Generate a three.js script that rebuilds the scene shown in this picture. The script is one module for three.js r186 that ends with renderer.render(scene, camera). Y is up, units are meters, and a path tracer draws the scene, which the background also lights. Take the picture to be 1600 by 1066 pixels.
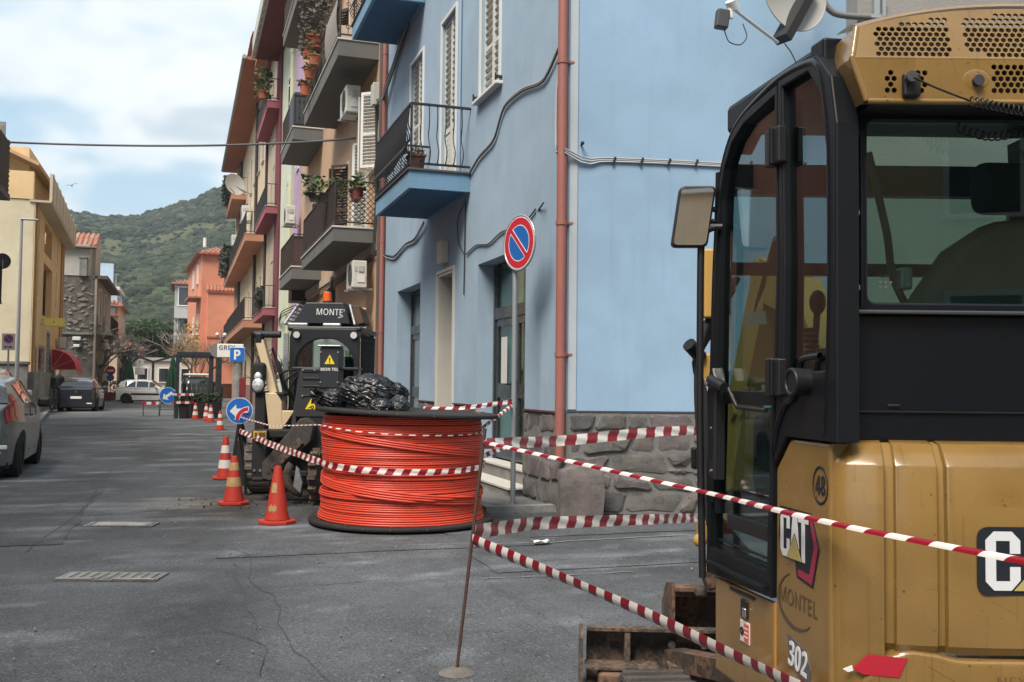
import * as THREE from 'three';
import { mergeGeometries, mergeVertices, toCreasedNormals } from 'three/addons/utils/BufferGeometryUtils.js';
import { RoundedBoxGeometry } from 'three/addons/geometries/RoundedBoxGeometry.js';
import { TextGeometry } from 'three/addons/geometries/TextGeometry.js';
import { FontLoader } from 'three/addons/loaders/FontLoader.js';
import { MarchingCubes } from 'three/addons/objects/MarchingCubes.js';

// ---------- camera, sky, sun, exposure ----------
const scene = new THREE.Scene();
const R = Math.PI / 180;
const YAW = 18.374 * R;
const camera = new THREE.PerspectiveCamera(37.96, 1024 / 682, 0.1, 3000);
camera.position.set(0, 1.42, 0);
camera.rotation.set(2.49 * R, -YAW, 0.6 * R, 'YXZ');

function rngOf(seed) { let a = seed >>> 0; return () => { a = (a + 0x6D2B79F5) | 0; let t = Math.imul(a ^ (a >>> 15), 1 | a); t = (t + Math.imul(t ^ (t >>> 7), 61 | t)) ^ t; return ((t ^ (t >>> 14)) >>> 0) / 4294967296; }; }
const rnd = rngOf(20240611);
const rr = (a, b) => a + (b - a) * rnd();
const lerp = (a, b, t) => a + (b - a) * t, clamp = (x, a, b) => Math.min(b, Math.max(a, x));
const sst = (a, b, x) => { const t = clamp((x - a) / (b - a), 0, 1); return t * t * (3 - 2 * t); };
// lattice value noise in three dimensions, and a tiling one in two
const PERM = (() => { const p = new Uint8Array(65536), r = rngOf(5); for (let i = 0; i < p.length; i++) p[i] = Math.floor(r() * 256); return p; })();
const hash3 = (x, y, z) => PERM[((x * 73) ^ (y * 4099) ^ (z * 24593)) & 65535] / 255;
function noise3(x, y, z) {
  const X = Math.floor(x), Y = Math.floor(y), Z = Math.floor(z); let u = x - X, v = y - Y, w = z - Z;
  u = u * u * (3 - 2 * u); v = v * v * (3 - 2 * v); w = w * w * (3 - 2 * w);
  const c = (i, j, k) => hash3(X + i, Y + j, Z + k);
  return lerp(lerp(lerp(c(0, 0, 0), c(1, 0, 0), u), lerp(c(0, 1, 0), c(1, 1, 0), u), v), lerp(lerp(c(0, 0, 1), c(1, 0, 1), u), lerp(c(0, 1, 1), c(1, 1, 1), u), v), w);
}
const fbm3 = (x, y, z, o = 4) => { let s = 0, a = 0.5, n = 0; for (let i = 0; i < o; i++) { s += a * noise3(x, y, z); n += a; a *= 0.5; x = x * 2.03 + 17; y = y * 2.03 + 5; z = z * 2.03 + 31; } return s / n; };

// sky: broken bright overcast, one computed picture of the air and the clouds
const SUN = new THREE.Vector3(-0.42, 0.80, 0.42).normalize();
{
  const W = 1536, H = 768, data = new Float32Array(W * H * 4);
  for (let j = 0; j < H; j++) {
    const el = ((j + 0.5) / H - 0.5) * Math.PI, y = Math.sin(el), c = Math.cos(el);
    for (let i = 0; i < W; i++) {
      const az = ((i + 0.5) / W - 0.5) * 2 * Math.PI, x = Math.cos(az) * c, z = Math.sin(az) * c;
      const k = (j * W + i) * 4;
      const yy = Math.max(y, 0);
      // clouds on a dome: stretch towards the horizon
      const q = 1 / (yy + 0.34), px = x * q * 2.1, pz = z * q * 2.1;
      const warp = fbm3(px * 1.1 + 9, pz * 1.1, 3.3, 3) - 0.5;
      const big = fbm3(px * 1.15 + warp * 1.3, pz * 1.15 + 40, yy * 3.0, 5);
      const fine = fbm3(px * 3.4 + warp * 2, pz * 3.4, yy * 8 + 20, 4);
      const d = big * 0.72 + fine * 0.28;
      const m = sst(0.40, 0.54, d), rim = sst(0.5, 0.62, d);
      const air = [lerp(0.36, 0.28, yy), lerp(0.51, 0.43, yy), lerp(0.63, 0.58, yy)];
      const cloud = [0.75, 0.765, 0.77], core = [0.42, 0.50, 0.57];
      const shade = sst(0.50, 0.66, d + (fine - 0.5) * 0.25);
      for (let ch = 0; ch < 3; ch++) {
        let v = lerp(air[ch], cloud[ch], m * 0.85 + rim * 0.15);
        v = lerp(v, core[ch], shade * 0.9);
        v = lerp(v, [0.64, 0.71, 0.74][ch], sst(0.22, 0.0, y) * 0.55);
        if (y < 0) v = lerp(v, [0.30, 0.31, 0.32][ch], sst(0, -0.12, y));
        data[k + ch] = v * 0.36;
      }
      data[k + 3] = 1;
    }
  }
  const t = new THREE.DataTexture(data, W, H, THREE.RGBAFormat, THREE.FloatType);
  t.mapping = THREE.EquirectangularReflectionMapping; t.magFilter = THREE.LinearFilter; t.needsUpdate = true;
  scene.background = t; scene.environment = t;
}
const sun = new THREE.DirectionalLight(0xfff3e4, 1.35);
sun.position.copy(SUN).multiplyScalar(60); sun.castShadow = true; sun.shadow.radius = 55;
Object.assign(sun.shadow.camera, { left: -60, right: 60, top: 60, bottom: -60, near: 1, far: 200 }); sun.shadow.mapSize.set(2048, 2048);
scene.add(sun);
scene.fog = new THREE.FogExp2(new THREE.Color(0.70, 0.84, 0.93), 0.00036);

const renderer = new THREE.WebGLRenderer({ antialias: true });
renderer.setSize(1024, 682);
renderer.toneMapping = THREE.LinearToneMapping; renderer.toneMappingExposure = 4.2;
renderer.shadowMap.enabled = true;

// ---------- helpers ----------
const V3 = (x, y, z) => new THREE.Vector3(x, y, z);
const M4 = (x = 0, y = 0, z = 0, rx = 0, ry = 0, rz = 0) => new THREE.Matrix4().makeRotationFromEuler(new THREE.Euler(rx, ry, rz, 'YXZ')).setPosition(x, y, z);
// a place given by its distance to the right (l) and ahead (d) of the kerb mark where the street begins, along the diagonal of the crossing
const W2 = (l, d, y = 0) => V3(l * Math.cos(YAW) + d * Math.sin(YAW), y, l * Math.sin(YAW) - d * Math.cos(YAW));
const used = new Map();
function numbered(n) { const k = used.get(n) ?? 0; used.set(n, k + 1); return k ? n + '_' + String(k).padStart(3, '0') : n; }
function tag(o, label, category, group, kind) { if (label) o.userData.label = label; if (category) o.userData.category = category; if (group) o.userData.group = group; if (kind) o.userData.kind = kind; return o; }
function thing(name, label, category, [x, y, z] = [0, 0, 0], turn = 0, group) {
  const o = new THREE.Group(); o.name = numbered(name); o.position.set(x, y, z); o.rotation.y = turn; scene.add(o);
  return tag(o, label, category, group);
}
function copyOf(root, label, [x, y, z], turn = 0) {
  const c = root.clone(); c.name = numbered(root.name.replace(/_\d{3}$/, '')); c.userData = { ...root.userData }; c.userData.label = label; c.position.set(x, y, z); c.rotation.y = turn; scene.add(c); return c;
}
function plain(g) {
  if (g.index) g = g.toNonIndexed();
  for (const k of Object.keys(g.attributes)) if (!['position', 'normal', 'uv'].includes(k)) g.deleteAttribute(k);
  if (!g.attributes.normal) g.computeVertexNormals();
  g.morphAttributes = {}; g.groups = [];
  return g;
}
function boxUV(g) {   // texture coordinates in metres, from the side each triangle faces most
  const p = g.attributes.position, uv = new Float32Array(p.count * 2), a = V3(), b = V3(), c = V3(), n = V3();
  for (let i = 0; i < p.count; i += 3) {
    a.fromBufferAttribute(p, i); b.fromBufferAttribute(p, i + 1); c.fromBufferAttribute(p, i + 2);
    n.crossVectors(b.clone().sub(a), c.clone().sub(a));
    const ax = Math.abs(n.x), ay = Math.abs(n.y), az = Math.abs(n.z);
    [a, b, c].forEach((v, k) => { const o = (i + k) * 2; if (ay >= ax && ay >= az) { uv[o] = v.x; uv[o + 1] = v.z; } else if (ax >= az) { uv[o] = v.z; uv[o + 1] = v.y; } else { uv[o] = v.x; uv[o + 1] = v.y; } });
  }
  g.setAttribute('uv', new THREE.BufferAttribute(uv, 2)); return g;
}
class MB {
  constructor(m) { this.g = []; this.m = m; }
  add(g, m) { g = plain(g); if (m) g.applyMatrix4(m); this.g.push(g); return this; }
  box(x, y, z, w, h, d, rx = 0, ry = 0, rz = 0) { return this.add(new THREE.BoxGeometry(w, h, d), M4(x, y, z, rx, ry, rz)); }
  rbox(x, y, z, w, h, d, r = 0.02, rx = 0, ry = 0, rz = 0, seg = 2) { return this.add(new RoundedBoxGeometry(w, h, d, seg, Math.min(r, w / 2.01, h / 2.01, d / 2.01)), M4(x, y, z, rx, ry, rz)); }
  cyl(x, y, z, r0, r1, h, seg = 16, rx = 0, ry = 0, rz = 0, open = false) { return this.add(new THREE.CylinderGeometry(r1, r0, h, seg, 1, open), M4(x, y, z, rx, ry, rz)); }
  bar(a, b, r, seg = 6, r2 = r) { const d = b.clone().sub(a), g = new THREE.CylinderGeometry(r2, r, d.length(), seg); const q = new THREE.Quaternion().setFromUnitVectors(V3(0, 1, 0), d.clone().normalize()); return this.add(g, new THREE.Matrix4().compose(a.clone().add(b).multiplyScalar(0.5), q, V3(1, 1, 1))); }
  beam(a, b, w, h) { const d = b.clone().sub(a), L = d.length(), g = new THREE.BoxGeometry(w, h, L); const m = new THREE.Matrix4().lookAt(b, a, V3(0, 1, 0.0001)); m.setPosition(a.clone().add(b).multiplyScalar(0.5)); return this.add(g, m); }
  tube(pts, r, seg = 24, rad = 6, closed = false) { return this.add(new THREE.TubeGeometry(new THREE.CatmullRomCurve3(pts, closed, 'catmullrom', 0.4), seg, r, rad, closed)); }
  poly(pts, r, rad = 6) { for (let i = 1; i < pts.length; i++) this.bar(pts[i - 1], pts[i], r, rad); return this; }
  sph(x, y, z, r, sx = 1, sy = 1, sz = 1, a = 16, b = 12) { return this.add(new THREE.SphereGeometry(r, a, b), new THREE.Matrix4().makeScale(sx, sy, sz).setPosition(x, y, z)); }
  ext(pts, depth, m, bevel = 0, holes) {
    const s = !Array.isArray(pts) ? pts : new THREE.Shape(pts.map((p) => new THREE.Vector2(p[0], p[1])));
    if (holes) for (const h of holes) s.holes.push(!Array.isArray(h) ? h : new THREE.Path(h.map((p) => new THREE.Vector2(p[0], p[1]))));
    return this.add(new THREE.ExtrudeGeometry(s, { depth, bevelEnabled: bevel > 0, bevelSize: bevel, bevelThickness: bevel, bevelOffset: -bevel, bevelSegments: 2, curveSegments: 10 }), m);
  }
  lathe(pts, seg = 24, m) { return this.add(new THREE.LatheGeometry(pts.map((p) => new THREE.Vector2(p[0], p[1])), seg), m); }
  quad(a, b, c, d) { const g = new THREE.BufferGeometry(); g.setAttribute('position', new THREE.Float32BufferAttribute([a, b, c, a, c, d].flatMap((v) => [v.x, v.y, v.z]), 3)); g.setAttribute('uv', new THREE.Float32BufferAttribute([0, 0, 1, 0, 1, 1, 0, 0, 1, 1, 0, 1], 2)); g.computeVertexNormals(); return this.add(g); }
  geo(keepUV) { let g = this.g.length > 1 ? mergeGeometries(this.g.map((x) => { if (!x.attributes.uv) x.setAttribute('uv', new THREE.BufferAttribute(new Float32Array(x.attributes.position.count * 2), 2)); return x; })) : this.g[0]; if (!keepUV) boxUV(g); if (this.m) g.applyMatrix4(this.m); return g; }
  build(name, material, parent, keepUV) { return put(name, this.geo(keepUV), material, parent); }
}
function put(name, geometry, material, parent) {
  const o = new THREE.Mesh(geometry, material); o.castShadow = o.receiveShadow = true;
  o.name = parent ? name : numbered(name); (parent ?? scene).add(o); return o;
}
const mb = (m) => new MB(m);
// a grid of points -> surface (rows x cols), smooth
function sheet(rows, cols, f, uvf) {
  const p = [], uv = [], ix = [];
  for (let j = 0; j <= rows; j++) for (let i = 0; i <= cols; i++) { const v = f(i / cols, j / rows); p.push(v.x, v.y, v.z); const q = uvf ? uvf(i / cols, j / rows) : [i / cols, j / rows]; uv.push(q[0], q[1]); }
  for (let j = 0; j < rows; j++) for (let i = 0; i < cols; i++) { const a = j * (cols + 1) + i, b = a + 1, c = a + cols + 1, d = c + 1; ix.push(a, b, d, a, d, c); }
  const g = new THREE.BufferGeometry(); g.setAttribute('position', new THREE.Float32BufferAttribute(p, 3)); g.setAttribute('uv', new THREE.Float32BufferAttribute(uv, 2)); g.setIndex(ix); g.computeVertexNormals(); return g;
}
const circle = (x, y, r, n = 12, a0 = 0) => Array.from({ length: n }, (_, i) => [x + r * Math.cos(a0 + i / n * 2 * Math.PI), y + r * Math.sin(a0 + i / n * 2 * Math.PI)]);
const rect = (x0, y0, x1, y1) => [[x0, y0], [x1, y0], [x1, y1], [x0, y1]];
function rrect(x0, y0, x1, y1, r) { const s = new THREE.Shape(); s.moveTo(x0 + r, y0); s.lineTo(x1 - r, y0); s.quadraticCurveTo(x1, y0, x1, y0 + r); s.lineTo(x1, y1 - r); s.quadraticCurveTo(x1, y1, x1 - r, y1); s.lineTo(x0 + r, y1); s.quadraticCurveTo(x0, y1, x0, y1 - r); s.lineTo(x0, y0 + r); s.quadraticCurveTo(x0, y0, x0 + r, y0); return s; }

// ---------- textures and materials ----------
function tileNoise(n, cells, seed) {   // one octave of tiling value noise, n x n
  const r = rngOf(seed), lat = new Float32Array(cells * cells); for (let i = 0; i < lat.length; i++) lat[i] = r();
  const o = new Float32Array(n * n);
  for (let y = 0; y < n; y++) { const fy = y / n * cells, Y = Math.floor(fy); let v = fy - Y; v = v * v * (3 - 2 * v); const r0 = (Y % cells) * cells, r1 = ((Y + 1) % cells) * cells;
    for (let x = 0; x < n; x++) { const fx = x / n * cells, X = Math.floor(fx); let u = fx - X; u = u * u * (3 - 2 * u); const a = X % cells, b = (X + 1) % cells; o[y * n + x] = lerp(lerp(lat[r0 + a], lat[r0 + b], u), lerp(lat[r1 + a], lat[r1 + b], u), v); } }
  return o;
}
function tileFbm(n, cells, oct, seed, gain = 0.5) { const o = new Float32Array(n * n); let a = 1, s = 0; for (let k = 0; k < oct; k++) { const c = Math.min(n, cells << k), t = tileNoise(n, c, seed + k * 101); for (let i = 0; i < o.length; i++) o[i] += t[i] * a; s += a; a *= gain; } for (let i = 0; i < o.length; i++) o[i] /= s; return o; }
function dataTex(n, f, repeatMetres, srgb = false) {
  const d = new Uint8Array(n * n * 4);
  for (let i = 0; i < n * n; i++) { const c = f(i, i % n, Math.floor(i / n)); for (let k = 0; k < 3; k++) d[i * 4 + k] = clamp(c[k] * 255, 0, 255); d[i * 4 + 3] = 255; }
  const t = new THREE.DataTexture(d, n, n); t.wrapS = t.wrapT = THREE.RepeatWrapping; t.magFilter = THREE.LinearFilter; t.minFilter = THREE.LinearMipmapLinearFilter; if (srgb) t.colorSpace = THREE.SRGBColorSpace;
  t.repeat.set(1 / repeatMetres, 1 / repeatMetres); t.needsUpdate = true; return t;
}
const g1 = (v) => [v, v, v];
const T = {};
{
  const n = 1024, big = tileFbm(n, 3, 5, 11), mid = tileFbm(n, 16, 4, 12), fine = tileNoise(n, 512, 13), grain = tileFbm(n, 200, 3, 14);
  const streak = new Float32Array(n * n), s1 = tileFbm(n, 6, 4, 15); { const l = tileFbm(n, 64, 3, 16); for (let y = 0; y < n; y++) for (let x = 0; x < n; x++) streak[y * n + x] = l[((y >> 4) % n) * n + x]; }
  T.plaster = dataTex(n, (i) => g1(0.90 + (big[i] - 0.5) * 0.34 + (mid[i] - 0.5) * 0.16 + (fine[i] - 0.5) * 0.04 - Math.max(0, streak[i] - 0.57) * 0.30 * s1[i]), 5.3);
  T.plasterBump = dataTex(n, (i) => g1(grain[i] * 0.7 + mid[i] * 0.3), 1.7);
  T.old = dataTex(n, (i) => { const v = 0.62 + (big[i] - 0.5) * 0.9 + (mid[i] - 0.5) * 0.55 + (grain[i] - 0.5) * 0.3; return [v, v * 0.99, v * 0.97]; }, 4.1);
  T.grain = dataTex(n, (i) => g1(0.88 + (grain[i] - 0.5) * 0.35 + (mid[i] - 0.5) * 0.2), 0.9);
  T.paint = dataTex(n, (i) => { const v = 0.93 + (big[i] - 0.5) * 0.18 - Math.max(0, mid[i] - 0.62) * 0.5; return [v, v * 0.995, v * 0.985]; }, 1.3);
  T.rough = dataTex(n, (i) => g1(0.55 + (mid[i] - 0.5) * 0.5 + (big[i] - 0.5) * 0.5 + (fine[i] - 0.5) * 0.1), 0.9);
  T.rust = dataTex(n, (i) => { const a = sst(0.42, 0.6, big[i] * 0.6 + mid[i] * 0.4), b = mid[i]; return [lerp(0.10, 0.24, a) * (0.6 + b * 0.8), lerp(0.075, 0.135, a) * (0.6 + b * 0.8), lerp(0.062, 0.085, a) * (0.6 + b * 0.8)]; }, 0.33);
  T.bark = dataTex(n, (i) => { const v = 0.7 + (streak[i] - 0.5) * 0.9; return [v, v * 0.95, v * 0.9]; }, 0.8);
  const stoneBig = tileFbm(n, 5, 5, 21, 0.6);
  T.stone = dataTex(n, (i) => { const a = stoneBig[i] - 0.5, v = 0.84 + a * 0.95 + (grain[i] - 0.5) * 0.75 - Math.max(0, mid[i] - 0.6) * 0.8; return [v * (1 + (mid[i] - 0.5) * 0.16), v, v * (1 - (mid[i] - 0.5) * 0.12)]; }, 0.75);
  T.stoneBump = dataTex(n, (i) => g1(stoneBig[i] * 0.6 + grain[i] * 0.4), 0.6);
}
{
  const n = 2048, sp = tileNoise(n, 1024, 31), sp2 = tileNoise(n, 420, 32), big = tileFbm(n, 4, 5, 33), mid = tileFbm(n, 40, 3, 34), tin = tileNoise(n, 700, 35);
  T.asphalt = dataTex(n, (i) => { const stone = sst(0.66, 0.95, sp2[i]) * 0.85 + sst(0.76, 1, sp[i]) * 0.6, pit = sst(0.35, 0.05, tin[i]); const v = 0.60 + (big[i] - 0.5) * 0.35 + (mid[i] - 0.5) * 0.22 + stone * 0.55 - pit * 0.42; return [v, v * 1.0, v * 1.0]; }, 5.2);
  T.asphaltBump = dataTex(n, (i) => g1(0.5 * sp2[i] + 0.3 * sp[i] + 0.2 * tin[i]), 5.2);
}
{ // worn machine paint: dust, runs, scuffs and fine scratches
  const t = canvasTex(1024, 1024, (c, w, h) => { const r = rngOf(404); c.fillStyle = 'rgb(232,232,232)'; c.fillRect(0, 0, w, h);
    for (let i = 0; i < 260; i++) { const x = r() * w, y = r() * h, s = 20 + r() * 120, g = c.createRadialGradient(x, y, 0, x, y, s), d = r() < 0.5; g.addColorStop(0, d ? 'rgba(176,168,160,0.20)' : 'rgba(255,250,240,0.16)'); g.addColorStop(1, 'rgba(200,200,200,0)'); c.fillStyle = g; c.fillRect(x - s, y - s, 2 * s, 2 * s); }
    for (let i = 0; i < 90; i++) { const x = r() * w, y = r() * h, l = 40 + r() * 260; c.strokeStyle = 'rgba(120,108,92,' + (0.05 + r() * 0.12) + ')'; c.lineWidth = 1 + r() * 5; c.beginPath(); c.moveTo(x, y); c.lineTo(x + (r() - 0.5) * 8, y + l); c.stroke(); }
    for (let i = 0; i < 120; i++) { const x = r() * w, y = r() * h, a = (r() - 0.5) * 1.2 + (r() < 0.3 ? 1.5 : 0), l = 8 + r() * 90; c.strokeStyle = r() < 0.55 ? 'rgba(255,245,225,' + (0.2 + r() * 0.4) + ')' : 'rgba(70,58,45,' + (0.15 + r() * 0.35) + ')'; c.lineWidth = 0.6 + r() * 1.1; c.beginPath(); c.moveTo(x, y); c.lineTo(x + Math.cos(a) * l, y + Math.sin(a) * l); c.stroke(); }
    for (let i = 0; i < 500; i++) { c.fillStyle = 'rgba(80,66,50,' + (0.1 + r() * 0.4) + ')'; c.beginPath(); c.arc(r() * w, r() * h, 0.6 + r() * r() * 3, 0, 7); c.fill(); } });
  t.wrapS = t.wrapT = THREE.RepeatWrapping; t.repeat.set(1 / 1.1, 1 / 1.1); T.machine = t;
}
const lin = (r, g, b) => new THREE.Color().setRGB(r, g, b);
function mat(c, o = {}) { const { phys, ...q } = o; const m = new (phys ? THREE.MeshPhysicalMaterial : THREE.MeshStandardMaterial)({ color: c.isColor ? c : lin(...c), roughness: 0.8, metalness: 0, ...q }); return m; }
const plasterM = (c, o = {}) => mat(c, { roughness: 0.92, map: T.plaster, bumpMap: T.plasterBump, bumpScale: 0.006, ...o });
const paintM = (c, o = {}) => mat(c, { roughness: 0.5, map: T.paint, ...o });
const metalM = (c, o = {}) => mat(c, { roughness: 0.55, metalness: 0.3, map: T.paint, roughnessMap: T.rough, ...o });
const glassM = (tint = [0.82, 0.9, 0.88]) => mat(tint, { phys: true, roughness: 0.02, transmission: 1, thickness: 0, ior: 1.52 });
const M = {
  black: mat([0.012, 0.012, 0.014], { roughness: 0.45 }),
  blackMatte: mat([0.02, 0.02, 0.022], { roughness: 0.85, map: T.grain }),
  rubber: mat([0.018, 0.018, 0.018], { roughness: 0.9, map: T.grain }),
  iron: mat([0.025, 0.026, 0.03], { roughness: 0.6, metalness: 0.2 }),
  white: paintM([0.72, 0.73, 0.71]),
  whitePlastic: mat([0.74, 0.75, 0.73], { roughness: 0.4 }),
  grey: mat([0.3, 0.31, 0.32], { roughness: 0.7, map: T.grain }),
  galv: mat([0.42, 0.45, 0.47], { roughness: 0.5, metalness: 0.5, map: T.paint, roughnessMap: T.rough }),
  chrome: mat([0.75, 0.76, 0.78], { roughness: 0.18, metalness: 1 }),
  steelDirty: mat([0.8, 0.85, 0.9], { roughness: 0.7, metalness: 0.3, map: T.rust }),
  rust: mat([0.62, 0.74, 0.82], { roughness: 0.88, map: T.rust, bumpMap: T.stoneBump, bumpScale: 0.004 }),
  darkGlass: mat([0.02, 0.025, 0.03], { phys: true, roughness: 0.03, clearcoat: 1, clearcoatRoughness: 0.02 }),
  glass: glassM(), greenGlass: glassM([0.62, 0.78, 0.73]),
  roofTile: mat([0.42, 0.17, 0.11], { roughness: 0.9, map: T.stone }),
  terracotta: mat([0.42, 0.13, 0.07], { roughness: 0.85, map: T.grain }),
  leaf: mat([0.055, 0.10, 0.03], { roughness: 0.7 }),
  marble: mat([0.62, 0.61, 0.56], { roughness: 0.45, map: T.plaster }),
  concrete: mat([0.34, 0.34, 0.33], { roughness: 0.92, map: T.old, bumpMap: T.plasterBump, bumpScale: 0.006 }),
};
const font = await new FontLoader().loadAsync('fonts/droid/droid_sans_bold.typeface.json');
const fontR = await new FontLoader().loadAsync('fonts/droid/droid_sans_regular.typeface.json');
function text(str, size, depth = 0.002, f = font, sx = 1) { const g = new TextGeometry(str, { font: f, size, depth, curveSegments: 4 }); g.computeBoundingBox(); const b = g.boundingBox; g.translate(-(b.min.x + b.max.x) / 2, -(b.min.y + b.max.y) / 2, 0); g.scale(sx, 1, 1); return g; }
function canvasTex(w, h, draw) { const c = document.createElement('canvas'); c.width = w; c.height = h; draw(c.getContext('2d'), w, h); const t = new THREE.CanvasTexture(c); t.colorSpace = THREE.SRGBColorSpace; t.anisotropy = 8; return t; }
function leaves(list, n, size, place) {   // many small folded leaf faces
  const p = [], v = V3(), q = new THREE.Quaternion(), e = new THREE.Euler();
  for (let i = 0; i < n; i++) { const c = place(i), s = size * rr(0.6, 1.3); q.setFromEuler(e.set(rr(-1.2, 1.2), rr(0, 6.28), rr(-1.2, 1.2)));
    const k = [[-0.28, 0, 0], [0, 0.08, 0.5], [0.28, 0, 0], [0, 0.08, -0.5]].map((a) => v.set(...a).multiplyScalar(s).applyQuaternion(q).add(c).clone());
    for (const t of [k[0], k[1], k[2], k[0], k[2], k[3]]) p.push(t.x, t.y, t.z); }
  const g = new THREE.BufferGeometry(); g.setAttribute('position', new THREE.Float32BufferAttribute(p, 3)); g.computeVertexNormals(); list.add(g); return list;
}
// ---------- ground, road, pavements ----------
function struct(name, g, m) { const o = put(name, g, m); o.userData.kind = 'structure'; return o; }
{
  // terrain: one sheet to the horizon
  const g = new THREE.PlaneGeometry(1600, 1600, 40, 40).rotateX(-Math.PI / 2); g.translate(0, -0.10, -300);
  struct('ground', boxUV(plain(g)), mat([0.11, 0.105, 0.09], { roughness: 1, map: T.old }));
}
const roadM = mat([0.142, 0.156, 0.172], { roughness: 0.86, map: T.asphalt, bumpMap: T.asphaltBump, bumpScale: 0.016, vertexColors: true });
function roadTone(x, z) {   // worn, dusty and darker places of the asphalt
  const d = -z;
  let v = 0.86 + (fbm3(x * 0.5, 0, z * 0.16, 4) - 0.5) * 0.75;
  v += (fbm3(x * 1.6 + 7, 2, z * 0.9, 4) - 0.5) * 0.62;
  const tracks = Math.exp(-(((x + 1.25) / 0.5) ** 2)) + Math.exp(-(((x - 0.35) / 0.45) ** 2)); v -= 0.06 * tracks;
  // chalky scuffs across the road
  const sc = fbm3(x * 0.9 + 3, 9, z * 2.6, 4); v += Math.max(0, sc - 0.575) * 5.0 * sst(4, 12, d);
  const sc2 = fbm3(x * 2.2 + 30, 4, z * 5.0, 3); v += Math.max(0, sc2 - 0.64) * 4.5;
  // spilled earth around the trenching machine
  const mud = Math.exp(-(((x - 1.0) / 1.1) ** 2) - (((d - 12.2) / 1.3) ** 2)) * sst(0.35, 0.6, fbm3(x * 2, 5, z * 2, 4)); v -= mud * 0.55;
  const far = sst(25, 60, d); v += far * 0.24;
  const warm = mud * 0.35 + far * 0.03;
  return [v * (1 + warm), v, v * (1 - warm)];
}
function toned(g, f) { const p = g.attributes.position, c = new Float32Array(p.count * 3); for (let i = 0; i < p.count; i++) c.set(f(p.getX(i), p.getZ(i), p.getY(i)), i * 3); g.setAttribute('color', new THREE.BufferAttribute(c, 3)); return g; }
function roadSheet(x0, x1, z0, z1, step, y) {
  const nx = Math.ceil((x1 - x0) / step), nz = Math.ceil((z1 - z0) / step);
  const g = sheet(nz, nx, (u, v) => { const x = lerp(x0, x1, u), z = lerp(z1, z0, v); return V3(x, y + (fbm3(x * 0.7, 1, z * 0.7, 3) - 0.5) * 0.02 - 0.004, z); }, (u, v) => [lerp(x0, x1, u), lerp(z1, z0, v)]);
  return toned(g, roadTone);
}
{
  const near = roadSheet(-4, 9, -28, 1, 0.09, 0), mid = roadSheet(-9, 9, -90, -28, 0.5, 0), rest = roadSheet(-16, 40, -28, 40, 1, -0.03);
  const farx = roadSheet(-60, 60, -104, -66, 1.5, -0.02);
  struct('road', mergeGeometries([near, mid, rest, farx].map((g) => g.toNonIndexed())), roadM);
}
// trench patches: thin layers of newer asphalt with dark joints
function patch(x0, x1, z0, z1, tone, wob = 0.03) {
  const nx = Math.max(2, Math.ceil((x1 - x0) / 0.12)), nz = Math.max(2, Math.ceil((z1 - z0) / 0.12));
  const g = sheet(nz, nx, (u, v) => { let x = lerp(x0, x1, u), z = lerp(z1, z0, v); if (u === 0 || u === 1) x += (fbm3(x, 3, z * 2.3, 3) - 0.5) * wob * 2; if (v === 0 || v === 1) z += (fbm3(x * 2.3, 3, z, 3) - 0.5) * wob * 2; return V3(x, 0.0015 + (fbm3(x * 0.7, 1, z * 0.7, 3) - 0.5) * 0.02, z); }, (u, v) => [lerp(x0, x1, u) + 1.3, lerp(z1, z0, v) + 0.7]);
  toned(g, (x, z) => { const t = roadTone(x, z), e = Math.min(x - x0, x1 - x, z - z0, z1 - z), k = tone * (e < 0.045 ? 0.84 : 1); return t.map((c) => c * k); });
  struct('asphalt_patch', g, roadM);
}
patch(0.42, 2.15, -8.2, -3.0, 1.10, 0.06);
patch(0.30, 3.1, -9.05, -8.32, 1.14);
patch(2.3, 9, -7.9, -7.2, 1.22, 0.05);
patch(2.4, 9, -9.3, -8.75, 1.12, 0.05);
patch(-2.0, -0.95, -14.3, -9.4, 0.92, 0.06);
patch(-1.0, 0.7, -27, -22.5, 1.12, 0.1);
// cracks and tar joints: thin dark wandering strips lying on the asphalt
function crack(pts, w, seed, m) {
  const c = new THREE.CatmullRomCurve3(pts.map(([x, z]) => V3(x, 0, z)), false, 'catmullrom', 0.3), n = Math.round(c.getLength() * 22), hgt = (x, z) => 0.0045 + (fbm3(x * 0.7, 1, z * 0.7, 3) - 0.5) * 0.02;
  const g = sheet(n, 1, (u, v) => { const p = c.getPointAt(v), t = c.getTangentAt(v), k = (fbm3(p.x * 5 + seed, 1, p.z * 5, 3) - 0.5) * 0.07, ww = w * 0.55 * (0.2 + 1.6 * fbm3(p.x * 9 + seed, 7, p.z * 9, 2)); const x = p.x - t.z * (k + (u - 0.5) * ww), z = p.z + t.x * (k + (u - 0.5) * ww); return V3(x, hgt(x, z), z); });
  const ix = g.index.array; g.computeVertexNormals(); if (g.attributes.normal.getY(0) < 0) { for (let i = 0; i < ix.length; i += 3) { const a = ix[i]; ix[i] = ix[i + 1]; ix[i + 1] = a; } g.computeVertexNormals(); }
  struct('road_crack', g, m);
}
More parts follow.
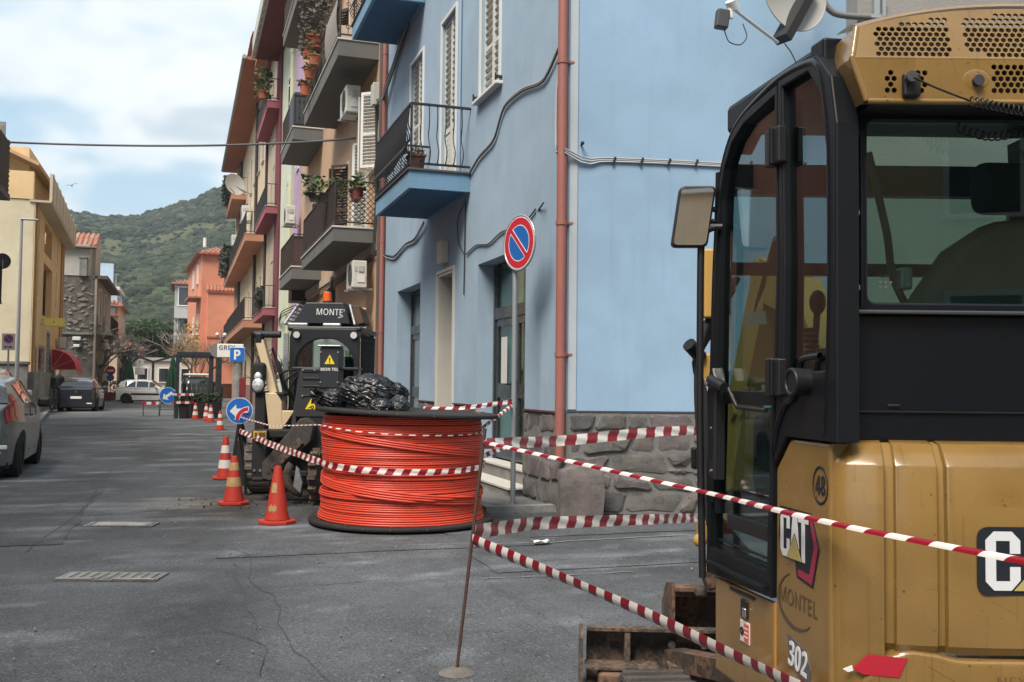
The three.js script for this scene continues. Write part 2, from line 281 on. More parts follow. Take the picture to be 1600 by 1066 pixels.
{ const tar = mat([0.065, 0.068, 0.072], { roughness: 0.9, map: T.grain }), pale = mat([0.30, 0.31, 0.32], { roughness: 0.95, map: T.old });
  crack([[0.32, -9.0], [0.55, -8.4], [0.5, -7.4], [0.62, -6.6], [0.58, -5.6], [0.75, -4.6]], 0.016, 1, tar); crack([[0.55, -8.3], [1.0, -8.22], [1.6, -8.28]], 0.012, 2, tar); crack([[0.52, -7.1], [1.0, -7.05], [1.7, -7.15], [2.2, -7.1]], 0.012, 3, tar);
  crack([[-1.05, -17.5], [-1.0, -14], [-1.02, -11.2], [-1.2, -9.0]], 0.014, 4, tar); crack([[-1.1, -10.9], [-0.9, -10.6], [-0.3, -10.75]], 0.010, 5, tar); crack([[-2.5, -22], [-1, -21.8], [0.5, -22.1], [1.4, -21.9]], 0.03, 6, tar); crack([[-3.2, -30], [-1, -30.4], [1.2, -30.1]], 0.05, 7, tar);
  crack([[2.5, -7.6], [3.4, -7.55], [4.4, -7.5]], 0.012, 8, tar); crack([[1.6, -8.6], [3.0, -8.45], [4.6, -8.5]], 0.05, 9, pale); crack([[2.1, -7.0], [3.3, -6.95]], 0.03, 10, pale); crack([[0.2, -6.0], [0.45, -5.5], [0.4, -5.0]], 0.010, 11, tar);
  }
// pavements with kerbs
const paveM = mat([0.20, 0.205, 0.21], { roughness: 0.93, map: T.old, bumpMap: T.plasterBump, bumpScale: 0.006 });
const kerbM = mat([0.30, 0.30, 0.29], { roughness: 0.9, map: T.stone, bumpMap: T.stoneBump, bumpScale: 0.005 });
function pavement(name, pts, h, kerb) {
  const o = mb().ext(pts.map(([x, z]) => [x, -z]), h, new THREE.Matrix4().makeRotationX(-Math.PI / 2).setPosition(0, -0.02, 0)).build(name, paveM); o.userData.kind = 'structure';
  for (const [a, b] of kerb) { const n = Math.max(1, Math.round(a.distanceTo(b) / 1.0)); for (let i = 0; i < n; i++) { const p = a.clone().lerp(b, i / n), q = a.clone().lerp(b, (i + 0.988) / n); mb().beam(p.setY(h / 2 - 0.01), q.setY(h / 2 - 0.01), 0.14, h + 0.02).build('kerbstone', kerbM, o); } }
  return o;
}
pavement('pavement', [[3.32, -10.55], [4.1, -10.55], [4.1, -60], [3.32, -60]], 0.075, [[V3(3.25, 0, -10.55), V3(3.25, 0, -42)], [V3(3.19, 0, -10.49), V3(4.02, 0, -10.49)]]);
pavement('pavement', [[-7.3, -66], [-8.5, -66], [-8.5, -8], [-3.6, -8], [-3.6, -22.6], [-4.2, -33], [-5.75, -49.5], [-5.95, -66]], 0.13, [[V3(-3.53, 0, -8), V3(-3.53, 0, -22.6)], [V3(-3.53, 0, -22.6), V3(-4.13, 0, -33)], [V3(-4.13, 0, -33), V3(-5.68, 0, -49.5)], [V3(-5.68, 0, -49.5), V3(-5.88, 0, -66)]]);

// ---------- the wooded hill behind the town ----------
function hillH(x, z) {
  const r = Math.hypot(x, z), az = Math.atan2(x, -z) / R;
  let e = 9.15 + 0.05 * az + sst(-2.5, 7, az) * 3.0 + sst(-6, -22, az) * -1.2 + sst(8, 40, az) * 1.5;
  e += (fbm3(az * 0.16 + 5, 1, 3, 3) - 0.5) * 1.0;
  const top = 520 * Math.tan(e * R) + 1.42;
  const t = clamp((r - 150) / 370, 0, 1.25), s = t < 1 ? Math.pow(t, 1.25) : 1 - (t - 1) * 1.3;
  return -1 + top * s + (fbm3(x * 0.02, 4, z * 0.02, 4) - 0.5) * 14 * Math.min(1, t * 3) * (1 - sst(0.8, 1, t) * 0.75);
}
{
  const az0 = -60, az1 = 60, g = sheet(90, 140, (u, v) => { const a = lerp(az0, az1, u) * R, r = lerp(145, 610, v), x = Math.sin(a) * r, z = -Math.cos(a) * r; return V3(x, hillH(x, z), z); }, (u, v) => [u * 300, v * 100]);
  toned(g, (x, z) => { const k = fbm3(x * 0.03, 2, z * 0.03, 4), b = sst(0.45, 0.65, k); return [lerp(0.55, 1.5, b), lerp(0.7, 1.35, b), lerp(0.55, 1.1, b)]; });
  struct('hill', g, mat([0.066, 0.078, 0.038], { roughness: 1, map: T.old, vertexColors: true }));
  // scrub and trees on it, thousands, reading as one mass
  const make = (seed, squash) => { let gg = mergeVertices(new THREE.IcosahedronGeometry(1, 9).deleteAttribute('normal').deleteAttribute('uv')); const p = gg.attributes.position, v = V3();
    for (let i = 0; i < p.count; i++) { v.fromBufferAttribute(p, i); const n = fbm3(v.x * 1.6 + seed, v.y * 1.6, v.z * 1.6, 2), f = fbm3(v.x * 5 + seed, v.y * 5, v.z * 5, 2); v.multiplyScalar(0.5 + n * 0.62 + f * 0.42); p.setXYZ(i, v.x, v.y * squash, v.z); }
    gg.computeVertexNormals(); return gg; };
  const kinds = [make(1, 0.75), make(20, 0.9), make(40, 0.62)], lists = [[], [], []], rg = rngOf(77);
  let tries = 0, count = 0;
  while (count < 13000 && tries++ < 90000) {
    const wide = rg() < 0.15, az = (wide ? lerp(-45, 40, rg()) : lerp(-11, 8, rg())) * R, r = Math.sqrt(lerp(150 ** 2, 535 ** 2, rg())), x = Math.sin(az) * r, z = -Math.cos(az) * r;
    const k = fbm3(x * 0.03, 2, z * 0.03, 4); if (k > 0.60 && rg() < 0.8) continue;
    const s = lerp(1.2, 3.1, rg() * rg()) * lerp(0.8, 1.15, sst(420, 200, r)) * (k > 0.55 ? 0.5 : 1); lists[Math.floor(rg() * 3)].push([x, hillH(x, z) + s * 0.35, z, s * 1.25, rg() * 6.28, rg(), k]); count++;
  }
  const bm = mat([1, 1, 1], { roughness: 1 }), m = new THREE.Matrix4(), q = new THREE.Quaternion();
  lists.forEach((L, i) => { const im = new THREE.InstancedMesh(kinds[i], bm, L.length);
    L.forEach(([x, y, z, s, a, c, k], j) => { im.setMatrixAt(j, m.compose(V3(x, y, z), q.setFromAxisAngle(V3(0, 1, 0), a), V3(s, s, s))); const t = 0.30 + c * c * 0.75; im.setColorAt(j, lin(lerp(0.036, 0.056, c) * t, lerp(0.058, 0.070, c) * t, lerp(0.032, 0.033, c) * t)); });
    im.name = numbered('hillside_scrub'); im.castShadow = im.receiveShadow = true; tag(im, ['dark evergreen scrub covering the hill behind the town', 'rounded trees mixed through the scrub on the hill', 'low broad bushes filling the slopes of the hill'][i], 'scrub', null, 'stuff'); scene.add(im); });
}
// ---------- the pale blue corner house ----------
const FAC = M4(0, 0, 0, 0, Math.PI / 2, 0);         // along the street (x), up (y), into the house (z)
const SIDE_TURN = -13.8 * R, SID = M4(0, 0, 0, 0, SIDE_TURN, 0);   // the side street face: x along it, z out of the wall
const blueStreet = plasterM([0.325, 0.445, 0.565], { bumpScale: 0.0025 }), blueSide = plasterM([0.30, 0.455, 0.63], { bumpScale: 0.0018 });
const pinkPipe = paintM([0.33, 0.125, 0.105], { roughness: 0.55 });
const aluDark = metalM([0.055, 0.058, 0.062], { roughness: 0.5 });
const shutterWhite = paintM([0.62, 0.63, 0.60]);
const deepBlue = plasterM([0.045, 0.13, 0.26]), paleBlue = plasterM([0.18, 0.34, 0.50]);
function wallGeo(L, H, holes, thick, y0 = 0, x0 = 0) { return mb().ext([[x0, y0], [L, y0], [L, H], [x0, H]], thick, null, 0, holes.map((h) => rect(h[0], h[1], h[2], h[3]).reverse())); }
function louvre(parent, F, s0, s1, y0, y1, w, { solid = 0, mats = shutterWhite, pitch = 0.105, mid = true } = {}) {
  // a pair of slatted leaves in an opening
  const half = (s1 - s0) / 2;
  const bar = 0.055, yb = solid ? lerp(y0, y1, solid) : y0, rails = [y0 + bar / 2, y1 - bar / 2]; if (mid) rails.push(solid ? yb : y0 + (y1 - y0) * 0.37);
  const slatG = mb(F).box(0, 0, 0, half - 2 * bar, 0.012, 0.07, 0.42).geo();
  for (let k = 0; k < 2; k++) {
    const a = s0 + k * half + 0.004, b = a + half - 0.008, f = mb(F);
    f.box(a + bar / 2, (y0 + y1) / 2, w, bar, y1 - y0, 0.05).box(b - bar / 2, (y0 + y1) / 2, w, bar, y1 - y0, 0.05);
    for (const y of rails) f.box((a + b) / 2, y, w, b - a - 2 * bar, bar * (y === yb && solid ? 1.6 : 1), 0.044);
    const leaf = f.build('shutter_leaf', mats, parent);
    for (let y = yb + bar + pitch / 2; y < y1 - bar; y += pitch) { if (rails.some((q) => Math.abs(q - y) < 0.05)) continue; const o = new THREE.Mesh(slatG, mats); o.name = 'slat'; o.castShadow = o.receiveShadow = true; const p = V3((a + b) / 2, y, w).applyMatrix4(F); o.position.copy(p); leaf.add(o); }
    if (solid) { for (let i = 0; i < 9; i++) { const h = (yb - y0 - bar * 2) / 9; mb(F).box((a + b) / 2, y0 + bar + h * (i + 0.5), w + 0.004, b - a - 2 * bar, h - 0.008, 0.028).build('panel_board', mats, leaf); } }
  }
}
function stoneGeo(poly, depth, rg) {   // one rough stone: outline, bevelled rim, bulging face
  let cx = 0, cy = 0; poly.forEach((p) => { cx += p[0]; cy += p[1]; }); cx /= poly.length; cy /= poly.length;
  const n = poly.length, inset = (k, z) => poly.map(([x, y]) => { const d = Math.hypot(x - cx, y - cy), f = Math.max(0, 1 - k / d); return V3(cx + (x - cx) * f, cy + (y - cy) * f, -z * (0.85 + 0.3 * rg())); });
  const r0 = inset(0, 0), r1 = inset(0.006, depth * 0.7), r2 = inset(0.03, depth), c = V3(cx + (rg() - 0.5) * 0.05, cy + (rg() - 0.5) * 0.03, -depth * (0.95 + rg() * 0.5)), p = [];
  const tri = (a, b, d) => { for (const v of [a, b, d]) p.push(v.x, v.y, v.z); };
  for (let i = 0; i < n; i++) { const j = (i + 1) % n; for (const [u, w] of [[r0, r1], [r1, r2]]) { tri(u[i], w[i], w[j]); tri(u[i], w[j], u[j]); } tri(r2[i], c, r2[j]); }
  const g = new THREE.BufferGeometry(); g.setAttribute('position', new THREE.Float32BufferAttribute(p, 3)); g.computeVertexNormals();
  return toCreasedNormals(g, 0.42);
}
const stoneMats = [[0.235, 0.205, 0.20], [0.20, 0.19, 0.19], [0.25, 0.225, 0.21], [0.175, 0.17, 0.175], [0.235, 0.21, 0.215], [0.215, 0.21, 0.20]].map((c) => mat(c, { roughness: 0.95, map: T.stone, bumpMap: T.stoneBump, bumpScale: 0.03 }));
function rubble(parent, F, s0, s1, y0, y1, rows, per, seed, depth = 0.045, flip = 1, mats = stoneMats) {
  const rg = rngOf(seed), ln = (r, s) => r <= 0 ? y0 : r >= rows ? y1 : lerp(y0, y1, r / rows) + (fbm3(s * 1.3 + seed, r * 7.7, 2, 3) - 0.5) * 0.26 * (y1 - y0) / rows * 2.2;   // wavering bed joints
  const emit = (pol) => {
    const geo = boxUV(stoneGeo(pol, depth * lerp(0.35, 1.2, rg()), rg));
    if (flip < 0) { geo.scale(1, 1, -1); for (const key of ['position', 'normal', 'uv']) { const A = geo.attributes[key], n = A.itemSize; for (let i = 0; i < A.count; i += 3) for (let d = 0; d < n; d++) { const t = A.array[i * n + d]; A.array[i * n + d] = A.array[(i + 1) * n + d]; A.array[(i + 1) * n + d] = t; } } }
    put('stone', geo.applyMatrix4(F), mats[Math.floor(rg() * mats.length)], parent);
  };
  for (let r = 0; r < rows; r++) {
    let s = s0; let tl = 0;
    while (s < s1 - 0.02) {
      let w = lerp(0.45, 1.7, rg() ** 1.3) / per; if (s + w > s1 - 0.35 / per) w = s1 - s; const tr = s + w >= s1 - 0.01 ? 0 : (rg() - 0.5) * 0.10;
      const g = 0.010 + rg() * 0.006, lo = (x) => ln(r, x) + g, hi = (x) => ln(r + 1, x) - g, X0b = s - tl + g, X0t = s + tl + g, X1b = s + w - tr - g, X1t = s + w + tr - g;
      const quad = (fl, fh) => { const c = Math.min(0.03, w * 0.12), j = () => rg() * 0.018, L = (f, x) => f(clamp(x, s0, s1)); const xb0 = lerp(X0b, X0t, 0.1), xt0 = lerp(X0b, X0t, 0.9), xb1 = lerp(X1b, X1t, 0.1), xt1 = lerp(X1b, X1t, 0.9); const m = (X0b + X1b) / 2;
        return [[xb0 + c + j(), L(fl, xb0 + c)], [m, L(fl, m) + j() * 0.6], [xb1 - c - j(), L(fl, xb1)], [xb1 - j() * 0.4, L(fl, xb1) + c], [(xb1 + xt1) / 2 - j(), (L(fl, xb1) + L(fh, xt1)) / 2], [xt1 - j() * 0.4, L(fh, xt1) - c], [xt1 - c - j(), L(fh, xt1)], [m + j(), L(fh, m) - j() * 0.6], [xt0 + c + j(), L(fh, xt0)], [xt0 + j() * 0.4, L(fh, xt0) - c], [(xb0 + xt0) / 2 + j(), (L(fl, xb0) + L(fh, xt0)) / 2], [xb0 + j() * 0.4, L(fl, xb0) + c]]; };
      if (rg() < 0.2 && w < 0.9 / per) { const k = lerp(0.35, 0.65, rg()), mid = (x) => lerp(ln(r, x), ln(r + 1, x), k); emit(quad(lo, (x) => mid(x) - g)); emit(quad((x) => mid(x) + g, hi)); } else emit(quad(lo, hi));
      s += w; tl = tr;
    }
  }
}
{
  const H = thing('blue_house', 'pale blue corner house with louvred shutters and rough stone base', 'house', [4.0, 0, -10.15]);
  const D = [[1.38, 0, 3.48, 3.13], [4.79, 0, 5.8, 3.22], [7.1, 0, 9.1, 3.22]];
  const Wn = [[2.53, 5.5, 3.43, 7.45], [4.82, 4.62, 5.72, 7.4], [7.1, 5.5, 8.1, 7.42], [2.53, 9.3, 3.43, 11.2], [7.7, 8.65, 8.65, 11.2]];
  mb(FAC).add(wallGeo(10.4, 13.4, [...D, ...Wn], 0.36).geo()).build('wall', blueStreet, H);
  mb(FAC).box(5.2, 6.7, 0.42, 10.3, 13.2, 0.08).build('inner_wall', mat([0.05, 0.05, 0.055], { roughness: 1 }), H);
  mb(SID).ext(rect(0.02, 1.13, 3.32, 13.4), 0.3, M4(0, 0, -0.30)).build('wall', blueSide, H);
  mb(SID).box(1.65, 0.57, -0.132, 3.3, 1.12, 0.3).build('mortar_bed', mat([0.235, 0.245, 0.235], { roughness: 1, map: T.grain, bumpMap: T.stoneBump, bumpScale: 0.02 }), H);
  mb(FAC).box(5.2, 13.5, 0.2, 10.9, 0.2, 1.4).build('cornice', blueStreet, H);
  // stone base on both faces
  rubble(H, SID, 0.03, 3.3, 0.02, 1.12, 5, 2.5, 303, 0.05, -1);
  for (const [a, b, sd] of [[0.05, 1.36, 5], [3.5, 4.68, 6], [5.9, 7.08, 7], [9.12, 10.38, 8]]) { rubble(H, FAC, a, b, 0.06, 1.10, 4, 2.4, 400 + sd, 0.035); mb(FAC).box((a + b) / 2, 0.58, -0.004, b - a, 1.04, 0.016).build('mortar_bed', mat([0.235, 0.245, 0.235], { roughness: 1, map: T.grain, bumpMap: T.stoneBump, bumpScale: 0.02 }), H); mb(FAC).box((a + b) / 2, 1.112, -0.012, b - a, 0.02, 0.05).build('plinth_edge', mat([0.09, 0.04, 0.045], { roughness: 0.8 }), H); }
  mb(SID).box(1.66, 1.128, 0.0, 3.3, 0.018, 0.05).build('plinth_edge', mat([0.05, 0.06, 0.075], { roughness: 0.8 }), H);
  // worn guard stone at the corner
  { const g = mergeVertices(new THREE.BoxGeometry(0.46, 0.62, 0.30, 6, 8, 4).deleteAttribute('normal').deleteAttribute('uv')), p = g.attributes.position;
    for (let i = 0; i < p.count; i++) { const v = V3().fromBufferAttribute(p, i), r = Math.max(0, v.y - 0.14) / 0.17; v.x *= 1 - 0.14 * r * r; v.z *= 1 - 0.4 * r * r; v.y -= 0.10 * r * r * (Math.abs(v.x) / 0.23) ** 3 + 0.06 * r * r * (0.5 - v.x / 0.46); const n = fbm3(v.x * 5 + 3, v.y * 5, v.z * 5, 3) - 0.5; v.multiplyScalar(1 + n * 0.22); p.setXYZ(i, v.x, v.y, v.z); }
    put('guard_stone', boxUV(plain(toCreasedNormals(g, 0.7))).applyMatrix4(M4(0.10, 0.30, 0.20, 0, SIDE_TURN, 0)), stoneMats[0], H); }
  // pale painted edge beside the corner pipe
  mb(SID).box(0.065, 7.1, 0.004, 0.09, 11.9, 0.02).build('corner_strip', plasterM([0.46, 0.52, 0.57], { bumpScale: 0.001 }), H);
  // ---- doors
  const door = (s0, s1, y0, y1, w, leaves_, transom, opt = {}) => {
    const f = mb(FAC), t = 0.06;
    f.box(s0 + t / 2, (y0 + y1) / 2, w, t, y1 - y0, 0.07).box(s1 - t / 2, (y0 + y1) / 2, w, t, y1 - y0, 0.07).box((s0 + s1) / 2, y1 - t / 2, w, s1 - s0 - 2 * t, t, 0.066).box((s0 + s1) / 2, transom, w, s1 - s0 - 2 * t, 0.16, 0.066);
    const fr = f.build('door', aluDark, H), W = (s1 - s0 - 2 * t) / leaves_;
    for (let k = 0; k < leaves_; k++) {
      const a = s0 + t + k * W + 0.004, b = a + W - 0.008, yt = transom - 0.08, q = mb(FAC), e = 0.085;
      q.box(a + e / 2, (y0 + yt) / 2, w + 0.01, e, yt - y0 - 0.01, 0.05).box(b - e / 2, (y0 + yt) / 2, w + 0.01, e, yt - y0 - 0.01, 0.05);
      for (const [yy, hh] of [[y0 + 0.09, 0.16], [y0 + 0.95, 0.2], [yt - 0.055, 0.1]]) q.box((a + b) / 2, yy, w + 0.01, b - a - 2 * e, hh, 0.048);
      q.build('door_leaf', aluDark, fr);
      mb(FAC).box((a + b) / 2, (y0 + yt) / 2, w + 0.012, b - a - 2 * e + 0.01, yt - y0 - 0.1, 0.008).build('pane', opt.pane ?? M.greenGlass, fr);
      mb(FAC).box((a + b) / 2, (transom + 0.08 + y1 - t) / 2, w + 0.012, b - a, y1 - t - transom - 0.09, 0.008).build('pane', opt.pane ?? M.greenGlass, fr);
    }
    return fr;
  };
  const d1 = door(1.5, 3.46, 0.38, 3.1, 0.27, 2, 2.42);
  mb(FAC).box(2.55, 1.38, 0.22, 0.05, 0.16, 0.02).bar(V3(2.56, 1.42, 0.21), V3(2.56, 1.42, 0.16), 0.011).bar(V3(2.56, 1.42, 0.16), V3(2.7, 1.42, 0.16), 0.011).build('handle', M.black, d1);
  mb(FAC).box(3.05, 1.75, 0.272, 0.26, 0.66, 0.003).build('paper_notice', mat([0.55, 0.57, 0.55]), d1);
  mb(FAC).box(1.98, 2.2, 0.345, 0.9, 3.0, 0.01).build('curtain', mat([0.62, 0.50, 0.32], { roughness: 1 }), d1);
  mb(FAC).box(2.95, 1.7, 0.35, 0.95, 2.7, 0.01).build('curtain', mat([0.30, 0.36, 0.36], { roughness: 1 }), d1);
  door(7.12, 9.06, 0.3, 3.2, 0.30, 2, 2.45, { pane: mat([0.11, 0.15, 0.17], { phys: true, roughness: 0.25, clearcoat: 0.6 }) });
  // marble-lined entrance
  mb(FAC).box(5.775, 1.6, 0.16, 0.05, 3.2, 0.34).box(4.815, 1.6, 0.16, 0.05, 3.2, 0.34).box(5.295, 3.19, 0.16, 0.91, 0.04, 0.34).build('door_lining', M.marble, H);
  mb(FAC).box(5.82, 1.61, -0.012, 0.07, 3.22, 0.03).box(4.77, 1.61, -0.012, 0.07, 3.22, 0.03).box(5.295, 3.24, -0.012, 1.12, 0.05, 0.03).build('door_surround', M.marble, H);
  mb(FAC).box(5.295, 1.6, 0.33, 0.9, 3.16, 0.04).build('door', paintM([0.10, 0.075, 0.05]), H);
  // steps
  mb(FAC).box(2.45, 0.06, -0.02, 2.2, 0.16, 0.40).build('step', M.concrete, H);
  mb(FAC).rbox(2.45, 0.155, -0.03, 2.3, 0.035, 0.42, 0.008).build('step_slab', M.marble, H);
  mb(FAC).box(2.43, 0.25, 0.20, 2.08, 0.16, 0.3).build('step', M.concrete, H);
  mb(FAC).rbox(2.43, 0.345, 0.19, 2.09, 0.035, 0.33, 0.008).build('step_slab', M.marble, H);
  mb(FAC).box(8.1, 0.2, 0.16, 1.99, 0.22, 0.38).build('step_slab', M.marble, H);
  // ---- shuttered windows
  for (const [i, o] of [[0, {}], [1, { solid: 0.34 }], [2, {}], [3, {}], [4, {}]]) {
    const [s0, y0, s1, y1] = Wn[i];
    const f = mb(FAC), t = 0.055;
    f.box(s0 - t / 2, (y0 + y1) / 2, -0.012, t, y1 - y0, 0.03).box(s1 + t / 2, (y0 + y1) / 2, -0.012, t, y1 - y0, 0.03).box((s0 + s1) / 2, y1 + t / 2, -0.012, s1 - s0 + 2 * t, t, 0.03);
    if (y0 > 5 && y0 !== 8.65) f.rbox((s0 + s1) / 2, y0 - 0.02, -0.04, s1 - s0 + 0.26, 0.045, 0.12, 0.008);
    const win = f.build('window', M.white, H);
    louvre(win, FAC, s0, s1, y0, y1, 0.07, o);
    mb(FAC).box((s0 + s1) / 2, (y0 + y1) / 2, 0.2, s1 - s0, y1 - y0, 0.02).build('pane', M.darkGlass, win);
    for (const s of [s0 - 0.09, s1 + 0.09]) mb(FAC).box(s, y0 + 0.06, -0.05, 0.05, 0.03, 0.09).box(s, y0 + 0.06, -0.09, 0.025, 0.1, 0.02).build('shutter_hook', M.iron, win);
  }
  // ---- balconies
  function blueBalcony(s0, s1, y, screen) {
    const top = y + 0.30, w0 = -0.93;
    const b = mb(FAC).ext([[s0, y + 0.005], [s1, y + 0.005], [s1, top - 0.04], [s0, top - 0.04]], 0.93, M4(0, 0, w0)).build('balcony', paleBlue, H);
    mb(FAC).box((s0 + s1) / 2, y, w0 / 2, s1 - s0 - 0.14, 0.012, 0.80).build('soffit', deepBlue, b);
    mb(FAC).rbox((s0 + s1) / 2, top - 0.02, w0 / 2 - 0.01, s1 - s0 + 0.06, 0.04, 0.97, 0.012).build('floor_slab', mat([0.07, 0.06, 0.062], { roughness: 0.7 }), b);
    const r = mb(FAC), yt = top + 0.96, yb = top + 0.08, wr = w0 + 0.03;
    r.beam(V3(s0 + 0.03, yt, wr), V3(s1 - 0.03, yt, wr), 0.045, 0.03).beam(V3(s0 + 0.03, yt, wr), V3(s0 + 0.03, yt, 0.05), 0.045, 0.03).beam(V3(s1 - 0.03, yt, wr), V3(s1 - 0.03, yt, 0.05), 0.045, 0.03);
    r.beam(V3(s0 + 0.03, yb, wr), V3(s1 - 0.03, yb, wr), 0.03, 0.03).beam(V3(s0 + 0.03, yb, wr), V3(s0 + 0.03, yb, 0), 0.03, 0.03).beam(V3(s1 - 0.03, yb, wr), V3(s1 - 0.03, yb, 0), 0.03, 0.03);
    r.bar(V3(s0 + 0.03, top, wr), V3(s0 + 0.03, yt, wr), 0.018).bar(V3(s1 - 0.03, top, wr), V3(s1 - 0.03, yt, wr), 0.018);
    r.build('railing', M.iron, b);
    const bellied = (axis) => new THREE.TubeGeometry(new THREE.CatmullRomCurve3([[0, 0.88], [-0.02, 0.6], [0.03, 0.42], [-0.11, 0.17], [-0.06, 0.05], [0, 0]].map(([o, h]) => axis ? V3(0, h, o) : V3(o, h, 0))), 14, 0.0085, 5).applyMatrix4(FAC);
    const gf = bellied(1), gs = bellied(0);
    const add = (g, s, w) => { const o = new THREE.Mesh(g, M.iron); o.name = 'baluster'; o.castShadow = o.receiveShadow = true; o.position.copy(V3(s, yb, w).applyMatrix4(FAC)); b.add(o); };
    for (let s = s0 + 0.15; s < s1 - 0.05; s += 0.125) add(gf, s, wr);
    for (let w = wr + 0.14; w < -0.03; w += 0.125) { add(gs, s0 + 0.03, w); add(gs, s1 - 0.03, w); }
    if (screen) mb(FAC).add(sheet(10, 12, (u, v) => V3(lerp(s0 + 0.05, s1, u), lerp(yb + 0.14, yt - 0.05, v) + 0.05 * Math.sin(u * 9) * (1 - v), wr - 0.035 - 0.06 * (1 - v) * Math.sin(v * 3.1)))).build('shade_net', mat([0.009, 0.010, 0.012], { phys: true, roughness: 0.9, specularIntensity: 0.3, transmission: 0.15, thickness: 0, side: THREE.DoubleSide }), b);
    return b;
  }
  blueBalcony(3.93, 6.55, 4.26, true);
  blueBalcony(7.05, 9.45, 8.27, false);
  // ---- pipes, cables, boxes
  const pipe = (F, s, w, y0, y1, r, m, collars) => { const g = mb(F).cyl(s, (y0 + y1) / 2, w, r, r, y1 - y0, 14); for (const y of collars) g.cyl(s, y, w, r * 1.16, r * 1.16, 0.05, 14).box(s, y, w + 0.07, 0.02, 0.025, 0.14); return g.build('downpipe', m, H); };
  pipe(FAC, -0.02, -0.075, 0.62, 13.3, 0.056, pinkPipe, [1.75, 3.2, 5.0, 5.9, 7.2, 9]);
  pipe(FAC, 10.42, -0.07, 0.1, 13.3, 0.05, pinkPipe, [2.5, 4.4, 6.4, 8.4]);
  mb(FAC).cyl(4.49, 7.3, -0.03, 0.022, 0.022, 5.3, 8).build('pipe', blueStreet, H);
  mb(FAC).rbox(5.32, 3.53, -0.06, 0.3, 0.36, 0.12, 0.015).build('meter_box', mat([0.5, 0.47, 0.38], { roughness: 0.6 }), H);
  const cable = (pts, r, m = M.iron, F = FAC, n = 30) => mb(F).tube(pts.map((p) => V3(...p)), r, n, 5).build('cable', m, H);
  const cg = mat([0.36, 0.38, 0.40], { roughness: 0.7 });
  cable([[3.98, 4.5, -0.03], [3.4, 4.66, -0.03], [2.7, 4.75, -0.03], [2.25, 5.08, -0.03], [1.5, 5.1, -0.03], [0.75, 5.0, -0.03], [0.35, 5.16, -0.03], [0.1, 5.3, -0.04]], 0.016, mat([0.12, 0.11, 0.10]));
  cable([[3.98, 4.53, -0.03], [3.4, 4.69, -0.03], [2.7, 4.78, -0.03], [2.25, 5.11, -0.03], [1.5, 5.13, -0.03], [0.75, 5.03, -0.03], [0.2, 5.25, -0.04]], 0.011, cg);
  for (let k = 0; k < 3; k++) cable([[0.16 + k * 0.02, 13, -0.03], [0.15 + k * 0.025, 8, -0.03], [0.17 + k * 0.02, 5.3, -0.03], [0.2 + k * 0.03, 4.7, -0.05], [0.12 + k * 0.03, 4.05 + 0.03 * k, -0.08], [-0.04, 3.97, -0.15]], 0.008 + 0.002 * (k % 2), k ? cg : M.iron);
  for (let k = 0; k < 3; k++) cable([[-0.05, 3.97 + 0.02 * k, 0.1], [0.06, 3.92 + 0.03 * k, 0.05], [0.22, 3.86 + 0.03 * k, 0.03], [0.42, 3.90 + 0.02 * k, 0.02], [1.2, 3.895 + 0.018 * k, 0.02], [2.2, 3.87 + 0.018 * k, 0.02], [3.3, 3.84 + 0.018 * k, 0.02]], 0.010, k ? cg : mat([0.5, 0.53, 0.55]), SID);
  for (let i = 0; i < 9; i++) mb(SID).bar(V3(0.5 + i * 0.31, 3.87, 0.025), V3(0.53 + i * 0.31, 3.95, 0.03), 0.014).build('cable_tie', M.iron, H);
  for (let k = 0; k < 5; k++) cable([[6.6, 8.62 - k * 0.01, -0.1], [7.4, 8.45 + k * 0.03, -0.05 - 0.02 * k], [8.6, 8.15 + k * 0.04, -0.05], [9.6, 7.75 + k * 0.05, -0.06], [10.2, 7.45 + k * 0.05, -0.1], [10.5, 7.4, -0.12]], 0.014, k % 2 ? cg : M.iron);
  for (let k = 0; k < 3; k++) cable([[6.7, 4.2 + k * 0.02, -0.05], [7.5, 4.0 + k * 0.03, -0.03], [8.3, 4.02 + k * 0.02, -0.03], [9.3, 3.9 + 0.03 * k, -0.03], [10.1, 4.02 + k * 0.02, -0.03], [10.5, 4.15, -0.08]], 0.012, k ? M.iron : cg);
  cable([[4.12, 4.2, -0.02], [4.14, 3.2, -0.02], [4.15, 2.75, -0.02]], 0.01); cable([[4.05, 3.35, -0.02], [3.5, 3.42, -0.02], [2.9, 3.36, -0.02], [2.3, 3.44, -0.02], [1.5, 3.4, -0.02], [1.0, 3.52, -0.02]], 0.014, mat([0.2, 0.21, 0.22]));
  cable([[4.2, 4.15, -0.02], [4.55, 3.95, -0.02], [4.5, 3.6, -0.02], [4.15, 3.36, -0.02]], 0.007);
  mb(FAC).bar(V3(0.95, 3.5, 0), V3(0.6, 3.53, -0.06), 0.01).build('wall_hook', M.iron, H);
  mb(SID).bar(V3(0.15, 4.08, 0), V3(0.15, 4.08, 0.09), 0.012).sph(0.15, 4.08, 0.09, 0.022).build('wall_hook', M.iron, H);
}
